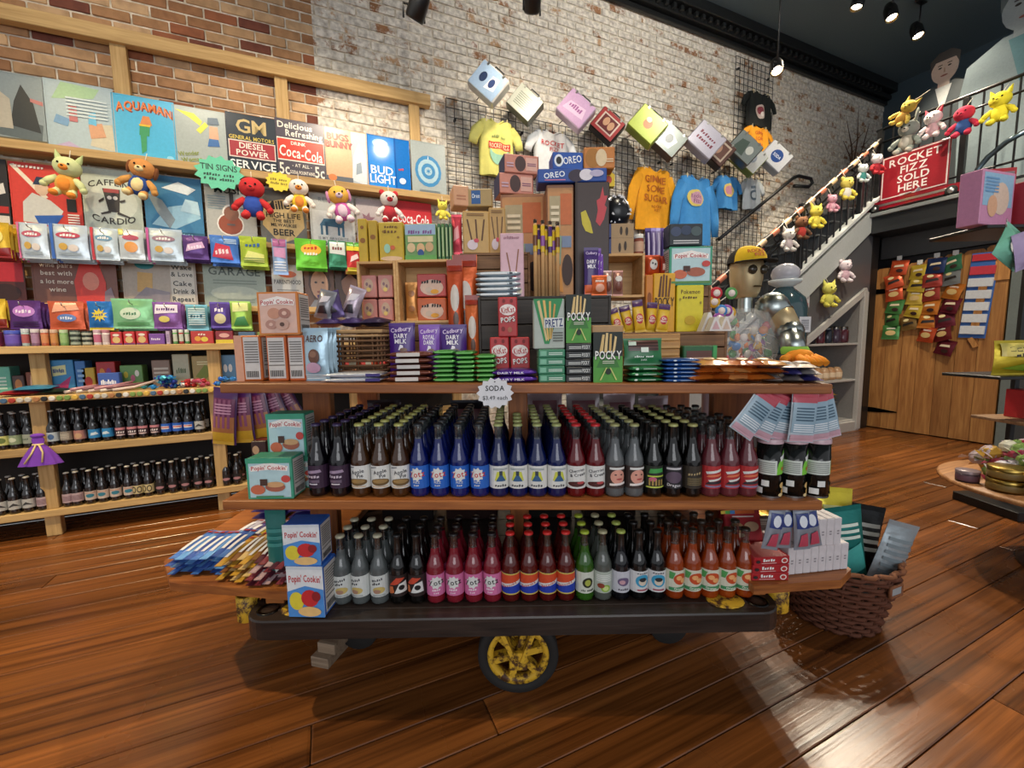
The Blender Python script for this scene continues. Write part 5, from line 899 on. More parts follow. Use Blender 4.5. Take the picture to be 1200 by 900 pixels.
for lb, x, y0, y1, a, e in (('white plush toy with red hood on the upper stair rail', 1026, 178, 205, ('#e0dcdc', '#b8303c', '#c8343c', None), 'round'), ('white plush toy with teal scarf on the upper stair rail', 1010, 190, 214, ('#dfe4e2', '#4f9a94', '#dfe6e4', None), 'round'), ('yellow and white plush toy on the stair rail', 991, 205, 235, ('#e4d264', '#e8e4d8', '#e0cc52', None), 'round'),
    ('pink plush pig on the stair rail', 974, 226, 249, ('#dba0b0', '#dba0b0', '#d494a6', '#e4b4c0'), 'round'), ('yellow plush toy with black tipped ears on the stair rail', 955, 238, 268, ('#e4d456', '#e4d456', '#dfcd48', None), 'pointed'), ('brown and red plush toy on the stair rail', 938, 251, 281, ('#7a5236', '#c8453c', '#6a4a34', None), 'round'), ('cream plush cat with pink bow on the lower stair rail', 923, 265, 295, ('#e4e0d4', '#d8c8c4', '#e6e2d8', None), 'pointed')):
    plush_at(lb, x, y0, y1, 'y', Y_, *a, ears=e)
plush_at('white and pink plush kitten hung on the grey stair wall', 989, 302, 331, 'y', 2.93, '#e4d4da', '#d8b4c0', '#e6dade', None, 'round')
plush_at('pale yellow plush giraffe hung on the grey stair wall', 970, 328, 360, 'y', 2.93, '#dcd86a', '#d8d462', '#d4cc58', None, 'pointed')
c = on_y(944, 342, 2.975); o = tag(MB().box((0, 0, 0), (.2, .006, .34), mat('#c9c6c8', 'paper'), .001).build('notice_sheet', None, (c.x, 2.99, c.z)), 'white printed notice pinned on the grey stair wall', 'notice'); Art(.2, .34, mp=lambda u, v, l: (.2*(u-.5), -.0035-.0005*l, .34*(v-.5))).build('print', o, [('b', '#8f8c90', .12, .3, .88, .92, 12), ('r', '#b04a54', .1, .03, .9, .14)])
# ================================================================== CANDY ON THE DOOR
GDoor = 'snack bags clipped in strips on the plank door'
DN = {'#c8502a': 'orange red', '#d0b03a': 'yellow', '#4f8a4a': 'green', '#a03a2e': 'brick red', '#1f2f5a': 'navy', '#d07a2c': 'orange', '#8a8f90': 'grey', '#6a1f2c': 'maroon', '#3f7a5a': 'sea green', '#7a2a2a': 'dark red', '#e0c050': 'pale yellow', '#8a6a3a': 'bronze'}
def door_strip(x, ys, w, cols, num):
    t = on_x(x[0], ys[0], 6.38); o = thing('clip_strip', f'white hook and strip {num} holding snack bags on the plank door', 'clip strip', (6.42, t.y, t.z), -PI/2, 'clip strips on the door')
    b = on_x(x[1], ys[1], 6.38); L = t.z-b.z
    MB().box((0, -.004, -L/2), (.02, .003, L), mat('#d8d8d4', 'plastic'), .0005).build('strip', o); mb = MB(); mb.box((0, -.006, .04), (.05, .006, .05), mat('#e0e0dc', 'plastic'), .002); mb.box((0, -.008, .01), (.012, .006, .05), mat('#e0e0dc', 'plastic'), .001); mb.build('hook', o)
    n = len(cols)
    for i, cc in enumerate(cols):
        f = (i+.5)/n; p = on_x(x[0]+(x[1]-x[0])*f, ys[0]+(ys[1]-ys[0])*f, 6.36); hh = L/n*1.12
        pouch('snack_bag', f'{DN[cc]} snack bag, number {i+1} down the strip with the {num}'.replace('number', 'place') if False else f'{DN[cc]} snack bag {["at the top of", "second down", "third down", "fourth down", "fifth down", "sixth down", "seventh down", "eighth down", "lowest on"][i]} the {num}', 'snack bag', w, hh, .035, (6.375-.006*(i % 2), p.y, p.z-hh/2), -PI/2+random.uniform(-.25, .25), cc, [[('p', '#e0cfb0', [(.2, .5), (.8, .56), (.75, .7), (.25, .64)]), ('e', '#3a2420', .6, .28, .2, .12)], [('p', '#2c2420', [(.15, .3), (.85, .4), (.8, .55), (.2, .5)]), ('e', '#e8d8a0', .4, .72, .18, .1)], [('e', '#d8b87a', .5, .45, .3, .18), ('b', '#f0e8d8', .25, .72, .75, .84, 2)]][i % 3], GDoor, rx=-.15, ry=random.uniform(-.28, .28))
door_strip(((1052), (1042)), (306, 397), .17, ['#c8502a', '#c8502a', '#c8502a', '#4f8a4a', '#4f8a4a', '#4f8a4a'], 'strip nearest the hinges')
door_strip((1076, 1064), (311, 386), .16, ['#d0b03a', '#d0b03a', '#e0c050', '#d0b03a', '#8a6a3a'], 'yellow strip')
door_strip((1096, 1082), (303, 400), .17, ['#1f2f5a', '#a03a2e', '#a03a2e', '#d07a2c', '#d07a2c', '#c8502a'], 'navy topped strip')
door_strip((1118, 1102), (300, 415), .17, ['#3f7a5a', '#8a8f90', '#d07a2c', '#6a1f2c', '#6a1f2c', '#7a2a2a', '#6a1f2c'], 'maroon strip')
t = on_x(1150, 296, 6.39); b = on_x(1134, 396, 6.39); o = thing('hanging_gum_rack', 'white and blue cardboard rack of gum packs on the plank door', 'gum rack', (6.41, (t.y+b.y)/2, b.z), -PI/2, ry=.06)
L = t.z-b.z; MB().box((0, 0, L/2), (.21, .006, L), mat('#3a68b0', 'card'), .001).build('back_card', o)
for i in range(6): MB().box((0, -.016, L*(.05+.14*i)+.04), (.19, .022, .088), mat('#d8dce0' if i < 5 else '#c83a4a', 'card'), .002).build('gum_pack', o)
MB().box((0, -.012, L-.05), (.19, .014, .07), mat('#c0303c', 'card'), .002).build('header_card', o)
# ================================================================== CUPBOARD UNDER STAIRS
GC = 'jars on the upper cupboard shelf'
for i in range(9):
    x = 5.25+(i % 5)*.16+(i//5)*.08; y = 3.1+(i//5)*.15; c = ['#2a2226', '#5a2430', '#1f2430', '#3a2a3a', '#4a1f2a', '#2c2f38', '#8a3a5a', '#c89a3a', '#3a6ab0'][i]
    if y < 3.2 and i > 4: continue
    mb = MB(); mb.lathe([(.0001, 0), (.06, 0), (.065, .02), (.065, .15), (.05, .17)], mat(c, 'gloss'), 12); o = tag(mb.build('candy_jar', None, (x, y, 1.1035)), ['black', 'wine red', 'midnight blue', 'aubergine', 'dark cherry', 'slate', 'raspberry', 'amber', 'blue'][i]+' candy jar in the stair cupboard', 'jar', GC)
    mb = MB(); mb.lathe([(.055, .165), (.056, .2), (.0001, .205)], mat('#6a6a6c', 'metal'), 12); mb.build('lid', o)
GC2 = 'sweets bags piled in the stair cupboard'
for i in range(22):
    lv, k = divmod(i, 2); c = ['#c8a84a', '#5a4a90', '#b8b4a0', '#7a6a3a', '#e0b050', '#3a3060'][(i*3+lv) % 6]; nm = {'#c8a84a': 'gold', '#5a4a90': 'violet', '#b8b4a0': 'ivory', '#7a6a3a': 'olive', '#e0b050': 'amber', '#3a3060': 'indigo'}[c]
    pouch('sweets_bag', f'{nm} sweets bag in the pile under the stairs', 'candy bag', .2, .14, .05, (5.42+k*.24+random.uniform(-.02, .02), 3.06, .15+lv*.045 if lv < 10 else .6), random.uniform(-.2, .2), c, [('e', '#e8e0d0', .5, .5, .25, .2)], GC2, rx=-PI/2+.15)
for i in range(6):
    mb = MB(); mb.lathe([(.0001, 0), (.055, 0), (.06, .02), (.06, .1), (.03, .15), (.0001, .155)], mat(['#b88a60', '#c09a74'][i % 2], 'plastic'), 12); o = tag(mb.build('toffee_tub', None, (5.2+i*.13, 3.12, .653)), ['caramel', 'tan'][i % 2]+' toffee tub on the middle cupboard shelf', 'tub', 'toffee tubs in the stair cupboard'); mb = MB(); mb.lathe([(.061, .03), (.062, .035), (.062, .085), (.061, .09)], mat('#e0c8a8'), 12); mb.build('label_band', o)
# ================================================================== RACK AND ROUND TABLE AT THE RIGHT
rk = thing('display_rack', 'dark metal display rack beside the round table', 'rack', CW(3.22, 2.62, 0), RZC)
for x in (.1, .45):
    MB().box((x, .12, 1.1), (.03, .03, 2.2), KB, .003).build('rack_post', rk)
RKW = wood_mat('rack_board', '#7a5a3c', '#a88460', 'X', 1, .6, .1)
for z, x0 in ((.64, -.12), (.93, -.34), (1.80, -.5)):
    MB().box(((x0+.5)/2, 0, z), (.5-x0, .34, .02), RKW if z < .8 else KB, .003).build('rack_shelf', rk)
MB().box((.27, .12, .03), (.6, .4, .06), KB, .004).build('rack_base', rk)
def rackbox(label, x, dy, z, w, d, h, c, art, ry=0, rz=0, cat='toy box', name='toy_box'):
    p = CW(3.22+x, 2.62+dy, z); return carton(name, label, cat, w, d, h, p, RZC+rz, c, art, ry=ry)
rackbox('pastel blue and pink toy carton on the rack top shelf', -.44, -.09, 1.8115, .3, .1, .3, '#c88ab0', [('r', '#8fb8d8', .05, .35, .95, .95), ('e', '#d8c0b0', .6, .5, .25, .3), ('e', '#d8a888', .35, .35, .15, .2), ('b', '#6a9ac8', .1, .6, .5, .9, 5)], rz=.3)
rackbox('crimson comic book carton on the rack top shelf', -.12, -.09, 1.8115, .26, .12, .25, '#8f1f2c', [('r', '#2a2420', .1, .12, .8, .9), ('t', '#d8c8b0', 'COMIC', .45, .5, .18, .6), ('e', '#c8a850', .35, .75, .15, .1)], rz=.3)
for i, c in enumerate(('#c9c4c8', '#8a8f98', '#b03a44')): rackbox(['white', 'grey', 'red'][i]+' comic book stood at the back of the rack top shelf', -.25+i*.035, .06+i*.02, 1.8115, .2, .012, .34+.03*i, c, [('b', '#6a6a70', .1, .5, .9, .9, 4)], rz=-.2, cat='comic book', name='comic_book')
for i, (c, nm, sz) in enumerate((('#7fc4a8', 'mint green', .2), ('#b4a0c4', 'mauve', .24), ('#e0dcd4', 'cream', .22))):
    p = CW(3.22-.5+i*.16, 2.62-.26, 1.58-.02*i); pouch('toy_bag', f'{nm} clear toy bag hung under the rack shelf', 'toy bag', sz, .2, .06, p, RZC+.2, c, [('e', '#f0ece4', .5, .5, .3, .25)], 'toy bags hung under the rack shelf', ry=[.5, -.3, .3][i])
    MB_ = MB(); MB_.tube([p+Vector((0, 0, .19)), p+Vector((0, 0, .235))], .003, mat('#c8c8c4', 'metal'), 6); tag(MB_.build('peg_hook'), f'steel peg carrying the {nm} toy bag', 'hook', 'pegs under the rack shelf')
plush('plush_toy', 'orange plush toy with yellow bill on the rack top shelf', CW(3.22-.07, 2.62-.09, 2.0625), .24, '#d8602c', '#d8542c', '#e07a2c', '#e4d44a', 'round', '#e8dc6a', rz=RZC, group='toys on the rack', cord=0)
pouch('snack_bag', 'big yellow popcorn bag on the rack middle shelf', 'snack bag', .36, .21, .1, CW(3.22-.14, 2.62-.1, .941), RZC, '#cdb42c', [('r', '#e0d070', .05, .55, .95, .92), ('t', '#3a3420', 'CARAMEL', .5, .76, .15, .8), ('t', '#3a3420', 'Corn', .4, .58, .12, .4), ('p', '#d8e4ec', [(.5, .3), (.9, .4), (.85, .6), (.6, .5)]), ('p', '#7a9a2a', [(.05, .2), (.6, .1), (.9, .3), (.4, .35)])])
rackbox('bright red carton on the rack board shelf', .1, .02, .651, .16, .16, .18, '#b8242c', [('e', '#e0c080', .6, .4, .2, .25)])
# round table
rt = thing('round_table', 'low round wooden table loaded with tins and wrapped sweets', 'table', CW(2.80, 1.97, 0)); TBW = wood_mat('table_wood', '#8a5a34', '#b98654', 'X', .8, .5, .1)
mb = MB(); mb.lathe([(.0001, .405), (.5, .405), (.52, .412), (.52, .425), (.51, .432), (.0001, .432)], TBW, 40); mb.build('table_top', rt)
mb = MB(); mb.lathe([(.2, 0), (.2, .03), (.07, .08), (.06, .36), (.16, .405)], mat('#3a2416', 'paint'), 20); mb.build('pedestal', rt)
RT = Vector((2.80, 1.97))
def tin(label, x, dy, z, r, h, c, lidc, band, group='tins on the round table'):
    p = CW(RT.x+x, RT.y+dy, z); mb = MB(); mb.lathe([(.0001, 0), (r, 0), (r, h*.82), (.0001, h*.82)], mat(c, 'metal' if c == '#8a7038' else 'tin'), 20); o = tag(mb.build('sweet_tin', None, p, RZC), label, 'tin', group)
    mb = MB(); mb.lathe([(r*1.03, h*.74), (r*1.03, h*.96), (r*.97, h), (.0001, h)], mat(lidc, 'metal' if c == '#8a7038' else 'tin'), 20); mb.build('lid', o)
    mb = MB(); mb.lathe([(r*1.005, h*.15), (r*1.01, h*.16), (r*1.01, h*.6), (r*1.005, h*.61)], mat(band, 'paper'), 20); mb.build('label_band', o)
for k in range(2):
    for i, (x, dy) in enumerate(((-.40, .0), (-.37, -.17))): tin('gold sweet tin '+['beside the table edge', 'next to the navy tins'][i]+[', lower', ', upper'][k], x, dy, .433+k*.06, .07, .06, '#8a7038', '#a88c48', '#7a6230')
    tin('navy sweet tin with pale lid'+[', lower of two', ', upper of two'][k], -.27, -.34, .433+k*.075, .09, .075, '#1f2636', '#a8c0c4', '#3a4258')
tin('small violet grey tin behind the gold ones', -.44, .14, .433, .045, .06, '#4a3a44', '#8a7a80', '#6a4a58')
GT = 'clear wrapped sweets heaped on the round table'
for i, (c, nm) in enumerate((('#c9c4d0', 'silver'), ('#b8a8b0', 'pale rose'), ('#c8c8b8', 'ivory'), ('#6f8a4a', 'green'), ('#8a2f44', 'cherry'), ('#b08a3a', 'honey'))):
    for j in range(9):
        a = random.uniform(1.2, 4.0); rr = random.uniform(.02, .33); loc = CW(RT.x-.06+rr*math.cos(a)*.9, RT.y+.1+rr*math.sin(a)*.7, .434+.05*((i*9+j) % 3)+(.03 if rr < .2 else 0))
        if j == 0: w0 = wrapped('wrapped_candy', f'{nm} cellophane sweet heaped on the round table', 'candy', loc, .075, c, GT, 'gloss', 70+i)
        else: dup(w0, loc, random.uniform(0, 6))
# ================================================================== THE CART
CD = 1.70                                                       # depth of the cart's middle from the camera
ct = thing('baggage_cart', 'old flat baggage cart with iron wheel fitted with two wooden shelf tiers', 'cart', CW(0, CD, 0), RZC)
DECK, TLT = .366, .0190
def z2(x): return .724-TLT*x
def z1(x): return 1.077-TLT*x
OLDW = wood_mat('cart_deck_wood', '#15100e', '#3a2e28', 'X', 1, .35, .3); SHW = wood_mat('cart_shelf_wood', '#6b3514', '#b06c34', 'X', .9, .45, .3); SHZ = wood_mat('cart_upright_wood', '#6b3514', '#a8642e', 'Z', .9, .5, .3)
IRON = mat('#2b2a2a', 'metal'); 
def rusty():
    m = bpy.data.materials.new('chipped_yellow_iron'); m.use_nodes = True; nt = m.node_tree; b = nt.nodes['Principled BSDF']; b.inputs['Roughness'].default_value = .6
    n = N_(nt, 'TexNoise'); n.inputs['Scale'].default_value = 26; n.inputs['Detail'].default_value = 6; n.inputs['Roughness'].default_value = .7; tc = N_(nt, 'TexCoord'); nt.links.new(tc.outputs['Object'], n.inputs[0])
    r = N_(nt, 'ValToRGB'); r.color_ramp.elements[0].position = .42; r.color_ramp.elements[0].color = lin('#4a2c12'); r.color_ramp.elements[1].position = .52; r.color_ramp.elements[1].color = lin('#d0a428'); nt.links.new(n.outputs[0], r.inputs[0]); nt.links.new(r.outputs[0], b.inputs['Base Color']); return m
RUST = rusty()
# deck of planks with rounded corners
X0, X1, D0, D1 = -.845, .825, 1.19, 2.26
dk = MB(); rr = .07; pts = []
for cx, cy, a0 in ((X1-rr, D1-rr, 0), (X0+rr, D1-rr, PI/2), (X0+rr, D0+rr, PI), (X1-rr, D0+rr, 1.5*PI)):
    for i in range(7): a = a0+i*PI/12; pts.append((cx+rr*math.cos(a), cy+rr*math.sin(a)-CD))
nP = len(pts); dk.add([(p[0], p[1], DECK-.062) for p in pts]+[(p[0], p[1], DECK-.006) for p in pts]+[(p[0]*.997, p[1]*.994, DECK-.001) for p in pts], [tuple(range(nP))[::-1], tuple(range(2*nP, 3*nP))]+[(i, (i+1) % nP, nP+(i+1) % nP, nP+i) for i in range(nP)]+[(nP+i, nP+(i+1) % nP, 2*nP+(i+1) % nP, 2*nP+i) for i in range(nP)], OLDW)
dko = dk.build('deck', ct)
for i in range(6): MB().box((0, 0, 0), (X1-X0-.16, (D1-D0-.1)/6-.004, .004), OLDW, .001).build('deck_plank', dko, ((X0+X1)/2, D0+.05+(i+.5)*(D1-D0-.1)/6-CD, DECK-.001))
for sx in (X0+.06, X1-.06):
    for sy in (D0+.06, D1-.06):
        mb = MB(); mb.lathe([(.035, -.02), (.035, .0015), (.024, .003), (.024, -.02)], IRON, 16); mb.build('stake_ring', ct, (sx, sy-CD, DECK))
        mb = MB(); mb.lathe([(.038, 0), (.042, .004), (.04, .006), (.022, .005), (.0001, .008)], RUST, 16, Matrix.Scale(1.4, 4, (1, 0, 0))); mb.build('worn_bolt_plate', ct, (sx+(.1 if sx < 0 else -.1), sy-CD, DECK-.002))
for sx in (X0-.045, X1+.045):
    for sy in (D0+.12, D1-.12):
        mb = MB(); mb.lathe([(.03, 0), (.034, .004), (.034, .085), (.028, .088), (.026, .01)], RUST, 16); mb.build('stake_pocket', ct, (sx, sy-CD, DECK-.07)); MB().box((sx*.97, sy-CD, DECK-.035), (.06, .03, .02), IRON, .002).build('pocket_bracket', ct)
# wheels: front and rear centre, on forks
def wheel(y, flip):
    w = link('wheel', None, ct, (0.005, y, .137)); M_ = Matrix.Rotation(PI/2, 4, 'X')
    mb = MB(); mb.lathe([(.105, -.022), (.132, -.024), (.137, -.018), (.137, .018), (.132, .024), (.105, .022), (.105, -.022)], mat('#1c1a19', 'matte'), 40, M_); mb.build('tyre', w)
    mb = MB(); mb.lathe([(.085, -.018), (.107, -.02), (.107, .02), (.085, .018), (.085, -.018)], RUST, 40, M_); mb.build('rim', w)
    for k in range(6):
        a = k*PI/3+.25; mb = MB(); mb.bar((.02*math.cos(a), 0, .02*math.sin(a)), (.09*math.cos(a), 0, .09*math.sin(a)), .022, .034, RUST, (0, 1, 0)); mb.build('spoke', w)
    mb = MB(); mb.lathe([(.0001, -.034), (.028, -.034), (.03, -.02), (.03, .02), (.028, .034), (.0001, .034)], RUST, 20, M_); mb.build('hub', w)
    for s_ in (-1, 1):
        mb = MB()
        for sx in (-1, 1): mb.bar((sx*.012, s_*.044, .005), (sx*.075, s_*.044, .17), .014, .03, RUST, (0, 1, 0))
        mb.box((0, s_*.044, -.005), (.06, .014, .05), RUST, .004); mb.box((0, s_*.046, .02), (.05, .012, .03), RUST); mb.build('fork', w)
wheel(1.335-CD, 1); wheel(2.1-CD, -1)
for x in (-.62, .6):
    for y in (1.55, 1.95):
        w = link('caster_wheel', None, ct, (x, y-CD, .075)); mb = MB(); mb.lathe([(.0001, -.02), (.07, -.022), (.075, -.015), (.075, .015), (.07, .022), (.0001, .02)], mat('#1c1a19', 'matte'), 24, Matrix.Rotation(PI/2, 4, 'X')); mb.build('tyre', w); MB().box((0, .03, .11), (.04, .01, .24), IRON, .002).build('fork', w); MB().box((0, -.03, .11), (.04, .01, .24), IRON, .002).build('fork', w)
for y in (1.3, 1.72, 2.14): MB().box((0, 0, 0), (1.5, .07, .06), OLDW, .004).build('under_beam', ct, (0, y-CD+.05, DECK-.095))
# shelf tiers
def tier(x0, x1, d0, d1, z0, n=5, name='shelf'):
    s = link(name, None, ct, ((x0+x1)/2, 0, z0-TLT*(x0+x1)/2), 0, 0, TLT); pwid = (d1-d0)/n
    for i in range(n): MB().box((0, 0, -.0145), (x1-x0-(.012 if i % 2 else 0), pwid-.003, .029), SHW, .003).build('plank', s, (0, d0+(i+.5)*pwid-CD, 0))
    return s
tier(-.872, .925, 1.205, 2.2, .724); tier(-.845, .93, 1.2, 2.2, 1.077)
for x, w in ((-.71, .1), (.02, .07), (.80, .14)):
    for d in (1.52, 2.05):
        MB().box((x, d-CD, (DECK+z2(x)-.029)/2), (w, .04, z2(x)-.029-DECK), SHZ, .003).build('upright', ct)
        MB().box((x, d-CD, (z2(x)+z1(x)-.029)/2), (w, .04, z1(x)-.029-z2(x)), SHZ, .003).build('upright', ct)
# low side wings
ZW = .43
def wing(pts, name='side_shelf'):
    mb = MB(); n = len(pts); mb.add([(p[0], p[1]-CD, ZW-.028) for p in pts]+[(p[0], p[1]-CD, ZW) for p in pts], [tuple(range(n))[::-1], tuple(range(n, 2*n))]+[(i, (i+1) % n, n+(i+1) % n, n+i) for i in range(n)], SHW); o = mb.build(name, ct)
    return o
wing([(-1.135, 1.30), (-.70, 1.235), (-.70, 2.1), (-1.2, 2.1), (-1.27, 1.95), (-1.27, 1.44)]); wing([(.74, 1.225), (1.03, 1.25), (1.11, 1.31), (1.11, 1.92), (1.03, 2.1), (.74, 2.1)])
for x in (-.78, .78): MB().box((x, 0, (DECK+ZW-.028)/2), (.06, .85, ZW-.028-DECK), SHW, .002).build('batten', ct)
# chocks under the deck
CHW = wood_mat('chock_wood', '#6a5644', '#94806a', 'X', 1.4, .7, .1)
for i, (dx, z) in enumerate(((0, 0), (.018, .0405))):
    tag(MB().box((0, 0, .02), (.075, .12, .04), CHW, .002).build('wood_chock', None, CW(-.72+dx, 1.50+.02*i, z), RZC-.25), ['lower', 'upper'][i]+' small grey wood block on the floor under the cart', 'wood block', 'wood blocks under the cart')
# ---- soda on the cart
BP = lambda *a, **k: bottle_proto(*a, **{**k, 'amix': k.get('amix', .25)})
white = '#dcdcd8'
splat = lambda c: [('p', white, star(.5, .62, .24, .32, 9, .36)), ('t', c, 'Zotz', .5, .63, .26, .26, 8)]
BP('grape', '#120c18', 'dark', '#3c2f55', '#361f38', [('p', '#a08aa4', [(.36, .62), (.64, .7), (.62, .82), (.4, .76)]), ('t', '#c8b8c8', 'Grape', .5, .52, .14, .26), ('r', '#d8d0d8', .43, .16, .57, .21), ('b', '#8a768c', .4, .26, .6, .38, 3)])
BP('apple', '#5c3512', 'clear', '#b9b86a', white, [('p', '#7a7a80', [(.34, .86), (.46, .92), (.45, .96), (.34, .92)]), ('t', '#33323a', 'Apple', .5, .74, .17, .24, 10), ('t', '#33323a', 'Pie', .54, .56, .16, .14, 10), ('e', '#6a5028', .5, .28, .15, .16), ('e', '#9a7a48', .5, .32, .12, .09), ('b', '#c89a5a', .38, .06, .62, .12, 2)])
BP('blue', '#0b2488', 'clear', '#2a2c30', '#1f62c0', splat('#c02a2a')+[('t', white, 'FIZZ', .5, .28, .1, .16), ('t', white, 'POP', .5, .14, .08, .1)])
BP('flask', '#0c2270', 'clear', '#a9b070', white, [('p', '#c8cc4a', [(.4, .35), (.6, .35), (.56, .75), (.44, .75)]), ('p', '#2f5a86', [(.42, .32), (.58, .32), (.52, .6), (.48, .6)]), ('r', '#2f3a48', .475, .58, .525, .78), ('t', '#2b3038', 'JOLLY', .5, .14, .12, .22), ('b', '#7a8a90', .38, .82, .62, .92, 2)])
BP('cherry', '#8a0f1c', 'clear', '#c8262a', white, [('t', '#33303a', 'Cherries', .5, .8, .14, .28, 8), ('t', '#33303a', '& Cream', .52, .62, .14, .26, 8), ('e', '#4a1a16', .5, .2, .15, .12), ('e', '#b8484a', .56, .26, .06, .06)])
BP('face', '#8b9092', 'clear', '#a9a870', '#3a2c28', [('e', '#d89a88', .5, .52, .12, .32), ('e', '#b04a48', .52, .42, .05, .04), ('r', white, .37, .84, .63, .94), ('p', '#e8e0dc', [(.37, .12), (.63, .18), (.63, .28), (.37, .22)]), ('e', '#3a2a28', .46, .62, .018, .03), ('e', '#3a2a28', .55, .62, .018, .03)], amix=.35)
BP('monster', '#0c0f0c', 'dark', '#2a2c28', '#20281c', [('p', '#3f9a4a', [(.38, .68), (.62, .72), (.6, .9), (.4, .88)]), ('r', '#b8cc4a', .36, .52, .64, .58), ('e', '#c05a7a', .44, .42, .06, .1), ('v', '#a88a4a', .38, .14, .62, .4, 5), ('r', '#c8d45a', .34, .04, .66, .1)])
BP('black', '#0b0a0c', 'dark', '#b4b470', '#1f1c22', [('r', '#c8c4c8', .38, .84, .62, .93), ('e', '#5a4a5c', .5, .5, .13, .26), ('t', '#e0dce0', 'Dragon', .5, .16, .13, .26, -4)])
BP('brown', '#120d0a', 'dark', '#b0ac6c', '#2e261c', [('t', '#a8946a', 'Lenny', .48, .66, .14, .24, 6), ('b', '#7a6a48', .37, .15, .63, .5, 5)])
BP('rose', '#8a3a44', 'clear', '#2a2a2a', '#b02a2c', [('p', white, [(.36, .74), (.62, .86), (.64, .76), (.38, .64)]), ('p', '#d8704a', [(.37, .5), (.63, .56), (.62, .66), (.4, .6)]), ('p', white, [(.4, .38), (.64, .5), (.64, .42), (.42, .3)]), ('p', '#2a1f28', [(.36, .18), (.64, .22), (.64, .36), (.4, .3)]), ('r', '#8a7a9a', .36, .06, .64, .14)], amix=.2)
BP('clear', '#7f8686', 'clear', '#b8b49a', '#d3d6d2', [('t', '#33343c', 'Butter', .48, .8, .13, .22, 10), ('t', '#33343c', 'Corn', .46, .63, .13, .16, 10), ('e', '#c8b068', .5, .32, .1, .16), ('e', '#a8806a', .47, .26, .06, .1), ('b', '#8a9296', .4, .05, .6, .12, 2)], amix=.3)
BP('red_black', '#0a0808', 'dark', '#1a1a1a', '#2a1c1a', [('p', '#c8482e', [(.34, .5), (.48, .9), (.62, .85), (.5, .6)]), ('p', white, [(.44, .15), (.66, .2), (.64, .7), (.52, .6)]), ('e', '#1a1616', .56, .42, .05, .12), ('p', '#c86a3a', [(.34, .1), (.44, .2), (.42, .5), (.34, .45)])])
BP('pink', '#a82438', 'clear', '#1c1618', '#d070a0', [('p', white, star(.5, .62, .24, .32, 9, .36)), ('t', '#141014', 'Zotz', .5, .64, .26, .27, 8), ('t', '#f0d8e4', 'PINK', .5, .28, .1, .16), ('t', '#f0d8e4', 'POP', .5, .14, .08, .1)], amix=.15)
BP('bazooka', '#7a1a14', 'clear', '#d02a26', '#1f3aa8', [('r', '#d0b858', .3, 0, .7, .06), ('r', '#d0b858', .3, .94, .7, 1), ('p', '#cf4a24', [(.3, .94), (.7, .94), (.7, .62), (.3, .46)]), ('p', white, [(.3, .46), (.7, .64), (.7, .5), (.3, .3)]), ('t', '#b8262a', 'Bazooka', .5, .475, .13, .26, 18)])
BP('green', '#3f7a1c', 'clear', '#a8bc3a', '#cfd2c4', [('e', '#2a2c1c', .5, .5, .09, .24), ('e', '#a8b04a', .5, .5, .05, .15), ('t', '#2c2e24', 'Dog Drool', .5, .14, .1, .26)], amix=.15)
BP('lime', '#7a8078', 'clear', '#b0ac88', '#b0b8ac', [('e', '#8ab03a', .53, .22, .08, .17), ('e', '#c8d88a', .53, .22, .05, .11), ('e', '#8a3a24', .45, .35, .06, .12), ('b', '#e4e6e0', .37, .55, .63, .9, 5)], amix=.3)
BP('ink', '#0e0f1a', 'dark', '#a8b85a', '#c4c4cc', [('e', '#6a5a7a', .5, .52, .1, .2), ('e', '#c89aa4', .48, .5, .05, .1), ('t', '#3a3444', 'JOLLY', .5, .16, .11, .2)])
BP('surf', '#0a0a0b', 'dark', '#141414', '#d4d4d4', [('e', '#3a9ac0', .5, .54, .12, .3), ('e', '#d8c8b4', .5, .5, .07, .18), ('e', '#24282c', .5, .6, .06, .1), ('t', '#44444c', 'JOLLY', .5, .9, .08, .22), ('r', '#a84a5a', .41, .08, .59, .15)])
BP('orange', '#b8480e', 'clear', '#2c241c', '#d2d0bc', [('p', '#4f9a54', [(.34, .95), (.44, .9), (.4, .6), (.34, .6)]), ('e', '#c24a1e', .53, .6, .12, .27), ('e', '#e8a86a', .5, .66, .05, .11), ('e', '#e8a86a', .57, .52, .05, .11), ('p', '#3f8a5a', [(.34, .2), (.66, .26), (.66, .1), (.34, .05)]), ('t', '#efece0', 'Orange', .5, .15, .1, .26)], amix=.1)
BN = dict(grape='dark violet soda bottle with plum label', apple='amber apple pie soda bottle with white label', blue='blue soda bottle with bright blue label', flask='deep blue soda bottle with white flask label', cherry='red cherries and cream soda bottle', face='clear soda bottle with pink face label', monster='black soda bottle with green picture label', black='black soda bottle with dark picture label', brown='black soda bottle with brown script label', rose='rose pink soda bottle with red label',
          clear='clear soda bottle with white script label', red_black='black soda bottle with red and white picture', pink='pink soda bottle with pink label', bazooka='red soda bottle with orange and blue label', green='green soda bottle with white oval label', lime='clear soda bottle with lime slice label', ink='inky soda bottle with lilac label', surf='black soda bottle with round blue picture', orange='orange soda bottle with orange fruit label')
up = [(374, 'grape'), (399, 'grape'), (424, 'apple'), (447, 'apple'), (470, 'apple'), (492.5, 'blue'), (515.5, 'blue'), (539, 'blue'), (562.5, 'blue'), (585, 'flask'), (607.5, 'flask'), (630, 'flask'), (652.5, 'flask'), (675, 'cherry'), (697.5, 'cherry'), (720, 'face'), (742.5, 'face'), (765, 'monster'), (787.5, 'black'), (810, 'brown'), (832, 'rose'), (853.5, 'rose'), (875, 'rose')]
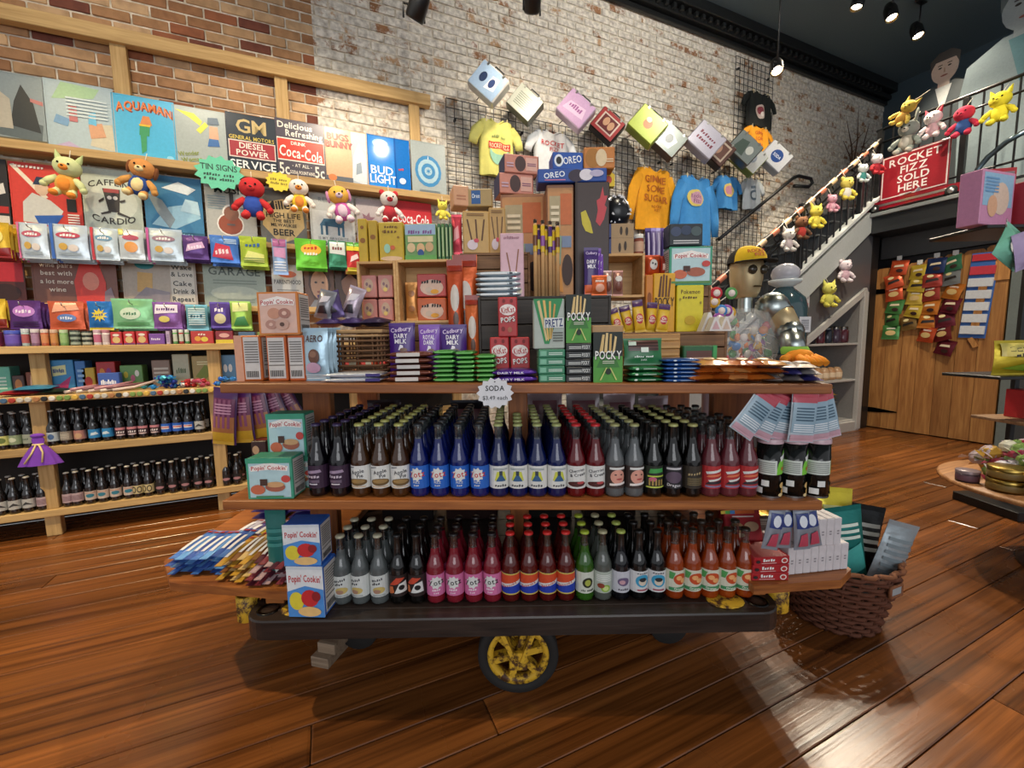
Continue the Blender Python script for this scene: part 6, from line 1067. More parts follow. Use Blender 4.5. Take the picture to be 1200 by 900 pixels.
lo = [(401, 'clear'), (422.5, 'clear'), (444.5, 'clear'), (467, 'red_black'), (489, 'red_black'), (510.5, 'pink'), (533, 'pink'), (555, 'pink'), (577, 'pink'), (598.5, 'bazooka'), (620, 'bazooka'), (641.5, 'bazooka'), (663, 'bazooka'), (685, 'green'), (706, 'lime'), (727, 'ink'), (748, 'surf'), (769, 'surf'), (790, 'orange'), (810.5, 'orange'), (831, 'orange'), (851, 'orange'), (871.5, 'orange')]
UPR = [(-.71, .065), (.02, .05), (.80, .085)]
def cart_bottles(cols, DF, zf, rows, word, py):
    for ci, (px, k) in enumerate(cols):
        x = inv(on_d(px, py, DF)).x
        for r in range(rows):
            d = DF+r*.0625
            if any(abs(x-ux) < hw+.0 and abs(d-1.52) < .055 for ux, hw in UPR): continue
            bottle(k, CW(x, d, zf(x)), RZC+random.uniform(-.22, .22), f'{BN[k]}, {RW[r]} row of the {word} tier', f'{k.replace("_", " and ")} soda on the {word} cart tier', r < 2)
cart_bottles(up, 1.262, lambda x: z2(x)+.0005, 7, 'middle', 560); cart_bottles(lo, 1.285, lambda x: DECK+.0015, 3, 'bottom', 670)
# ---- snack canisters on the middle tier
for i, px in enumerate((901, 929, 956)):
    for r in range(2):
        x = inv(on_d(px, 550, 1.262)).x; d = 1.262+r*.085
        if r and i == 0: continue
        R_, H = .0355, .182; p = CW(x, d, z2(x)+.0005); mb = MB(); mb.lathe([(.0001, 0), (R_, 0), (R_, H*.93), (.0001, H*.93)], mat('#121312', 'gloss'), 22); o = tag(mb.build('snack_canister', None, p, RZC+(-.5, -.45, .1)[i]), f'tall black snack canister with green print and pink lid, {["beside the rose sodas", "between two canisters", "at the shelf end"][i]}{", behind" if r else ""}', 'canister', 'snack canisters on the cart')
        mb = MB(); mb.lathe([(R_*1.03, H*.92), (R_*1.03, H*.985), (R_*.98, H), (.0001, H)], mat('#c8a8b0', 'plastic'), 22); mb.build('lid', o); mb = MB(); mb.lathe([(R_*1.01, 0), (R_*1.01, .006)], mat('#9a9a9a', 'metal'), 22); mb.build('base_rim', o)
        W = .2; mp = lambda u, v, l: ((R_+.0003+.00025*l)*math.sin((u-.5)*W/R_), -(R_+.0003+.00025*l)*math.cos((u-.5)*W/R_), H*v)
        Art(W, H, mp, sub=12).build('wrap_print', o, [('p', '#7ac83a', [(.58, .4), (.85, .42), (.85, .86), (.72, .8), (.62, .58)]), ('r', '#cfd4cc', .24, .4, .6, .64), ('b', '#8a9088', .27, .43, .57, .62, 6), ('p', white, [(.64, .7), (.84, .82), (.84, .74), (.66, .62)]), ('t', '#d8302c', 'POP', .74, .52, .07, .16, 14), ('r', '#e0e0dc', .4, .2, .5, .3), ('r', '#e0e0dc', .3, .07, .42, .17), ('e', '#d8b06a', .7, .22, .05, .05), ('e', '#c89a4a', .74, .12, .06, .05), ('e', '#e0c890', .68, .06, .05, .03)])
# ---- price burst on the top tier edge
c = inv(on_d(580, 461, 1.19)); p = CW(c.x, 1.1955, c.z); r = .046; mb = MB(); mb.prism(star(0, 0, r*.84, r, 14, 1.18), -.001, .001, mat('#d9d9de', 'card')); o = tag(mb.build('price_burst', None, p, RZC), 'white starburst card reading SODA $3.49 each on the cart shelf edge', 'price tag')
Art(2*r*1.18, 2*r, mp=lambda u, v, l: (2*r*1.18*(u-.5), -.0011-.0004*l, 2*r*(v-.5))).build('lettering', o, [('t', '#16161a', 'SODA', .5, .66, .17, .5), ('t', '#55565c', '$3.49 each', .5, .36, .13, .66), ('e', '#3a3a3c', .5, .86, .02, .02)])
# ================================================================== GOODS ON THE TOP OF THE CART
def cpos(x0, x1, y0, D, z=None, y1=None):
    ym = (y0+(y1 or 440))/2; xl = inv(on_d(x0, ym, D)).x; xr = inv(on_d(x1, ym, D)).x; xm = (xl+xr)/2
    zb = z if z is not None else (inv(on_d((x0+x1)/2, y1, D)).z if y1 else z1(xm)+.0005)
    return xm, xr-xl, zb, inv(on_d((x0+x1)/2, y0, D)).z
def cbox(label, x0, x1, y0, D, dep, col, art=None, z=None, y1=None, cat='candy box', yaw=0, name='candy_box', side=None, group=None, kind='card', top=None):
    x, w, zb, zt = cpos(x0, x1, y0, D, z, y1)
    return carton(name, label, cat, w-.002, dep, zt-zb, CW(x, D+dep/2, zb), RZC+yaw, col, art, side, group, top, kind=kind), zt+.0005
def cbag(label, x0, x1, y0, D, dep, col, art=None, z=None, y1=None, cat='candy bag', yaw=0, lean=-.12, name='candy_bag', group=None, kind='foil', roll=0):
    x, w, zb, zt = cpos(x0, x1, y0, D, z, y1)
    return pouch(name, label, cat, w, zt-zb, dep, CW(x, D+dep/2, zb), RZC+yaw, col, art, group, rx=lean, ry=roll, kind=kind)
def stack(label, x0, x1, y0, y1, D, dep, n, col, art=None, z=None, cat='chocolate bar', name='chocolate_bar', group=None, yaw=0, kind='foil', soft=False, jit=.006):
    x, w, zb, zt = cpos(x0, x1, y0, D, z, None if z is not None else y1); zb = z if z is not None else z1(x)+.0005; h = (zt-zb)/n; ob = None
    for i in range(n):
        lb = label+', '+('bottom' if i == 0 else 'top' if i == n-1 else ['', 'second', 'third', 'fourth', 'fifth', 'sixth', 'seventh'][i])+' of its pile'
        loc = CW(x+random.uniform(-jit, jit), D+dep/2+random.uniform(-jit, jit), zb+i*h)
        if ob: dup(ob, loc, RZC+yaw+random.uniform(-.04, .04), lb); continue
        if soft:
            mb = MB(); nx = 10
            vs = []; fs = []
            prof = [(u/nx-.5) for u in range(nx+1)]
            for u in prof:
                t = .25+.75*(1-(abs(u)*2)**4); c0 = h*.5
                vs += [(u*w, -dep/2, c0-h*.46*t*.6), (u*w, -dep/2, c0+h*.46*t*.6), (u*w, -dep*.3, c0-h*.49*t), (u*w, -dep*.3, c0+h*.49*t), (u*w, dep*.4, c0-h*.49*t), (u*w, dep*.4, c0+h*.49*t)]
            for i_ in range(nx):
                a, b = i_*6, i_*6+6
                for q in ((0, 1), (1, 3), (3, 5), (5, 4), (4, 2), (2, 0)): fs.append((a+q[0], a+q[1], b+q[1], b+q[0]))
            fs += [(0, 2, 4, 5, 3, 1), (nx*6+1, nx*6+3, nx*6+5, nx*6+4, nx*6+2, nx*6)]
            mb.add(vs, fs, mat(col, kind), True); ob = tag(mb.build(name, None, loc, RZC+yaw), lb, cat, group)
            if art: Art(w, h, mp=lambda u, v, l: ((u-.5)*w, -dep/2-.001-.0004*l, h*(.2+.6*v)), sub=4).build('wrapper_print', ob, art)
        else:
            ob = carton(name, lb, cat, w, dep, h*.97, loc, RZC+yaw, col, art, group=group, kind='card')
    return zb+n*h
GX = 'goods on the top tier of the cart'
# -- risers
DKW = wood_mat('dark_crate_wood', '#1d1a18', '#39332e', 'X', 1.2, .6, .2); PCR = wood_mat('pine_crate_wood', '#b88a54', '#dcb47c', 'X', 1.2, .6, .15); BRW = wood_mat('brown_crate_wood', '#5a3c24', '#8a6440', 'X', 1.2, .6, .15)
def crate(label, x0, x1, y0, D, dep, m, z=None, y1=None, openf=False, slats=3, name='wooden_crate'):
    x, w, zb, zt = cpos(x0, x1, y0, D, z, y1); h = zt-zb; o = thing(name, label, 'crate', CW(x, D+dep/2, zb), RZC); t = .009
    for sg in (-1, 1): MB().box((sg*(w/2-t/2), 0, h/2), (t, dep, h), m, .0015).build('side_board', o)
    MB().box((0, 0, t/2), (w-2*t, dep, t), m, .001).build('bottom_board', o); MB().box((0, dep/2-t/2, h/2), (w-2*t, t, h-2*t), m, .001).build('back_board', o)
    MB().box((0, 0, h-t/2), (w-2*t-.001, dep, t), m, .001).build('top_board', o)
    if not openf:
        for i in range(slats): MB().box((0, -dep/2+t/2, t+(i+.5)*(h-2*t)/slats), (w-2*t-.001, t, (h-2*t)/slats-.004), m, .001).build('front_slat', o)
    return o, zt+.0005
_, RZ1 = crate('dark stained crate under the tall chocolate cases', 561, 716, 347, 1.45, .46, DKW)
_, RZ2 = crate('brown crate under the two pink lined crates', 418, 531, 379, 1.53, .3, BRW)
_, RZ4 = crate('low crate with green edge under the yellow cartons', 719, 852, 389, 1.44, .4, BRW)
# -- far left: cookie kit cartons
kit = lambda a, b: [('r', a, .0, .0, 1, 1), ('r', b, .05, .04, .95, .96), ('p', '#f4eee8', [(.08, .8), (.5, .9), (.92, .8), (.9, .68), (.5, .72), (.1, .68)]), ('t', '#b83038', "Popin' Cookin'", .5, .775, .1, .82, 0, .02)]
NUT = [('r', '#cfcac6', .08, .06, .92, .95), ('b', '#77736f', .14, .42, .86, .9, 9), ('v', '#2c2a28', .16, .1, .84, .24, 9), ('r', '#5a5654', .1, .34, .9, .36)]
_, t = cbox('orange cookie kit carton side on at the shelf end', 275, 306, 393, 1.262, .11, '#c86a2c', [('r', '#d8a084', .0, 0, .3, 1), ('r', '#cfcac6', .36, .04, .95, .96), ('b', '#77736f', .4, .4, .92, .9, 9), ('v', '#2c2a28', .42, .08, .9, .22, 8)], side=NUT, group=GX)
cbox('orange cookie kit carton side on, middle of three', 312, 336, 393, 1.262, .11, '#c4622a', NUT, side=NUT, group=GX); cbox('orange cookie kit carton side on by the foil bags', 337, 357, 393, 1.265, .11, '#c05c28', NUT, side=NUT, group=GX)
cbox('orange framed cookie kit carton with ring cookies on top', 304, 352, 342, 1.262, .07, '#d4823c', kit('#d4823c', '#dfb8a8')+[('e', '#c89078', .4, .5, .16, .13), ('e', '#a8766a', .66, .5, .15, .12), ('e', '#dfb8a8', .66, .5, .06, .05), ('e', '#b88a7c', .32, .24, .14, .11), ('e', '#dfb8a8', .32, .24, .05, .04), ('e', '#c8a090', .6, .24, .17, .13), ('e', '#5a4038', .6, .24, .06, .05)], z=t, side=NUT, group=GX)
# -- pale blue bags
for i in range(4):
    cbag('pale blue chocolate bag with brown sweet picture, '+['front', 'second', 'third', 'rearmost'][i]+' of four', 352+i*6, 383+i*5, 384, 1.255+i*.034, .028, '#a8c4d4', [('t', '#4a2a24', 'AERO', .5, .8, .13, .7), ('e', '#6a4434', .5, .46, .22, .14), ('e', '#8a6450', .48, .5, .14, .06), ('e', '#c8a0b8', .45, .25, .3, .1), ('b', '#d8e4ea', .1, .04, .9, .14, 3)], z=z1(-.6)+.001, lean=-.03, yaw=-.05, group='pale blue chocolate bags')
# -- wicker basket of candies
def basket_rack():
    x, w, zb, zt = cpos(389, 450, 385, 1.36); h = zt-zb; o = thing('wicker_tray', 'brown wicker tray basket of orange sweets on the cart', 'basket', CW(x, 1.36+.08, zb+.002), RZC); W1 = mat('#6a4a30', 'matte'); W2 = mat('#a88860', 'matte')
    for k in range(9):
        z = h*(.04+.1*k); mb = MB(); pts = []
        for i in range(41):
            a = 2*PI*i/40; s_ = .007*math.sin(i*PI+k*PI); cx = math.copysign(abs(math.cos(a))**.4, math.cos(a))*w*.47; cy = math.copysign(abs(math.sin(a))**.4, math.sin(a))*.085; pts.append((cx*(1+s_), cy*(1+s_*2), z))
        mb.tube(pts, .0042, W2 if k in (8, 0) else W1, 6, caps=False); mb.build('woven_ring', o)
    for i in range(20): a = 2*PI*i/20; cx = math.copysign(abs(math.cos(a))**.4, math.cos(a))*w*.465; cy = math.copysign(abs(math.sin(a))**.4, math.sin(a))*.083; MB().tube([(cx, cy, 0), (cx, cy, h*.88)], .003, W1, 5).build('stake', o)
    MB().box((0, 0, h*.2), (w*.9, .15, .006), W1).build('tray_floor', o); MB().box((0, -.0, h*.93), (w*.95, .15, .012), W2, .003).build('rim_card', o)
    for i in range(16):
        c, n = [('#c84a1c', 'orange'), ('#b8301c', 'red orange'), ('#d8c8a8', 'cream')][i % 3]; tag(MB().box((0, 0, .011), (.03, .03, .022), mat(c, 'foil'), .004).build('foil_caramel', None, CW(x-w*.38+(i % 8)*w*.108, 1.36+.035+(i//8)*.04, zb+h*.2+.006), RZC+random.uniform(-.3, .3)), f'{n} foil caramel in the wicker tray', 'candy', 'caramels in the wicker tray')
    return zb+h
BZ = basket_rack()
for i, (x0, x1, c) in enumerate(((369, 398, '#4a3a78'), (396, 424, '#33226a'), (420, 452, '#22184a'))):
    x, w, zb, zt = cpos(x0, x1, 372, 1.38, BZ); pouch('candy_bag', ['lavender', 'royal purple', 'dark purple'][i]+' foil bag lying on the wicker tray', 'candy bag', w, .1, .03, CW(x, 1.375, BZ+.018), RZC+random.uniform(-.1, .1), c, None, GX, rx=-PI/2+.1)
for i, (x0, x1, y0, c, ro) in enumerate(((366, 386, 338, '#8a8a90', .25), (378, 404, 340, '#5a4a78', -.25), (396, 416, 333, '#b8a8b4', .35), (404, 424, 345, '#6a5a5c', 0))):
    cbag(['silver grey', 'violet grey', 'pinkish silver', 'mocha'][i]+' crinkled foil bag standing on the wicker tray', x0, x1, y0, 1.405+.012*i, .03, c, [('p', '#d8d4dc', [(.2, .5), (.7, .6), (.8, .8), (.3, .75)]), ('p', '#2c2630', [(.2, .15), (.8, .2), (.6, .45), (.3, .4)])], z=BZ+.036, roll=ro, group=GX)
for i in range(3): stack('white chocolate tablet with violet end lying flat', 379+i*2, 448+i*2, 437+0*i, 446, 1.222, .1, 2, '#c8ccd4', [('r', '#3a2f78', .75, 0, 1, 1)], soft=True) if i == 0 else None
# -- pink crates
def pcrate(lb, x0, x1, y0):
    return crate(lb, x0, x1, y0, 1.53, .12, PCR, z=RZ2, openf=True)
_, PZ = pcrate('pine crate full of pink printed packs', 421, 466, 306); _, PZ2 = pcrate('pine crate with red printed candy packs', 466, 531, 304)
PKP = [('e', '#c8a890', .5, .55, .3, .3), ('e', '#8a6a70', .4, .6, .08, .08), ('e', '#8a6a70', .6, .5, .08, .08), ('e', '#e0c070', .5, .35, .14, .1)]
for i, (x0, x1, y0, zz) in enumerate(((425, 443, 345, None), (445, 462, 345, None), (425, 443, 312, 1), (445, 462, 312, 1))):
    z = RZ2+.01 if zz is None else RZ2+.096; x, w, zb, zt = cpos(x0, x1, y0, 1.55, z)
    carton('candy_box', 'pink candy pack in the pine crate, '+['lower beside the edge', 'lower beside the divider', 'upper beside the edge', 'upper beside the divider'][i], 'candy box', w, .06, .08, CW(x, 1.58, z), RZC, '#cf8a80', PKP, group='pink packs in the pine crate')
for i, (y0, z, c) in enumerate(((345, RZ2+.01, '#c8602c'), (310, RZ2+.096, '#c04a44'))):
    x, w, zb, zt = cpos(490, 524, y0, 1.55, z); carton('candy_box', ['orange', 'red'][i]+' candy pack with black arched word in the crate', 'candy box', w, .05, .082, CW(x, 1.58, z), RZC, c, [('e', '#d8b8a4', .5, .4, .4, .35), ('t', '#1a1210', "Dip Stix", .5, .66, .18, .8, 0, .09), ('e', '#c8b4a4', .4, .3, .12, .12), ('e', '#e0a030', .6, .22, .14, .1)], group=GX)
pouch('candy_bag', 'tan candy bag at the side of the red lined crate', 'candy bag', .045, .14, .02, CW(inv(on_d(480, 340, 1.55)).x, 1.58, RZ2+.012), RZC, '#d0904c', [('e', '#a86a30', .5, .7, .3, .08), ('e', '#a86a30', .5, .3, .3, .08)], GX)
# -- on top of the crates
GOLD = [('e', '#8a6a20', .2, .75, .05, .03), ('e', '#8a6a20', .8, .6, .05, .03), ('e', '#8a6a20', .75, .85, .04, .03)]
cbox('slim mustard candy carton at the crate edge', 423, 434, 256, 1.55, .1, '#bfa02c', [('e', '#8a5a24', .5, .5, .3, .06), ('e', '#8a5a24', .5, .8, .2, .04)], z=PZ, group=GX); cbox('slim mustard candy carton beside the wide one', 435, 446, 258, 1.55, .1, '#b8982a', [('e', '#8a5a24', .5, .6, .3, .06)], z=PZ, group=GX)
cbox('wide mustard candy carton with brown capitals', 447, 476, 260, 1.55, .1, '#c2a42c', [('t', '#6a4a1c', 'HONEY', .5, .88, .08, .6), ('t', '#6a4a1c', 'BEAR', .5, .76, .09, .66), ('e', '#9ac8b0', .33, .32, .13, .12), ('e', '#c8603a', .55, .34, .1, .06), ('e', '#d8b894', .5, .06, .45, .06)]+GOLD, z=PZ2, group=GX)
cbox('green carton with sky and sweets picture', 477, 514, 262, 1.55, .08, '#6f9a5a', [('r', '#9ab4cc', .02, .7, .98, .98), ('t', '#7a4a8a', 'CHOCO CORN', .5, .78, .12, .9), ('r', '#d8c89a', .1, .5, .9, .66), ('e', '#d8bc90', .2, .35, .13, .13), ('e', '#d8b080', .5, .32, .13, .15), ('e', '#c8a478', .78, .36, .13, .13), ('e', '#2f4f8a', .5, .2, .1, .1), ('r', '#5fa050', 0, 0, 1, .14)], z=PZ2, group=GX)
for i in range(4): cbox('slim dark green stick candy box, '+['first', 'second', 'third', 'fourth'][i]+' along from the sky carton', 515+i*4.4, 519+i*4.4, 262, 1.55, .06, ['#2f6a3c', '#4a7a3a', '#2c5a34', '#3f7a4a'][i], [('r', '#a8bc8a', .2, .1, .7, .9)], z=PZ2, group='slim green boxes on the crate')
# -- chocolates
CDB = lambda t2: [('t', '#d8c8ec', 'Cadbury', .5, .88, .08, .86, 6), ('t', '#f0ecf6', 'DAIRY' if t2 else 'ROYAL', .5, .76, .085, .56), ('t', '#f0ecf6', 'MILK' if t2 else 'DARK', .5, .66, .085, .5), ('p', '#e8e4f0', [(.4, .5), (.62, .48), (.6, .58), (.48, .6)]), ('e', '#6a4228', .62, .5, .16, .04)]
for x0, x1, c, m, lb in ((455, 484, '#47207e', 1, 'purple chocolate bar reading DAIRY MILK beside the wicker tray'), (490, 515, '#7a4ab0', 0, 'lilac chocolate bar reading ROYAL DARK'), (516, 545, '#421c78', 1, 'purple chocolate bar reading DAIRY MILK beside the brown block')):
    for r in range(2): cbag(lb+(', behind' if r else ''), x0+r*2, x1+r*2, 378+(x0 > 488)*2, 1.40+r*.03, .02, c, CDB(m), lean=-.05, name='chocolate_bar', cat='chocolate bar', kind='plastic', group='purple chocolate bars')
stack('brown and silver chocolate pouch', 452, 506, 412, 446, 1.235, .12, 5, '#6a3a2c', [('r', '#cfcac4', .22, .0, .72, 1)], soft=True, jit=.003, group='brown chocolate pouches')
for i, (a, b, y, n) in enumerate(((507, 533, 410, 7), (534, 557, 411, 7), (557, 581, 415, 6))): stack(['green mint chocolate by the brown pile', 'green mint chocolate in the middle pile', 'green mint chocolate by the red cartons'][i], a, b, y, 446, 1.235, .11, n, '#3f8a3a', [('r', '#6ab45a', .1, .2, .9, .8)], soft=True, jit=.002, group='green mint chocolates')
stack('purple chocolate tablet lying flat with white words', 577, 629, 433, 446, 1.222, .1, 2, '#4a2488', [('t', '#e8e4f0', 'DAIRY MILK', .42, .5, .6, .6)], soft=True, jit=.001, group='flat purple chocolate tablets')
KK = [('e', '#f0e4e0', .5, .68, .42, .14), ('t', '#b01e24', 'KitKat', .5, .68, .15, .68, 6), ('t', '#1a0f0f', 'POPS', .53, .435, .13, .74, 6), ('t', '#f4ece8', 'POPS', .5, .44, .13, .74, 6), ('e', '#7a1418', .3, .9, .08, .05), ('e', '#7a1418', .7, .9, .08, .05), ('e', '#a8624a', .6, .18, .12, .07), ('e', '#7a1418', .25, .2, .1, .06)]
_, kt = cbox('red carton reading KitKat POPS beside the mint chocolate', 574, 597, 395, 1.335, .05, '#b2262a', KK, group='red cartons'); _, kt2 = cbox('red carton reading KitKat POPS beside the stick snacks', 598, 621, 395, 1.335, .05, '#b2262a', KK, group='red cartons')
cbox('red carton reading KitKat POPS on top of two others', 584, 607, 348, 1.335, .05, '#b2262a', KK, z=kt, group='red cartons')
STK = lambda c: [('v', '#d8b878', .24, .56, .78, .9, 7), ('v', '#c89a54', .3, .6, .84, .94, 5)]
sticks = [('p', '#d8b878', [(.2, .6), (.3, .95), (.38, .95), (.32, .6)]), ('p', '#e0c48a', [(.36, .6), (.42, .98), (.5, .98), (.46, .6)]), ('p', '#d0aa64', [(.52, .6), (.55, .96), (.62, .96), (.6, .6)]), ('p', '#e0c48a', [(.64, .6), (.72, .92), (.79, .9), (.72, .6)])]
zz = stack('green stick snack carton', 631, 662, 409, 446, 1.24, .06, 4, '#2f7f5c', [('r', '#7ab89a', .06, .2, .3, .8), ('b', '#d0e4d8', .38, .3, .9, .7, 2)], name='snack_carton', cat='snack box', group='green snack cartons', jit=.001)
cbox('tall silver and green snack carton reading PRETZ', 625, 662, 350, 1.242, .05, '#a9b4aa', [('p', '#2a8a50', [(0, 1), (.95, 1), (.5, .1), (.35, .1)]), ('p', '#d8c08a', [(.12, .95), (.2, .97), (.45, .2), (.4, .15)]), ('p', '#e0b868', [(.3, .97), (.38, .97), (.5, .2), (.46, .15)]), ('p', '#d8b060', [(.5, .95), (.57, .95), (.55, .2), (.51, .2)]), ('p', '#c89a50', [(.66, .9), (.72, .88), (.58, .2), (.55, .2)]), ('r', '#d8dcd8', .34, .42, .97, .62), ('t', '#1f2f6a', 'PRETZ', .66, .52, .16, .56, 4), ('b', '#5a5f5a', .62, .15, .94, .36, 4)], z=zz+.0005, group=GX)
POK = [('r', '#16211c', 0, .52, 1, 1), ('r', '#4f9a3a', 0, 0, 1, .52), ('p', '#3a7a34', [(.1, .3), (.9, .3), (.7, .55), (.3, .55)])]+sticks+[('t', '#101410', 'POCKY', .52, .535, .17, .9), ('t', '#f0f0ea', 'POCKY', .5, .55, .17, .9), ('b', '#c8d0b8', .3, .38, .7, .45, 2), ('e', '#1c2a1c', .5, .22, .1, .06), ('p', '#c8d07a', [(.2, .05), (.25, .05), (.46, .3), (.42, .3)]), ('p', '#c8d07a', [(.75, .05), (.8, .05), (.58, .3), (.54, .3)])]
zz = stack('black stick snack carton', 663, 693, 402, 446, 1.24, .06, 5, '#14181a', [('b', '#d0d4d0', .12, .3, .6, .7, 2), ('t', '#e8ece8', 'POCKY', .78, .5, .5, .3)], name='snack_carton', cat='snack box', group='black snack cartons', jit=.001)
cbox('black and green snack carton reading POCKY on the black pile', 663, 693, 345, 1.242, .045, '#1c2a20', POK, z=zz+.0005, group=GX)
cbox('black and green snack carton reading POCKY standing on the shelf', 695, 730, 389, 1.235, .04, '#1c2a20', POK, group=GX); cbox('plain tan carton behind the standing green snack carton', 693, 731, 381, 1.285, .06, '#b48a58', group=GX)
zz = stack('dark green chocolate square', 737, 777, 429, 446, 1.235, .1, 3, '#1f6a3c', [('e', '#d8e8dc', .22, .5, .05, .3), ('b', '#cfe0d4', .4, .35, .8, .7, 2)], group='dark green chocolate squares', soft=True, jit=.002)
cbag('dark green chocolate square with nuts picture propped on its pile', 732, 778, 396, 1.262, .02, '#1f6e3e', [('r', '#5a3a34', .1, .52, .9, .92), ('b', '#3a221e', .1, .55, .9, .9, 3), ('r', '#d8e4d8', .42, .46, .62, .64), ('r', '#cfe0d0', .1, .72, .3, .86), ('t', '#e8f0e8', 'WHOLE NUTS', .5, .3, .08, .6), ('t', '#e8f0e8', 'DARK', .5, .18, .06, .3)], z=zz+.001, lean=-.15, name='chocolate_bar', cat='chocolate bar', kind='plastic', group=GX)
stack('blue chocolate square', 779, 822, 420, 446, 1.235, .1, 6, '#1f4f90', [('e', '#d8e4f0', .3, .5, .05, .3), ('b', '#b8d0e8', .45, .35, .85, .7, 2)], group='blue chocolate squares', soft=True, jit=.004)
stack('thin kraft carton beside the nut chocolate', 728, 797, 391, 420, 1.34, .09, 6, '#b07f42', [('r', '#c4975a', .02, .1, .98, .4)], z=z1(.45)+.001, name='snack_carton', cat='snack box', group='thin kraft cartons', jit=.002)
cbox('green nut chocolate carton under the ledge', 800, 840, 405, 1.345, .07, '#1f5a34', [('r', '#5a3a34', .1, .3, .85, .85), ('b', '#c8b8a8', .15, .4, .8, .7, 3), ('r', '#3fa05a', .88, .0, 1, 1)], group=GX)
# -- right end: orange bags, tubes
for i in range(12):
    x = .58+(i % 4)*.055; lv = i//4; c, n = (('#c8702a', 'orange'), ('#a8541c', 'rust'), ('#d89a5a', 'apricot'))[i % 3]
    pouch('nut_bag', f'{n} toffee nut bag in the pile at the shelf end', 'snack bag', .1, .13, .026, CW(x+lv*.012, 1.22, z1(x)+.012+lv*.02), RZC+random.uniform(-.25, .25), c, [('e', '#e8c89a', .4, .4, .16, .14), ('e', '#8a3a14', .65, .6, .14, .12)], 'toffee nut bags on the cart', rx=-PI/2+.05, kind='gloss')
for i in range(9):
    x = .76+(i % 3)*.06; lv = i//3; c, n = (('#c9c6c8', 'white'), ('#b0a49a', 'beige'), ('#4a48a0', 'violet'))[(i+lv) % 3]
    pouch('candy_bar', f'long {n} wrapped candy bar in the pile at the shelf end', 'candy bar', .055, .2, .018, CW(x, 1.215+.01*lv, z1(x)+.009+lv*.018), RZC-.5+random.uniform(-.1, .1), c, [('r', '#efecec', .2, .3, .8, .6)], 'long candy bars on the cart', rx=-PI/2+.02)
# -- on the low crate: yellow cartons, bars
bb = [('r', '#d8b02c', 0, 0, 1, 1), ('e', '#b8242c', .5, .42, .34, .16), ('t', '#f4e8d8', 'Oh', .5, .47, .1, .5), ('t', '#f4e8d8', 'Henry', .5, .38, .09, .6), ('r', '#4a2a5a', 0, .8, 1, 1)]
for i, (x0, x1, y0, ro) in enumerate(((721, 734, 360, -.35), (733, 746, 357, -.25), (745, 758, 351, -.12), (757, 770, 354, .05), (769, 783, 356, .12))): cbag('yellow and red candy bar standing in a fan, '+['outermost', 'second', 'third', 'fourth', 'fifth'][i]+' from the dark crate', x0, x1, y0, 1.45+.02*(i % 2), .02, '#c89a2a', bb, z=RZ4, roll=ro, lean=-.06, name='candy_bar', cat='candy bar', kind='plastic', group='fan of yellow candy bars')
_, yz = cbox('amber snack carton reading POCKY with chocolate sticks', 765, 791, 320, 1.53, .05, '#d8a018', [('p', '#5a3418', [(.2, .6), (.3, .95), (.38, .95), (.32, .6)]), ('p', '#6a3f1c', [(.36, .6), (.42, .98), (.5, .98), (.46, .6)]), ('p', '#5a3418', [(.52, .6), (.55, .96), (.62, .96), (.6, .6)]), ('p', '#6a3f1c', [(.64, .6), (.72, .92), (.79, .9), (.72, .6)]), ('t', '#2a1810', 'POCKY', .5, .52, .15, .88), ('p', '#8a5a24', [(.3, .1), (.36, .1), (.6, .4), (.55, .42)])], z=RZ4, group=GX)
cbox('narrow orange snack carton beside the amber one', 756, 765, 322, 1.535, .05, '#c8781c', [('e', '#8a4a14', .5, .6, .3, .1)], z=RZ4, group=GX)
_, yz = cbox('lemon yellow snack carton with brown lettering', 792, 824, 334, 1.53, .07, '#d8c824', [('t', '#5a4418', 'Pokemon', .5, .86, .09, .7), ('t', '#6a5420', 'SNACKS', .5, .74, .07, .66), ('e', '#9a8a28', .12, .7, .04, .03), ('e', '#9a8a28', .88, .62, .04, .03), ('e', '#c4a424', .5, .25, .2, .1)], z=RZ4, group=GX)
cbox('green topped cookie kit carton with burger picture on the yellow cartons', 783, 833, 289, 1.535, .065, '#3f9a7c', kit('#3f9a7c', '#b8d4d8')+[('e', '#a8604a', .62, .34, .22, .12), ('e', '#c86a4a', .25, .28, .16, .12), ('r', '#4a3028', .32, .36, .48, .5), ('e', '#c84a44', .85, .55, .1, .08), ('r', '#5a8a4a', .04, .04, .96, .1)], z=yz, side=NUT, group=GX)
cbox('black berry drink carton on the cookie kit', 784, 824, 262, 1.54, .06, '#20262c', [('e', '#3f4a66', .2, .65, .16, .22), ('e', '#33405a', .5, .7, .16, .22), ('e', '#4a5a5c', .8, .65, .16, .22), ('b', '#d0d0d0', .12, .1, .88, .3, 2)], y1=288, group=GX)
for i, (x0, x1, y0) in enumerate(((820, 839, 366), (826, 841, 372), (842, 856, 371))):
    x, w, zb, zt = cpos(x0, x1, y0, 1.46-.03*(i == 1), RZ4); mb = MB(); h = zt-zb; mb.prism([(-w/2, 0), (w/2, 0), (.004, h), (-.004, h)], -.018, .018, mat('#d8d4d0', 'card')); o = tag(mb.build('triangle_snack', None, CW(x, 1.47-.05*(i == 1), RZ4), RZC), ['white triangular snack pack with yellow tip', 'small white triangular snack pack in front', 'white triangular snack pack at the crate edge'][i], 'snack pack', 'triangular snack packs'); Art(w, h, y=-.0182).build('front_print', o, [('p', ['#d8a83a', '#c8a0a4', '#c8b0a0'][i], [(.2, .12), (.8, .12), (.5, .75)])])
mb = MB(); x, w, zb, zt = cpos(786, 856, 386, 1.43, RZ4)
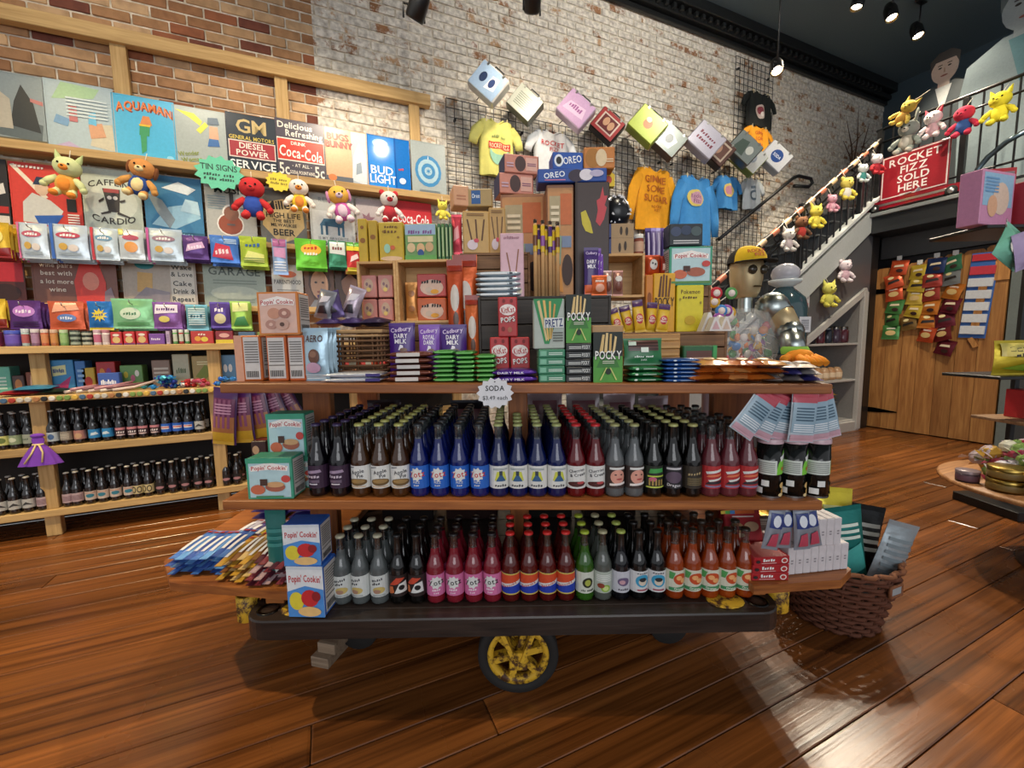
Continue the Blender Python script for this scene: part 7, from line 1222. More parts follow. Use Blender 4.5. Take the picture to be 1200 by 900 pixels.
# -- tall middle group on the dark crate
for i in range(7):
    x, w, zb, zt = cpos(626+i*4.3, 630+i*4.3, 262+(i*5 % 9), 1.47, RZ1); r = .0065; o = tag(MB().lathe([(.0001, 0), (r, 0), (r, zt-zb), (.0001, zt-zb)], mat('#c49a68', 'matte'), 10).build('biscuit_stick', None, CW(x, 1.47+.012*(i % 2), RZ1), RZC), 'long tan biscuit stick with yellow wrapper, '+['first', 'second', 'third', 'fourth', 'fifth', 'sixth', 'seventh'][i]+' of the bundle', 'biscuit stick', 'bundle of long biscuit sticks'); L = zt-zb
    MB().lathe([(r+.001, L*.62), (r+.001, L*.97), (r*.6, L)], mat(['#d0ac24', '#4a2a6a', '#d8b42a'][i % 3], 'plastic'), 10).build('wrapper', o); MB().lathe([(r+.0014, L*.7), (r+.0016, L*.72), (r+.0016, L*.82), (r+.0014, L*.84)], mat(['#6a3a1a', '#d8c83a', '#8a4a9a'][i % 3], 'plastic'), 10).build('printed_band', o); MB().lathe([(r*.7, L*.985), (r*1.1, L+.012), (.0001, L+.016)], mat('#2a1a14', 'plastic'), 8).build('twist_end', o)
COLL = [('r', '#c08a58', .04, .03, .96, .97), ('r', '#b0a07c', .1, .6, .5, .9), ('r', '#c46a3a', .5, .65, .92, .92), ('p', '#8aa890', [(.1, .35), (.5, .3), (.55, .55), (.15, .58)]), ('r', '#7a8aa8', .55, .45, .9, .55), ('e', '#3a2018', .75, .25, .2, .14), ('p', '#d8903a', [(.1, .08), (.6, .05), (.5, .28), (.12, .3)]), ('b', '#e4d4b4', .15, .68, .45, .84, 3)]
_, cz = cbox('tall collage printed chocolate display case', 641, 673, 216, 1.53, .14, '#8a5a3c', COLL, z=RZ1, group=GX); _, cz2 = cbox('tall collage printed display case behind the pink cartons', 588, 639, 227, 1.735, .14, '#a06a44', COLL, z=RZ1, group=GX)
_, cz3 = cbox('tall dark brown display case with red flame and yellow chilli', 674, 714, 213, 1.52, .2, '#3a2a26', [('p', '#c0444c', [(.6, .66), (.72, .62), (.84, .68), (.92, .78), (.86, .8), (.94, .88), (.84, .88), (.8, .96), (.72, .86), (.62, .84), (.66, .76)]), ('p', '#c8b83a', [(.16, .74), (.3, .76), (.44, .66), (.52, .56), (.46, .56), (.3, .58), (.2, .64)]), ('r', '#2a1c18', .0, 0, .06, 1)], z=RZ1, group=GX)
for i in range(3): cbag('tall purple chocolate bar reading DAIRY MILK on the dark crate, '+['outermost', 'middle', 'inner'][i]+' of three', 685+i*4, 702+i*3, 289+i, 1.465+.022*i, .018, ['#7a4ab0', '#6a3aa0', '#3a1c68'][2-i], [('t', '#d8c8ec', 'Cadbury', .5, .88, .06, .8), ('t', '#f0ecf6', 'DAIRY', .5, .7, .08, .7), ('t', '#f0ecf6', 'MILK', .5, .6, .08, .6), ('r', '#d8602c', 0, 0, 1, .22)], z=RZ1, lean=-.03, name='chocolate_bar', cat='chocolate bar', kind='plastic', group='tall purple chocolate bars')
_, wz = crate('tan open fronted wooden box with snack tubes', 707, 755, 297, 1.55, .14, PCR, z=RZ1, openf=True)
for i, (x0, x1, c) in enumerate(((708, 718, '#b0908c'), (719, 731, '#a8786a'))): cbag(['greyish pink', 'brown'][i]+' snack bag leaning in the wooden box', x0, x1, 316, 1.475, .03, c, [('e', '#d8d0c8', .5, .65, .35, .12), ('e', '#7a4434', .5, .35, .35, .2)], z=RZ1, lean=-.04, group=GX)
cbag('orange snack bag standing before the purple bars', 694, 712, 322, 1.452, .022, '#d0602a', [('t', '#f0e4d8', 'SNAPS', .5, .7, .14, .7), ('e', '#e8a88a', .5, .35, .3, .2)], z=RZ1, lean=-.02, group=GX)
_, tz = cbox('blue and tan cookie carton lying on the wooden box, lower', 709, 742, 279, 1.56, .1, '#1f2f6a', [('r', '#a88a64', .2, 0, 1, 1), ('e', '#3a2a1c', .5, .4, .05, .3), ('e', '#3a2a1c', .7, .5, .05, .3)], z=wz, group=GX); cbox('blue and tan cookie carton lying on the wooden box, upper', 709, 742, 262, 1.56, .1, '#1f2f6a', [('r', '#a88a64', .2, 0, 1, 1), ('e', '#3a2a1c', .55, .5, .05, .3), ('e', '#3a2a1c', .75, .45, .05, .3)], z=tz, group=GX)
# jar beside, and drinks
def jar(label, x0, x1, y0, D, z, c, lid, band):
    x, w, zb, zt = cpos(x0, x1, y0, D, z); r = w/2; h = zt-zb; o = tag(MB().lathe([(.0001, 0), (r*.9, 0), (r, h*.06), (r, h*.72), (r*.85, h*.8)], mat(c, 'gloss'), 16).build('candy_jar', None, CW(x, D+r, z), RZC), label, 'jar', GX); MB().lathe([(r*.95, h*.78), (r*.96, h*.97), (.0001, h)], mat(lid, 'plastic'), 16).build('lid', o); MB().lathe([(r*1.01, h*.15), (r*1.02, h*.17), (r*1.02, h*.6), (r*1.01, h*.62)], mat(band), 16).build('label_band', o)
jar('sweet jar with white lid on the wooden box', 743, 755, 273, 1.575, wz, '#8a4a3a', '#d8d4cc', '#c8a084')
for i in range(4): cbag('tall lilac drink pouch, '+['first', 'second', 'third', 'fourth'][i]+' beside the sweet jar', 757+i*6, 764+i*6, 266, 1.60, .03, ['#4a3a70', '#8a78a8', '#a89ac0', '#6a5490'][i], [('r', '#c8bcd8', .3, .1, .6, .9)], y1=326, lean=0, group='lilac drink pouches')
cbag('red drink pouch with grey face print', 757, 775, 298, 1.575, .03, '#b84a24', [('e', '#c8c4c0', .5, .55, .26, .24), ('e', '#3a3434', .42, .6, .06, .05), ('e', '#3a3434', .6, .55, .06, .05)], y1=324, lean=0, group=GX); cbag('second red drink pouch beside the cookie kit', 775, 783, 299, 1.575, .03, '#a83a2a', [('r', '#e0b8a8', .2, .3, .8, .6)], y1=324, lean=0, group=GX)
crate('brown crate behind the yellow cartons', 756, 832, 326, 1.615, .18, BRW, z=RZ4)
# mesh bag of black and white
x, w, zb, zt = cpos(707, 741, 224, 1.6, None, 262); o = tag(MB().sph((0, 0, .06), (w/2, .05, .062), mat('#17181c', 'plastic'), 16, 10).build('candy_sack', None, CW(x, 1.63, tz+.047), RZC), 'black sack printed with white triangles on the cookie cartons', 'candy sack')
mb = MB(); rn = random.Random(3)
for i in range(46):
    a, t = rn.uniform(PI*1.05, PI*1.95), rn.uniform(.35, PI-.35); R_ = 1.03; p = Vector((w/2*R_*math.sin(t)*math.cos(a), .05*R_*math.sin(t)*math.sin(a), .06+.062*R_*math.cos(t))); mb.add([p+Vector((-.004, 0, -.003)), p+Vector((.004, -.001, -.002)), p+Vector((0, 0, .005))], [(0, 1, 2)], mat('#d8d8dc'))
mb.build('triangle_print', o)['kind'] = 'stuff'
# -- left of the middle: gold stick cartons, pink cartons, silver pile
GSP = [('p', '#5a3a1c', [(.3, .3), (.36, .3), (.2, .8), (.14, .8)]), ('p', '#5a3a1c', [(.5, .3), (.56, .3), (.52, .8), (.46, .8)]), ('p', '#5a3a1c', [(.68, .3), (.74, .3), (.84, .8), (.78, .8)]), ('e', '#d8c8d0', .35, .2, .2, .12), ('e', '#c84a5a', .5, .3, .1, .05), ('b', '#7a5a3a', .15, .88, .8, .95, 2)]
_, hz = crate('dark brown crate behind the silver pouches', 541, 622, 296, 1.56, .15, BRW, z=RZ1)
_, gz = cbox('gold stick biscuit carton at the left of a pair', 543, 574, 247, 1.57, .07, '#c09a58', GSP, z=hz, yaw=.12, group=GX); cbox('gold stick biscuit carton at the right of a pair', 573, 593, 243, 1.58, .07, '#b89050', GSP, z=hz, yaw=.12, group=GX)
cbox('pale pink stick biscuit carton with bow print', 587, 615, 273, 1.478, .04, '#d0a8b4', [('t', '#9a6a78', 'STRAWBERRY', .5, .93, .05, .8), ('p', '#8a5a3c', [(.42, .35), (.47, .35), (.3, .7), (.25, .7)]), ('p', '#8a5a3c', [(.62, .35), (.67, .35), (.8, .75), (.75, .75)]), ('e', '#e8dce0', .4, .22, .24, .12), ('e', '#c03a48', .55, .3, .12, .05), ('e', '#e0d0b8', .78, .1, .12, .06)], z=RZ1, group=GX)
for i, (x0, x1, y0, D) in enumerate(((531, 560, 297, 1.50), (524, 543, 303, 1.47), (545, 562, 345, 1.44))): cbag('orange and brown crinkled snack bag '+['with silver face', 'by the pine crate', 'standing low before the dark crate'][i], x0, x1, y0, D, .035, ['#c85a28', '#b84a20', '#c4602c'][i], [('e', '#c8beb4', .5, .6, .28, .14), ('e', '#5a3a2c', .55, .38, .18, .08), ('r', '#8a2a18', 0, .88, 1, 1)], z=z1(-.15)+.001+(0 if i == 2 else .07), lean=-.02, group=GX)
crate('low brown block under the orange bags', 535, 560, 392, 1.455, .12, BRW)
stack('silver white crinkled pouch', 559, 611, 317, 346, 1.452, .08, 5, '#b4c0c8', [('r', '#e0e6ea', .1, .2, .7, .8), ('r', '#3a424c', .75, .2, .82, .8)], z=RZ1, soft=True, jit=.004, group='silver pouches on the dark crate', cat='candy bag', name='candy_pouch')
cbag('hot pink candy bag behind the gold cartons', 531, 543, 250, 1.57, .03, '#d84a58', [('p', '#f0a0a0', [(.2, .3), (.8, .4), (.7, .7), (.3, .6)])], z=hz, lean=0, group=GX)
_, bz = cbox('peach cookie carton above the gold stick cartons', 527, 546, 217, 1.57, .08, '#d8a078', [('b', '#b87a58', .2, .3, .8, .6, 2)], y1=241, yaw=.3, group=GX); cbox('tan cookie carton with blue label above the gold stick cartons', 546, 577, 221, 1.58, .08, '#a88c58', [('r', '#2a5a94', .2, .15, .55, .9), ('t', '#e0e8f0', 'Oreo', .37, .6, .25, .3)], y1=242, group=GX)
for i, (y0, y1) in enumerate(((207, 229), (185, 206.5))):
    cbox('pink and brown chocolate biscuit carton, '+['lower', 'upper'][i]+' of two on the display case', 583+i*6, 624+i*6, y0-4, 1.735, .1, '#cf8a78', [('e', '#4a3434', .46, .5, .16, .42), ('r', '#e0b0a0', .62, .15, .95, .85), ('b', '#8a5a74', .66, .4, .92, .6, 2), ('b', '#c8a8b8', .06, .3, .26, .6, 2)], z=cz2 if i == 0 else PB, yaw=.25, side=[('r', '#1a2456', 0, 0, 1, 1)], group='pink biscuit cartons')
    PB = cz2+(cpos(583+i*6, 624+i*6, y0-4, 1.735)[3]-cz2)+.0005
OR = [('t', '#e8eef8', 'OREO', .24, .55, .42, .38, 6), ('e', '#33283a', .56, .45, .12, .45), ('e', '#ded8e0', .7, .5, .1, .42), ('e', '#b8b0cc', .85, .6, .1, .25), ('b', '#d87a9a', .1, .12, .4, .25, 1)]
_, oz = cbox('long blue biscuit carton reading OREO on the display cases', 631, 711, 197, 1.52, .09, '#1f4a9a', OR, z=max(cz, cz3), group='biscuit cartons on the display cases')
_, oz2 = cbox('blue biscuit carton reading OREO on top of the long one', 647, 683, 178, 1.53, .08, '#1c52a8', [('e', '#e8eef8', .2, .5, .15, .36), ('e', '#22252c', .2, .5, .09, .22), ('t', '#eef2fa', 'OREO', .64, .55, .42, .6, 8)], z=oz, yaw=.08, group='biscuit cartons on the display cases')
cbox('orange biscuit carton with round biscuit on top of the long one', 684, 720, 172, 1.53, .08, '#c47a34', [('e', '#a87028', .28, .5, .24, .45), ('e', '#e0c8a0', .56, .5, .18, .4), ('b', '#e8d0a8', .72, .3, .95, .5, 2)], z=oz, group='biscuit cartons on the display cases')
x, w, zb, zt = cpos(707, 722, 200, 1.56, oz); mb = MB(); mb.prism([(-w/2, 0), (w/2, 0), (w/2, .04), (0, .058), (-w/2, .04)], -.012, .012, mat('#e0c020', 'card')); o = tag(mb.build('gum_packet', None, CW(inv(on_d(715, 210, 1.56)).x, 1.6, oz-.0395), RZC), 'small yellow gum packet with red spot behind the biscuit cartons', 'gum packet'); Art(w, .05, y=-.0125).build('front_print', o, [('e', '#c8482c', .5, .45, .28, .28)])
# ================================================================== GOODS AT THE CART ENDS
def on_tier(label, x0, x1, y0, D, dep, col, art, z, yaw=0, side=None, group=None, cat='candy box', top=None):
    return cbox(label, x0, x1, y0, D, dep, col, art, z=z, yaw=yaw, side=side, group=group, cat=cat, top=top)
KG = kit('#3f9a7c', '#b4d2d8')+[('r', '#3f9a7c', 0, .88, 1, 1), ('e', '#a8604a', .62, .3, .22, .12), ('e', '#d0a070', .62, .36, .2, .07), ('e', '#c86a4a', .24, .24, .16, .12), ('r', '#4a3028', .3, .34, .46, .5), ('e', '#c84a44', .87, .5, .1, .09), ('r', '#3f8a5a', .2, .05, .8, .09)]
KB_ = [('r', '#d8dce0', 0, 0, 1, 1), ('r', '#c4ccd4', 0, .94, 1, 1), ('t', '#b83038', "Popin' Cookin'", .5, .77, .14, .88, 0, .02), ('p', '#4a8ad0', [(0, 0), (1, 0), (1, .55), (.5, .62), (0, .5)]), ('e', '#d8c83a', .25, .32, .2, .18), ('e', '#c0282c', .62, .38, .24, .17), ('e', '#8a1c20', .8, .42, .12, .1), ('e', '#e0b878', .6, .12, .32, .1)]
GKT = 'cookie kit cartons at the cart end'
xa = inv(on_d(318, 560, 1.22)).x
_, t2 = on_tier('green cookie kit carton standing behind on the middle tier', 312, 366, 536, 1.315, .075, '#3f9a7c', KG, z2(-.7)+.0008, side=NUT, group=GKT)
on_tier('green cookie kit carton on top of the other on the middle tier', 309, 355, 485, 1.315, .07, '#3f9a7c', KG, t2, side=NUT, group=GKT)
on_tier('green cookie kit carton at the front corner of the middle tier', 283, 338, 537, 1.218, .075, '#3f9a7c', KG, z2(-.78)+.0008, side=NUT, group=GKT)
on_tier('dark brown truffle carton with nut pictures at the middle tier end', 288, 306, 517, 1.43, .14, '#3a201c', [('e', '#c8a078', .3, .75, .22, .12), ('e', '#b89068', .6, .5, .22, .12), ('e', '#d0b090', .35, .25, .22, .12)], z2(-.85)+.0008, yaw=.1, group=GKT, top=[('r', '#8a2a2c', .1, .1, .9, .9)])
_, t3 = on_tier('white and blue cookie kit carton at the deck corner, lower', 326, 372, 664, 1.205, .085, '#2f62b8', KB_, DECK+.0025, side=NUT, group=GKT, yaw=-.06)
on_tier('white and blue cookie kit carton at the deck corner, upper', 323, 368, 615, 1.212, .08, '#2f62b8', KB_, t3, side=NUT, group=GKT)
on_tier('blue cookie kit carton behind the two at the deck corner', 366, 388, 664, 1.31, .08, '#2450a8', NUT, DECK+.0025, side=NUT, group=GKT)
cbag('teal snack bag standing between the low wing and the cookie kits', 300, 325, 600, 1.30, .03, '#1f6a64', [('b', '#3f8a84', .1, .5, .9, .8, 3), ('r', '#c8d0cc', .4, .05, .9, .22)], z=ZW+.001, lean=0, kind='plastic', group=GX)
# -- sweets sticks on the low wing
GS = 'wrapped candy sticks laid in rows on the low wing'
def stickrow(x0, x1, n, layers, D, L, cols, rz, word):
    protos = {}
    for lv in range(layers):
        for i in range(n):
            c, nm = cols[(i+lv) % len(cols)]; x = x0+(x1-x0)*(i+.5)/n; loc = CW(x+random.uniform(-.003, .003), D+random.uniform(-.022, .022)+.004*lv, ZW+.009+lv*.0165)
            lb = f'{nm} wrapped candy stick in the {word} row, {["bottom", "second", "third", "top"][lv]} layer'
            if c in protos: dup(protos[c], loc, RZC+rz+random.uniform(-.05, .05), lb)
            else: protos[c] = pouch('candy_stick', lb, 'candy stick', (x1-x0)/n*.96, L, .016, loc, RZC+rz, c, [('r', '#e4e4ea', .25, .2, .75, .7), ('r', '#b83a34', .1, .86, .9, .95)], GS, rx=-PI/2+.03, kind='plastic')
stickrow(-1.17, -.98, 7, 4, 1.34, .2, [('#4a78c4', 'blue'), ('#6aa0dc', 'light blue'), ('#3a5aa8', 'dark blue')], .0, 'blue')
stickrow(-.98, -.86, 5, 4, 1.30, .2, [('#c89a3a', 'golden'), ('#8a5a2c', 'caramel'), ('#e0c080', 'cream')], 0, 'golden')
stickrow(-.86, -.72, 6, 4, 1.275, .2, [('#5a2434', 'maroon'), ('#8a3a44', 'wine red'), ('#c8a8ac', 'rose white')], 0, 'maroon')
stickrow(-1.12, -.80, 8, 2, 1.56, .14, [('#d0b83a', 'yellow'), ('#b8b4c4', 'silver'), ('#4a3f80', 'violet')], -.2, 'rear')
for i in range(6):
    k, lv = divmod(i, 3); pouch('candy_bag', f'violet blue candy bag on the low wing, {["edge", "inner"][k]} pile, {["bottom", "middle", "top"][lv]}', 'candy bag', .14, .15, .028, CW(-1.08+k*.16, 1.76, ZW+.016+lv*.03), RZC, ['#4a3f90', '#5a4aa4'][lv % 2], [('p', '#b8b4dc', [(.1, .2), (.9, .3), (.8, .8), (.2, .7)])], 'violet candy bags on the low wing', rx=-PI/2+.03)
# -- bags hung at the left end of the top tier
o = thing('hanger_rod', 'short steel hanger rod at the end of the top tier', 'hanger', CW(-.845, 1.5, 1.052), RZC)
MB().tube([(0, 0, 0), (-.16, 0, 0), (-.17, 0, .012)], .004, mat('#9a9a98', 'metal'), 6).build('rod', o); MB().box((-.003, 0, 0), (.006, .04, .03), mat('#9a9a98', 'metal'), .001).build('rod_plate', o)
def hang_pouch(label, x, d, zt, w, h, dep, col, art, roll, group, rz=0, kind='plastic'):
    "bag hung by its top edge, swung by roll about the hanging point"
    p = CW(x, d, zt); q = Matrix.Rotation(RZC+rz, 4, 'Z') @ Matrix.Rotation(roll, 4, 'Y') @ Vector((0, 0, h)); return pouch('hanging_bag', label, 'candy bag', w, h, dep, p-q, RZC+rz, col, art, group, ry=roll, kind=kind)
PGA = [('r', '#6a2450', .04, .5, .96, .82), ('r', '#a8683c', .04, .2, .96, .5), ('r', '#c89a2c', .04, .0, .96, .22), ('v', '#8a4a6a', .1, .3, .9, .8, 4), ('b', '#c08aa4', .15, .55, .85, .75, 4)]
for i, (x, ro) in enumerate(((-.99, .12), (-.965, -.02), (-.935, -.16), (-.905, -.32), (-.88, -.46))): hang_pouch('purple to gold candy bag hung in a fan, '+['outermost', 'second', 'third', 'fourth', 'innermost'][i], x, 1.44+.028*i, 1.055, .085, .2, .022, '#4a1f5a', PGA, ro, 'purple and gold bags hung at the cart end')
# -- pouches hung at the right end of the top tier
PBA = [('r', '#b84a58', 0, .82, 1, 1), ('r', '#8fa8b8', .03, .2, .97, .82), ('b', '#3f5a6c', .15, .45, .85, .75, 5), ('b', '#e0e6ea', .1, .22, .9, .4, 4), ('r', '#c8a0ac', .03, .02, .97, .16)]
for i, (x, ro) in enumerate(((.755, .62), (.79, .42), (.825, .22), (.86, .06), (.895, -.1), (.92, -.25))): hang_pouch('white and blue drink pouch hung in a fan, '+['nearest the upright', 'second', 'third', 'fourth', 'fifth', 'outermost'][i], x, 1.215+.013*(i % 3), z1(x)-.03, .078, .145, .016, '#c0ccd4', PBA, ro, 'drink pouches hung at the cart end', kind='gloss')
# -- right low wing
RDA = [('t', '#e8e8e4', 'NERDS', .42, .62, .4, .4), ('b', '#d8b8b4', .2, .2, .62, .34, 1), ('e', '#e8dcd4', .84, .5, .09, .34), ('e', '#b0302c', .84, .5, .06, .22), ('e', '#2a1c1c', .1, .5, .06, .2)]
for i in range(3): cbox('flat red candy carton with white word, '+['bottom', 'middle', 'top'][i]+' of the pile on the right low wing', 893, 941, 0, 1.235, .09, '#a81f26', RDA, z=ZW+.001+i*.0265, group='flat red cartons') if False else carton('candy_box', 'flat red candy carton with white word, '+['bottom', 'middle', 'top'][i]+' of the low wing pile', 'candy box', .118, .1, .026, CW(.805, 1.30, ZW+.001+i*.0265), RZC+.04*i, '#a81f26', RDA, group='flat red cartons')
o = carton('candy_box', 'red candy display carton with burger pictures leaning on the low wing', 'candy box', .125, .04, .135, CW(.79, 1.385, ZW+.055), RZC, '#9a1a22', [('r', '#b0202a', .03, .03, .97, .97), ('t', '#d8b83a', 'G', .3, .82, .12), ('t', '#5ab04a', 'U', .42, .82, .12), ('t', '#4a8ad0', 'M', .55, .82, .12), ('t', '#d86a2a', 'M', .68, .82, .12), ('r', '#f0e8e4', .2, .68, .8, .71), ('e', '#c89a6a', .3, .42, .2, .13), ('r', '#2a1c1a', .16, .36, .44, .46), ('e', '#d8b890', .7, .45, .2, .12), ('e', '#e8d0b0', .3, .24, .2, .06)], rx=-.3)
crate('small dark box behind the red display carton', 872, 930, 640, 1.42, .1, DKW, z=ZW+.001)
for lv, (n, x0, z) in enumerate(((8, .885, ZW+.001), (5, .93, ZW+.0925))):
    for i in range(n): carton('white_box', f'small white carton number {["one", "two", "three", "four", "five", "six", "seven", "eight"][i]} of the {["lower", "upper"][lv]} row on the low wing', 'small box', .0265, .13, .09, CW(x0+i*.0275, 1.345+i*.004, z), RZC+.12, '#cfc9cb', [('b', '#8a8488', .35, .4, .65, .6, 2)], group='small white cartons on the low wing')
SBA = [('r', '#2a3a78', .1, .55, .9, .9), ('e', '#d8dce4', .5, .72, .25, .14), ('p', '#b8485c', [(.2, .1), (.8, .1), (.7, .45), (.3, .4)])]
for i, (x, ro) in enumerate(((.80, .16), (.835, .05), (.87, -.08), (.90, -.2))): hang_pouch('silver and blue candy bag hung under the middle tier, '+['first', 'second', 'third', 'fourth'][i]+' from the red display', x, 1.222+.012*(i % 2), z2(x)-.03, .05, .13, .02, '#9aa0ac', SBA, ro, 'silver bags hung under the middle tier', kind='foil')
for i in range(3): pouch('candy_bag', ['amber', 'white and black', 'orange'][i]+' candy bag lying behind the white cartons', 'candy bag', .1, .1, .03, CW(.92+i*.05, 1.50+.03*i, ZW+.105+.02*i), RZC+.3*i, ['#d0a03a', '#b8b4b4', '#d8742a'][i], [('e', '#f0e8d8', .5, .5, .3, .2)], GX, rx=-PI/2+.2)
for i in range(3): carton('candy_box', ['lower', 'middle', 'upper'][i]+' grey carton stacked behind the white cartons', 'candy box', .2, .11, .03, CW(.96, 1.55, ZW+.001+.031*i), RZC, '#8a8486', [('b', '#c8c4c4', .1, .3, .9, .7, 2)], group='grey cartons on the low wing')
# -- stock on the far half of the tiers
for i, (x, c, nm, w, h) in enumerate(((-.6, '#2c2226', 'dark plum', .16, .2), (-.42, '#3a2c2c', 'umber', .15, .17), (-.2, '#2a2a32', 'charcoal', .18, .2), (.15, '#b8a4ac', 'pale rose', .17, .25), (.33, '#c9c0c4', 'off white', .16, .25), (.5, '#c4b4ba', 'blush', .15, .24), (.66, '#a89aa0', 'mauve grey', .14, .22))):
    pouch('snack_bag', f'{nm} snack bag on the far half of the middle tier', 'snack bag', w, h, .06, CW(x, 1.93, z2(x)+.001), RZC, c, [('r', '#8a5a64', .15, .55, .85, .8), ('b', '#e4dcdc', .2, .2, .8, .45, 4)], 'bags on the far half of the middle tier', rx=-.05)
for i, (x, c, nm) in enumerate(((-.5, '#241c1c', 'black brown'), (-.2, '#3a1f1c', 'dark red'), (.15, '#26221f', 'smoky'), (.45, '#2c1c14', 'dark umber'))):
    carton('candy_box', f'{nm} carton on the far half of the deck', 'candy box', .24, .12, .2, CW(x, 1.95, DECK+.0035), RZC, c, [('b', '#6a5a50', .2, .4, .8, .7, 3)], group='cartons on the far half of the deck')
# ================================================================== BASKET ON THE FLOOR
bk = thing('wicker_basket', 'brown woven floor basket with handle slot beside the cart', 'basket', CW(1.37, 1.70, .001), RZC); WK = mat('#5a2f1a', 'matte'); WK2 = mat('#7a4a2c', 'matte')
def brad(z): return .148+.062*(z/.29)
for k in range(15):
    z = .012+k*.0195; mb = MB(); pts = []
    for i in range(65): a = 2*PI*i/64; r = brad(z)+.006*(1 if (i//2+k) % 2 else -1); pts.append((r*math.cos(a), r*math.sin(a), z))
    mb.tube(pts, .0095, WK2 if k == 14 else WK, 5, caps=False); mb.build('woven_coil', bk)
for i in range(24): a = 2*PI*i/24; MB().tube([(brad(0)*math.cos(a), brad(0)*math.sin(a), 0), (brad(.29)*math.cos(a), brad(.29)*math.sin(a), .295)], .006, WK, 5).build('stake', bk)
mb = MB(); mb.lathe([(.0001, .004), (.15, .004), (.15, .012), (.0001, .012)], WK, 24); mb.build('basket_floor', bk)
M_ = Matrix.Rotation(-1.2, 4, 'Z'); mb = MB(); mb.tube([M_ @ Vector((.214, y, z)) for y, z in ((-.035, .205), (.035, .205), (.035, .245), (-.035, .245), (-.035, .205))], .007, WK2, 6); mb.box((.214, 0, .225), (.004, .066, .036), mat('#9aa4a8', 'plastic'), 0, M_); mb.build('handle_slot', bk)
GB_ = 'snack bags in the floor basket'
for i, (x, d, z, w, h, c, ro, lx, nm, ar) in enumerate(((1.40, 1.645, .13, .15, .37, '#1f7a74', -.12, -.05, 'teal', [('p', '#4aa8a0', [(.1, .2), (.9, .3), (.8, .6), (.2, .5)]), ('b', '#d8e4d8', .2, .65, .8, .85, 3)]), (1.38, 1.72, .16, .16, .38, '#d0bc34', .1, -.18, 'yellow', [('r', '#e8e0a0', .1, .5, .9, .8), ('b', '#6a8a5a', .2, .2, .8, .4, 3)]), (1.45, 1.70, .1, .15, .38, '#16181a', .2, -.08, 'black', [('b', '#9a9a98', .15, .5, .85, .85, 4)]), (1.47, 1.62, .12, .13, .34, '#aab6bc', .28, .04, 'silver', [('b', '#7d8a90', .1, .2, .9, .85, 8), ('r', '#d8dee0', .1, .05, .9, .15)]), (1.30, 1.68, .08, .13, .27, '#2a5a8a', -.1, 0, 'navy', [('e', '#c8d0d8', .5, .5, .3, .2)]))):
    pouch('snack_bag', f'{nm} snack bag poking out of the floor basket', 'snack bag', w, h, .05, CW(x, d, z), RZC, c, ar, GB_, rx=lx, ry=ro)
# ================================================================== ROBOT FIGURE AND CARBOY BEHIND THE CART
RX, RD = inv(on_d(874, 330, 2.42)).x, 2.42
GM = bpy.data.materials.new('aged_gold_metal'); GM.use_nodes = True; _b = GM.node_tree.nodes['Principled BSDF']; _b.inputs['Base Color'].default_value = lin('#b8a47c'); _b.inputs['Metallic'].default_value = .45; _b.inputs['Roughness'].default_value = .38
_n = GM.node_tree.nodes.new('ShaderNodeTexNoise'); _n.inputs['Scale'].default_value = 18; _bp = GM.node_tree.nodes.new('ShaderNodeBump'); _bp.inputs['Strength'].default_value = .15; GM.node_tree.links.new(_n.outputs[0], _bp.inputs['Height']); GM.node_tree.links.new(_bp.outputs[0], _b.inputs['Normal'])
SV = mat('#a8b0ae', 'metal')
rb = thing('robot_figure', 'life size metal robot figure with clear candy filled chest and bent arm', 'robot', CW(RX, RD, 0), RZC+.25)
mb = MB(); mb.lathe([(.0001, 1.42), (.055, 1.42), (.07, 1.45), (.083, 1.52), (.085, 1.6), (.07, 1.66), (.0001, 1.68)], GM, 20, Matrix.Scale(1.05, 4, (0, 1, 0))); hd = mb.build('head', rb)
for sg in (-1, 1): MB().lathe([(.0001, 0), (.024, 0), (.026, .012), (.018, .022), (.0001, .024)], mat('#3a3428', 'gloss'), 14, Matrix.Translation((sg*.036, -.076, 1.565)) @ Matrix.Rotation(PI/2, 4, 'X')).build('eye', hd)
MB().box((0, -.088, 1.475), (.05, .012, .008), mat('#4a3a20', 'metal'), .002).build('mouth_slot', hd); MB().lathe([(.04, 1.34), (.036, 1.43)], SV, 14).build('neck', rb)
GLS = bpy.data.materials.new('clear_chest_plastic'); GLS.use_nodes = True; nt = GLS.node_tree; b = nt.nodes['Principled BSDF']; b.inputs['Base Color'].default_value = (.75, .8, .82, 1); b.inputs['Roughness'].default_value = .08; t_ = N_(nt, 'BsdfTransparent'); mx = N_(nt, 'MixShader'); mx.inputs[0].default_value = .22; nt.links.new(t_.outputs[0], mx.inputs[1]); nt.links.new(b.outputs[0], mx.inputs[2]); nt.links.new(mx.outputs[0], nt.nodes['Material Output'].inputs[0])
mb = MB(); mb.lathe([(.1, .95), (.17, 1.0), (.2, 1.12), (.2, 1.25), (.15, 1.33), (.05, 1.36)], GLS, 24, Matrix.Scale(.75, 4, (0, 1, 0))); mb.build('clear_chest', rb)
mb = MB(); mb.lathe([(.17, 0), (.17, .03), (.07, .06), (.06, .9), (.12, .95), (.0001, .96)], mat('#3a3c3e', 'metal'), 20); mb.build('stand', rb)
LC = ['#c83a44', '#d8a83a', '#4a8ad0', '#e0d8d4', '#5aa05a', '#d87a2c', '#a05aa8', '#d8d0c0']
rn = random.Random(9)
cm = {}
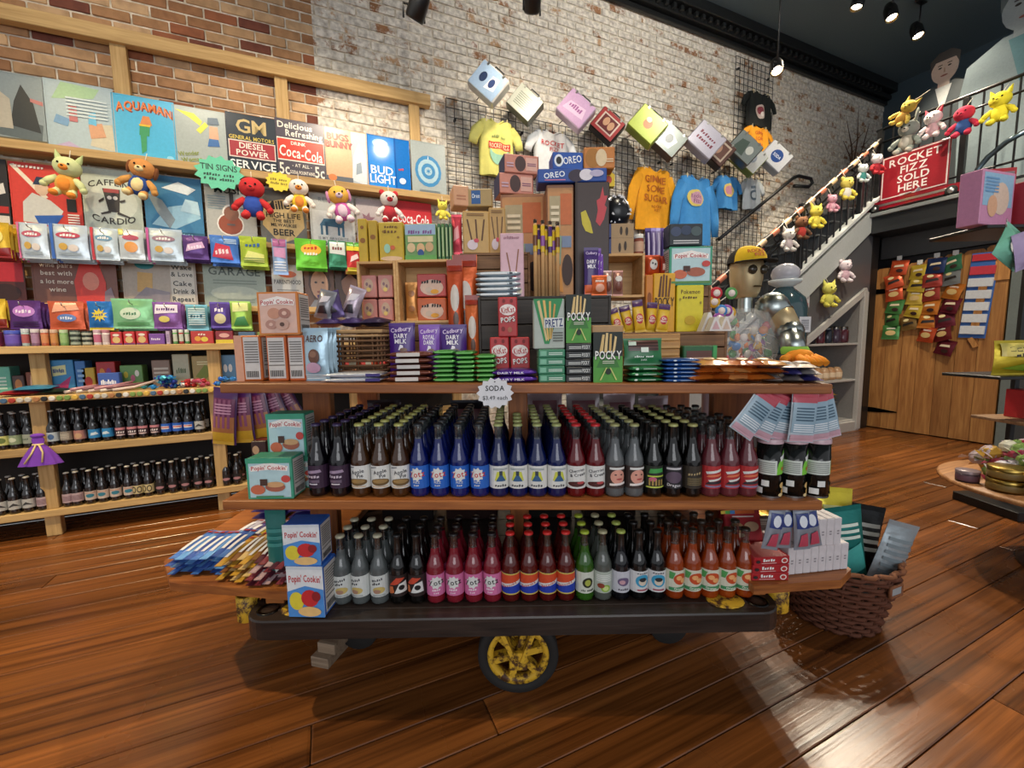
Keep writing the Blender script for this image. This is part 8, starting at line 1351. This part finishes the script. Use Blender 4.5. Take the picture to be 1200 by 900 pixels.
for c in LC: q = MB(); q.lathe([(.0001, -.006), (.022, -.006), (.024, 0), (.022, .006), (.0001, .006)], mat(c, 'gloss'), 12, Matrix.Rotation(PI/2, 4, 'X')); q.lathe([(.0001, -.0075), (.011, -.0075), (.012, 0)], mat('#f0e8e4', 'gloss'), 10, Matrix.Rotation(PI/2, 4, 'X')); q.tube([(0, 0, -.022), (0, 0, -.08)], .0022, mat('#e8e4dc'), 5); cm[c] = q.mesh('lollipop')
LN = dict(zip(LC, ['red', 'amber', 'blue', 'white', 'green', 'orange', 'violet', 'cream']))
for i in range(46):
    a, r, z = rn.uniform(PI, 2*PI), .15*rn.random()**.4, rn.uniform(1.05, 1.29); c = LC[i % 8]
    p = Matrix.Rotation(RZC+.25, 4, 'Z') @ Vector((r*math.cos(a), .7*r*math.sin(a), 0)); tag(link('lollipop', cm[c], None, CW(RX, RD, z)+Vector((p.x, p.y, 0)), RZC+rn.uniform(-.8, .8), rn.uniform(-.6, .6), rn.uniform(-1.5, 1.5)), f'{LN[c]} swirl lollipop in the robot chest', 'lollipop', 'lollipops in the robot chest')
A = [(.10, -.02, 1.33), (.14, -.05, 1.36), (.15, -.10, 1.31), (.14, -.17, 1.22), (.10, -.23, 1.15)]
mb = MB(); mb.tube([A[0], A[1], A[2]], [.075, .085, .075], SV, 16); mb.sph(A[1], .088, SV, 16, 10); mb.build('shoulder', rb)
mb = MB(); mb.tube([A[1], A[2], A[3]], [.066, .07, .064], GM, 16); mb.build('upper_arm', rb)
mb = MB(); mb.sph(A[3], .07, SV, 14, 9); mb.tube([A[3], A[4], (.09, -.26, 1.11)], [.062, .058, .05], SV, 14); mb.build('forearm', rb)
mb = MB(); ORG = mat('#e08a1c', 'cloth'); mb.sph((.08, -.29, 1.09), (.075, .06, .045), ORG, 12, 8)
for k in range(4): mb.tube([(.03+.033*k, -.33, 1.09), (.015+.037*k, -.375, 1.075), (.005+.04*k, -.40, 1.06)], [.02, .019, .016], ORG, 8)
mb.tube([(.02, -.28, 1.09), (-.03, -.30, 1.085), (-.055, -.32, 1.07)], [.022, .02, .017], ORG, 8); mb.build('gloved_hand', rb)
mb = MB(); mb.lathe([(.06, 1.105), (.066, 1.13), (.056, 1.145)], mat('#8ac04a', 'cloth'), 14, Matrix.Translation((.09, -.25, 0))); mb.build('green_cuff', rb)
cpx = thing('baseball_cap', 'yellow and black trucker cap with red lettering on the robot head', 'cap', CW(RX, RD, 1.612), RZC+.1)
mb = MB(); n = 20
for j in range(6):
    t0, t1 = j*PI/12, (j+1)*PI/12
    for i in range(n):
        a0, a1 = 2*PI*i/n, 2*PI*(i+1)/n; f = lambda a, t: (.1*math.cos(t)*math.cos(a), .105*math.cos(t)*math.sin(a), .095*math.sin(t)**.8 if t > 0 else 0)
        am = (a0+a1)/2; mb.add([f(a0, t0), f(a1, t0), f(a1, t1), f(a0, t1)], [(0, 1, 2, 3)], mat('#e0b81c' if PI*1.15 < am < PI*1.85 else '#1a1816', 'cloth'), True)
mb.build('crown', cpx)
mb = MB(); vs = []
for i in range(13): a = PI*1.12+i*PI*.76/12; vs += [(.1*math.cos(a), .105*math.sin(a), .004), (.125*math.cos(a), .19*math.sin(a)+.0, -.006), (.1*math.cos(a), .105*math.sin(a), -.001), (.125*math.cos(a), .19*math.sin(a), -.011)]
mb.add(vs, [(4*i, 4*i+1, 4*i+5, 4*i+4) for i in range(12)]+[(4*i+2, 4*i+6, 4*i+7, 4*i+3) for i in range(12)]+[(4*i+1, 4*i+3, 4*i+7, 4*i+5) for i in range(12)], mat('#1a1816', 'cloth'), True); mb.build('brim', cpx)
Art(.13, .06, mp=lambda u, v, l: (.09*math.sin((u-.5)*1.5), -(.109-.03*v)*math.cos((u-.5)*1.5)-.004-.0005*l, .018+.055*v), sub=6).build('lettering', cpx, [('t', '#b8262a', 'ROCKET', .5, .68, .34, .8, 4), ('t', '#b8262a', 'FIZZ', .55, .26, .34, .6, 4)])
# carboy on a tall stand
cx = inv(on_d(918, 370, 2.85)).x; st_ = thing('plant_stand', 'tall dark wooden stand carrying the blue carboy', 'stand', CW(cx, 2.85, 0), RZC); DW = mat('#2c2420', 'paint')
MB().box((0, 0, 1.065), (.3, .3, .03), DW, .004).build('stand_top', st_)
for sx in (-1, 1):
    for sy in (-1, 1): MB().box((sx*.12, sy*.12, .525), (.03, .03, 1.05), DW, .003).build('leg', st_)
jg = thing('glass_carboy', 'blue grey glass carboy with round pale stopper and paper tag', 'carboy', CW(cx, 2.85, 1.0815), RZC)
BG = glass_mat('#4f7078', 'blue_grey_carboy_glass', .12, alpha_mix=.25)
MB().lathe([(.0001, .0), (.125, 0), (.138, .02), (.138, .3), (.12, .37), (.06, .43), (.04, .45), (.04, .49)], BG, 28).build('glass_body', jg)
MB().sph((0, 0, .53), (.085, .085, .07), mat('#b4b4bc', 'gloss'), 20, 12).build('stopper', jg); mb = MB(); mb.lathe([(.042, .44), (.095, .47), (.098, .49), (.045, .475)], mat('#c8d0d0', 'plastic'), 24); mb.build('collar', jg)
mb = MB(); mb.box((.05, -.141, .19), (.075, .003, .1), mat('#d0d0d4', 'paper'), .0005); tg = mb.build('paper_tag', jg); Art(.07, .1, mp=lambda u, v, l: (.05+.07*(u-.5), -.1427-.0005*l, .14+.1*v)).build('tag_print', tg, [('b', '#6a6a70', .15, .2, .85, .85, 6)])
# lollipop tree beside the robot
lt = thing('lollipop_stand', 'stand bristling with swirl lollipops beside the robot', 'lollipop stand', CW(RX-.26, 2.31, 0), RZC); MB().lathe([(.11, 0), (.11, .02), (.02, .04), (.02, 1.2), (.045, 1.22), (.05, 1.3), (.03, 1.34), (.0001, 1.35)], mat('#6a5a60', 'paint'), 16).build('post', lt)
for i in range(16):
    a, z = rn.uniform(PI*.9, PI*2.1), 1.2+.17*rn.random(); c = LC[(i*3) % 8]; v = Vector((math.cos(a)*.75, math.sin(a)*.75, .55)).normalized()
    mb = MB(); mb.tube([(0, 0, z), tuple(Vector((0, 0, z))+v*.11)], .0025, mat('#e8e4dc'), 5); q = Matrix.Translation(Vector((0, 0, z))+v*.135) @ Matrix.Rotation(PI/2, 4, 'X'); mb.lathe([(.0001, -.007), (.03, -.007), (.033, 0), (.03, .007), (.0001, .007)], mat(c, 'gloss'), 14, q); mb.lathe([(.0001, .0085), (.018, .0085), (.019, 0)], mat('#f0e4dc', 'gloss'), 12, q); mb.build('lollipop', lt)
# curved steel rail on the landing
cr_ = thing('curved_rail', 'bent grey steel rail rising from the landing floor', 'rail', (0, 0, 0)); MB().tube([on_x(1142, 216, 6.05), on_x(1146, 198, 6.05), on_x(1158, 184, 6.05), on_x(1180, 166, 6.05), on_x(1215, 146, 6.05)], .025, mat('#5f7078', 'metal'), 8).build('rail', cr_); MB().tube([on_x(1142, 216, 6.05), (6.17, on_x(1142, 216, 6.05).y, 2.65)], .02, mat('#5f7078', 'metal'), 8).build('foot', cr_)
bpy.context.view_layer.update()
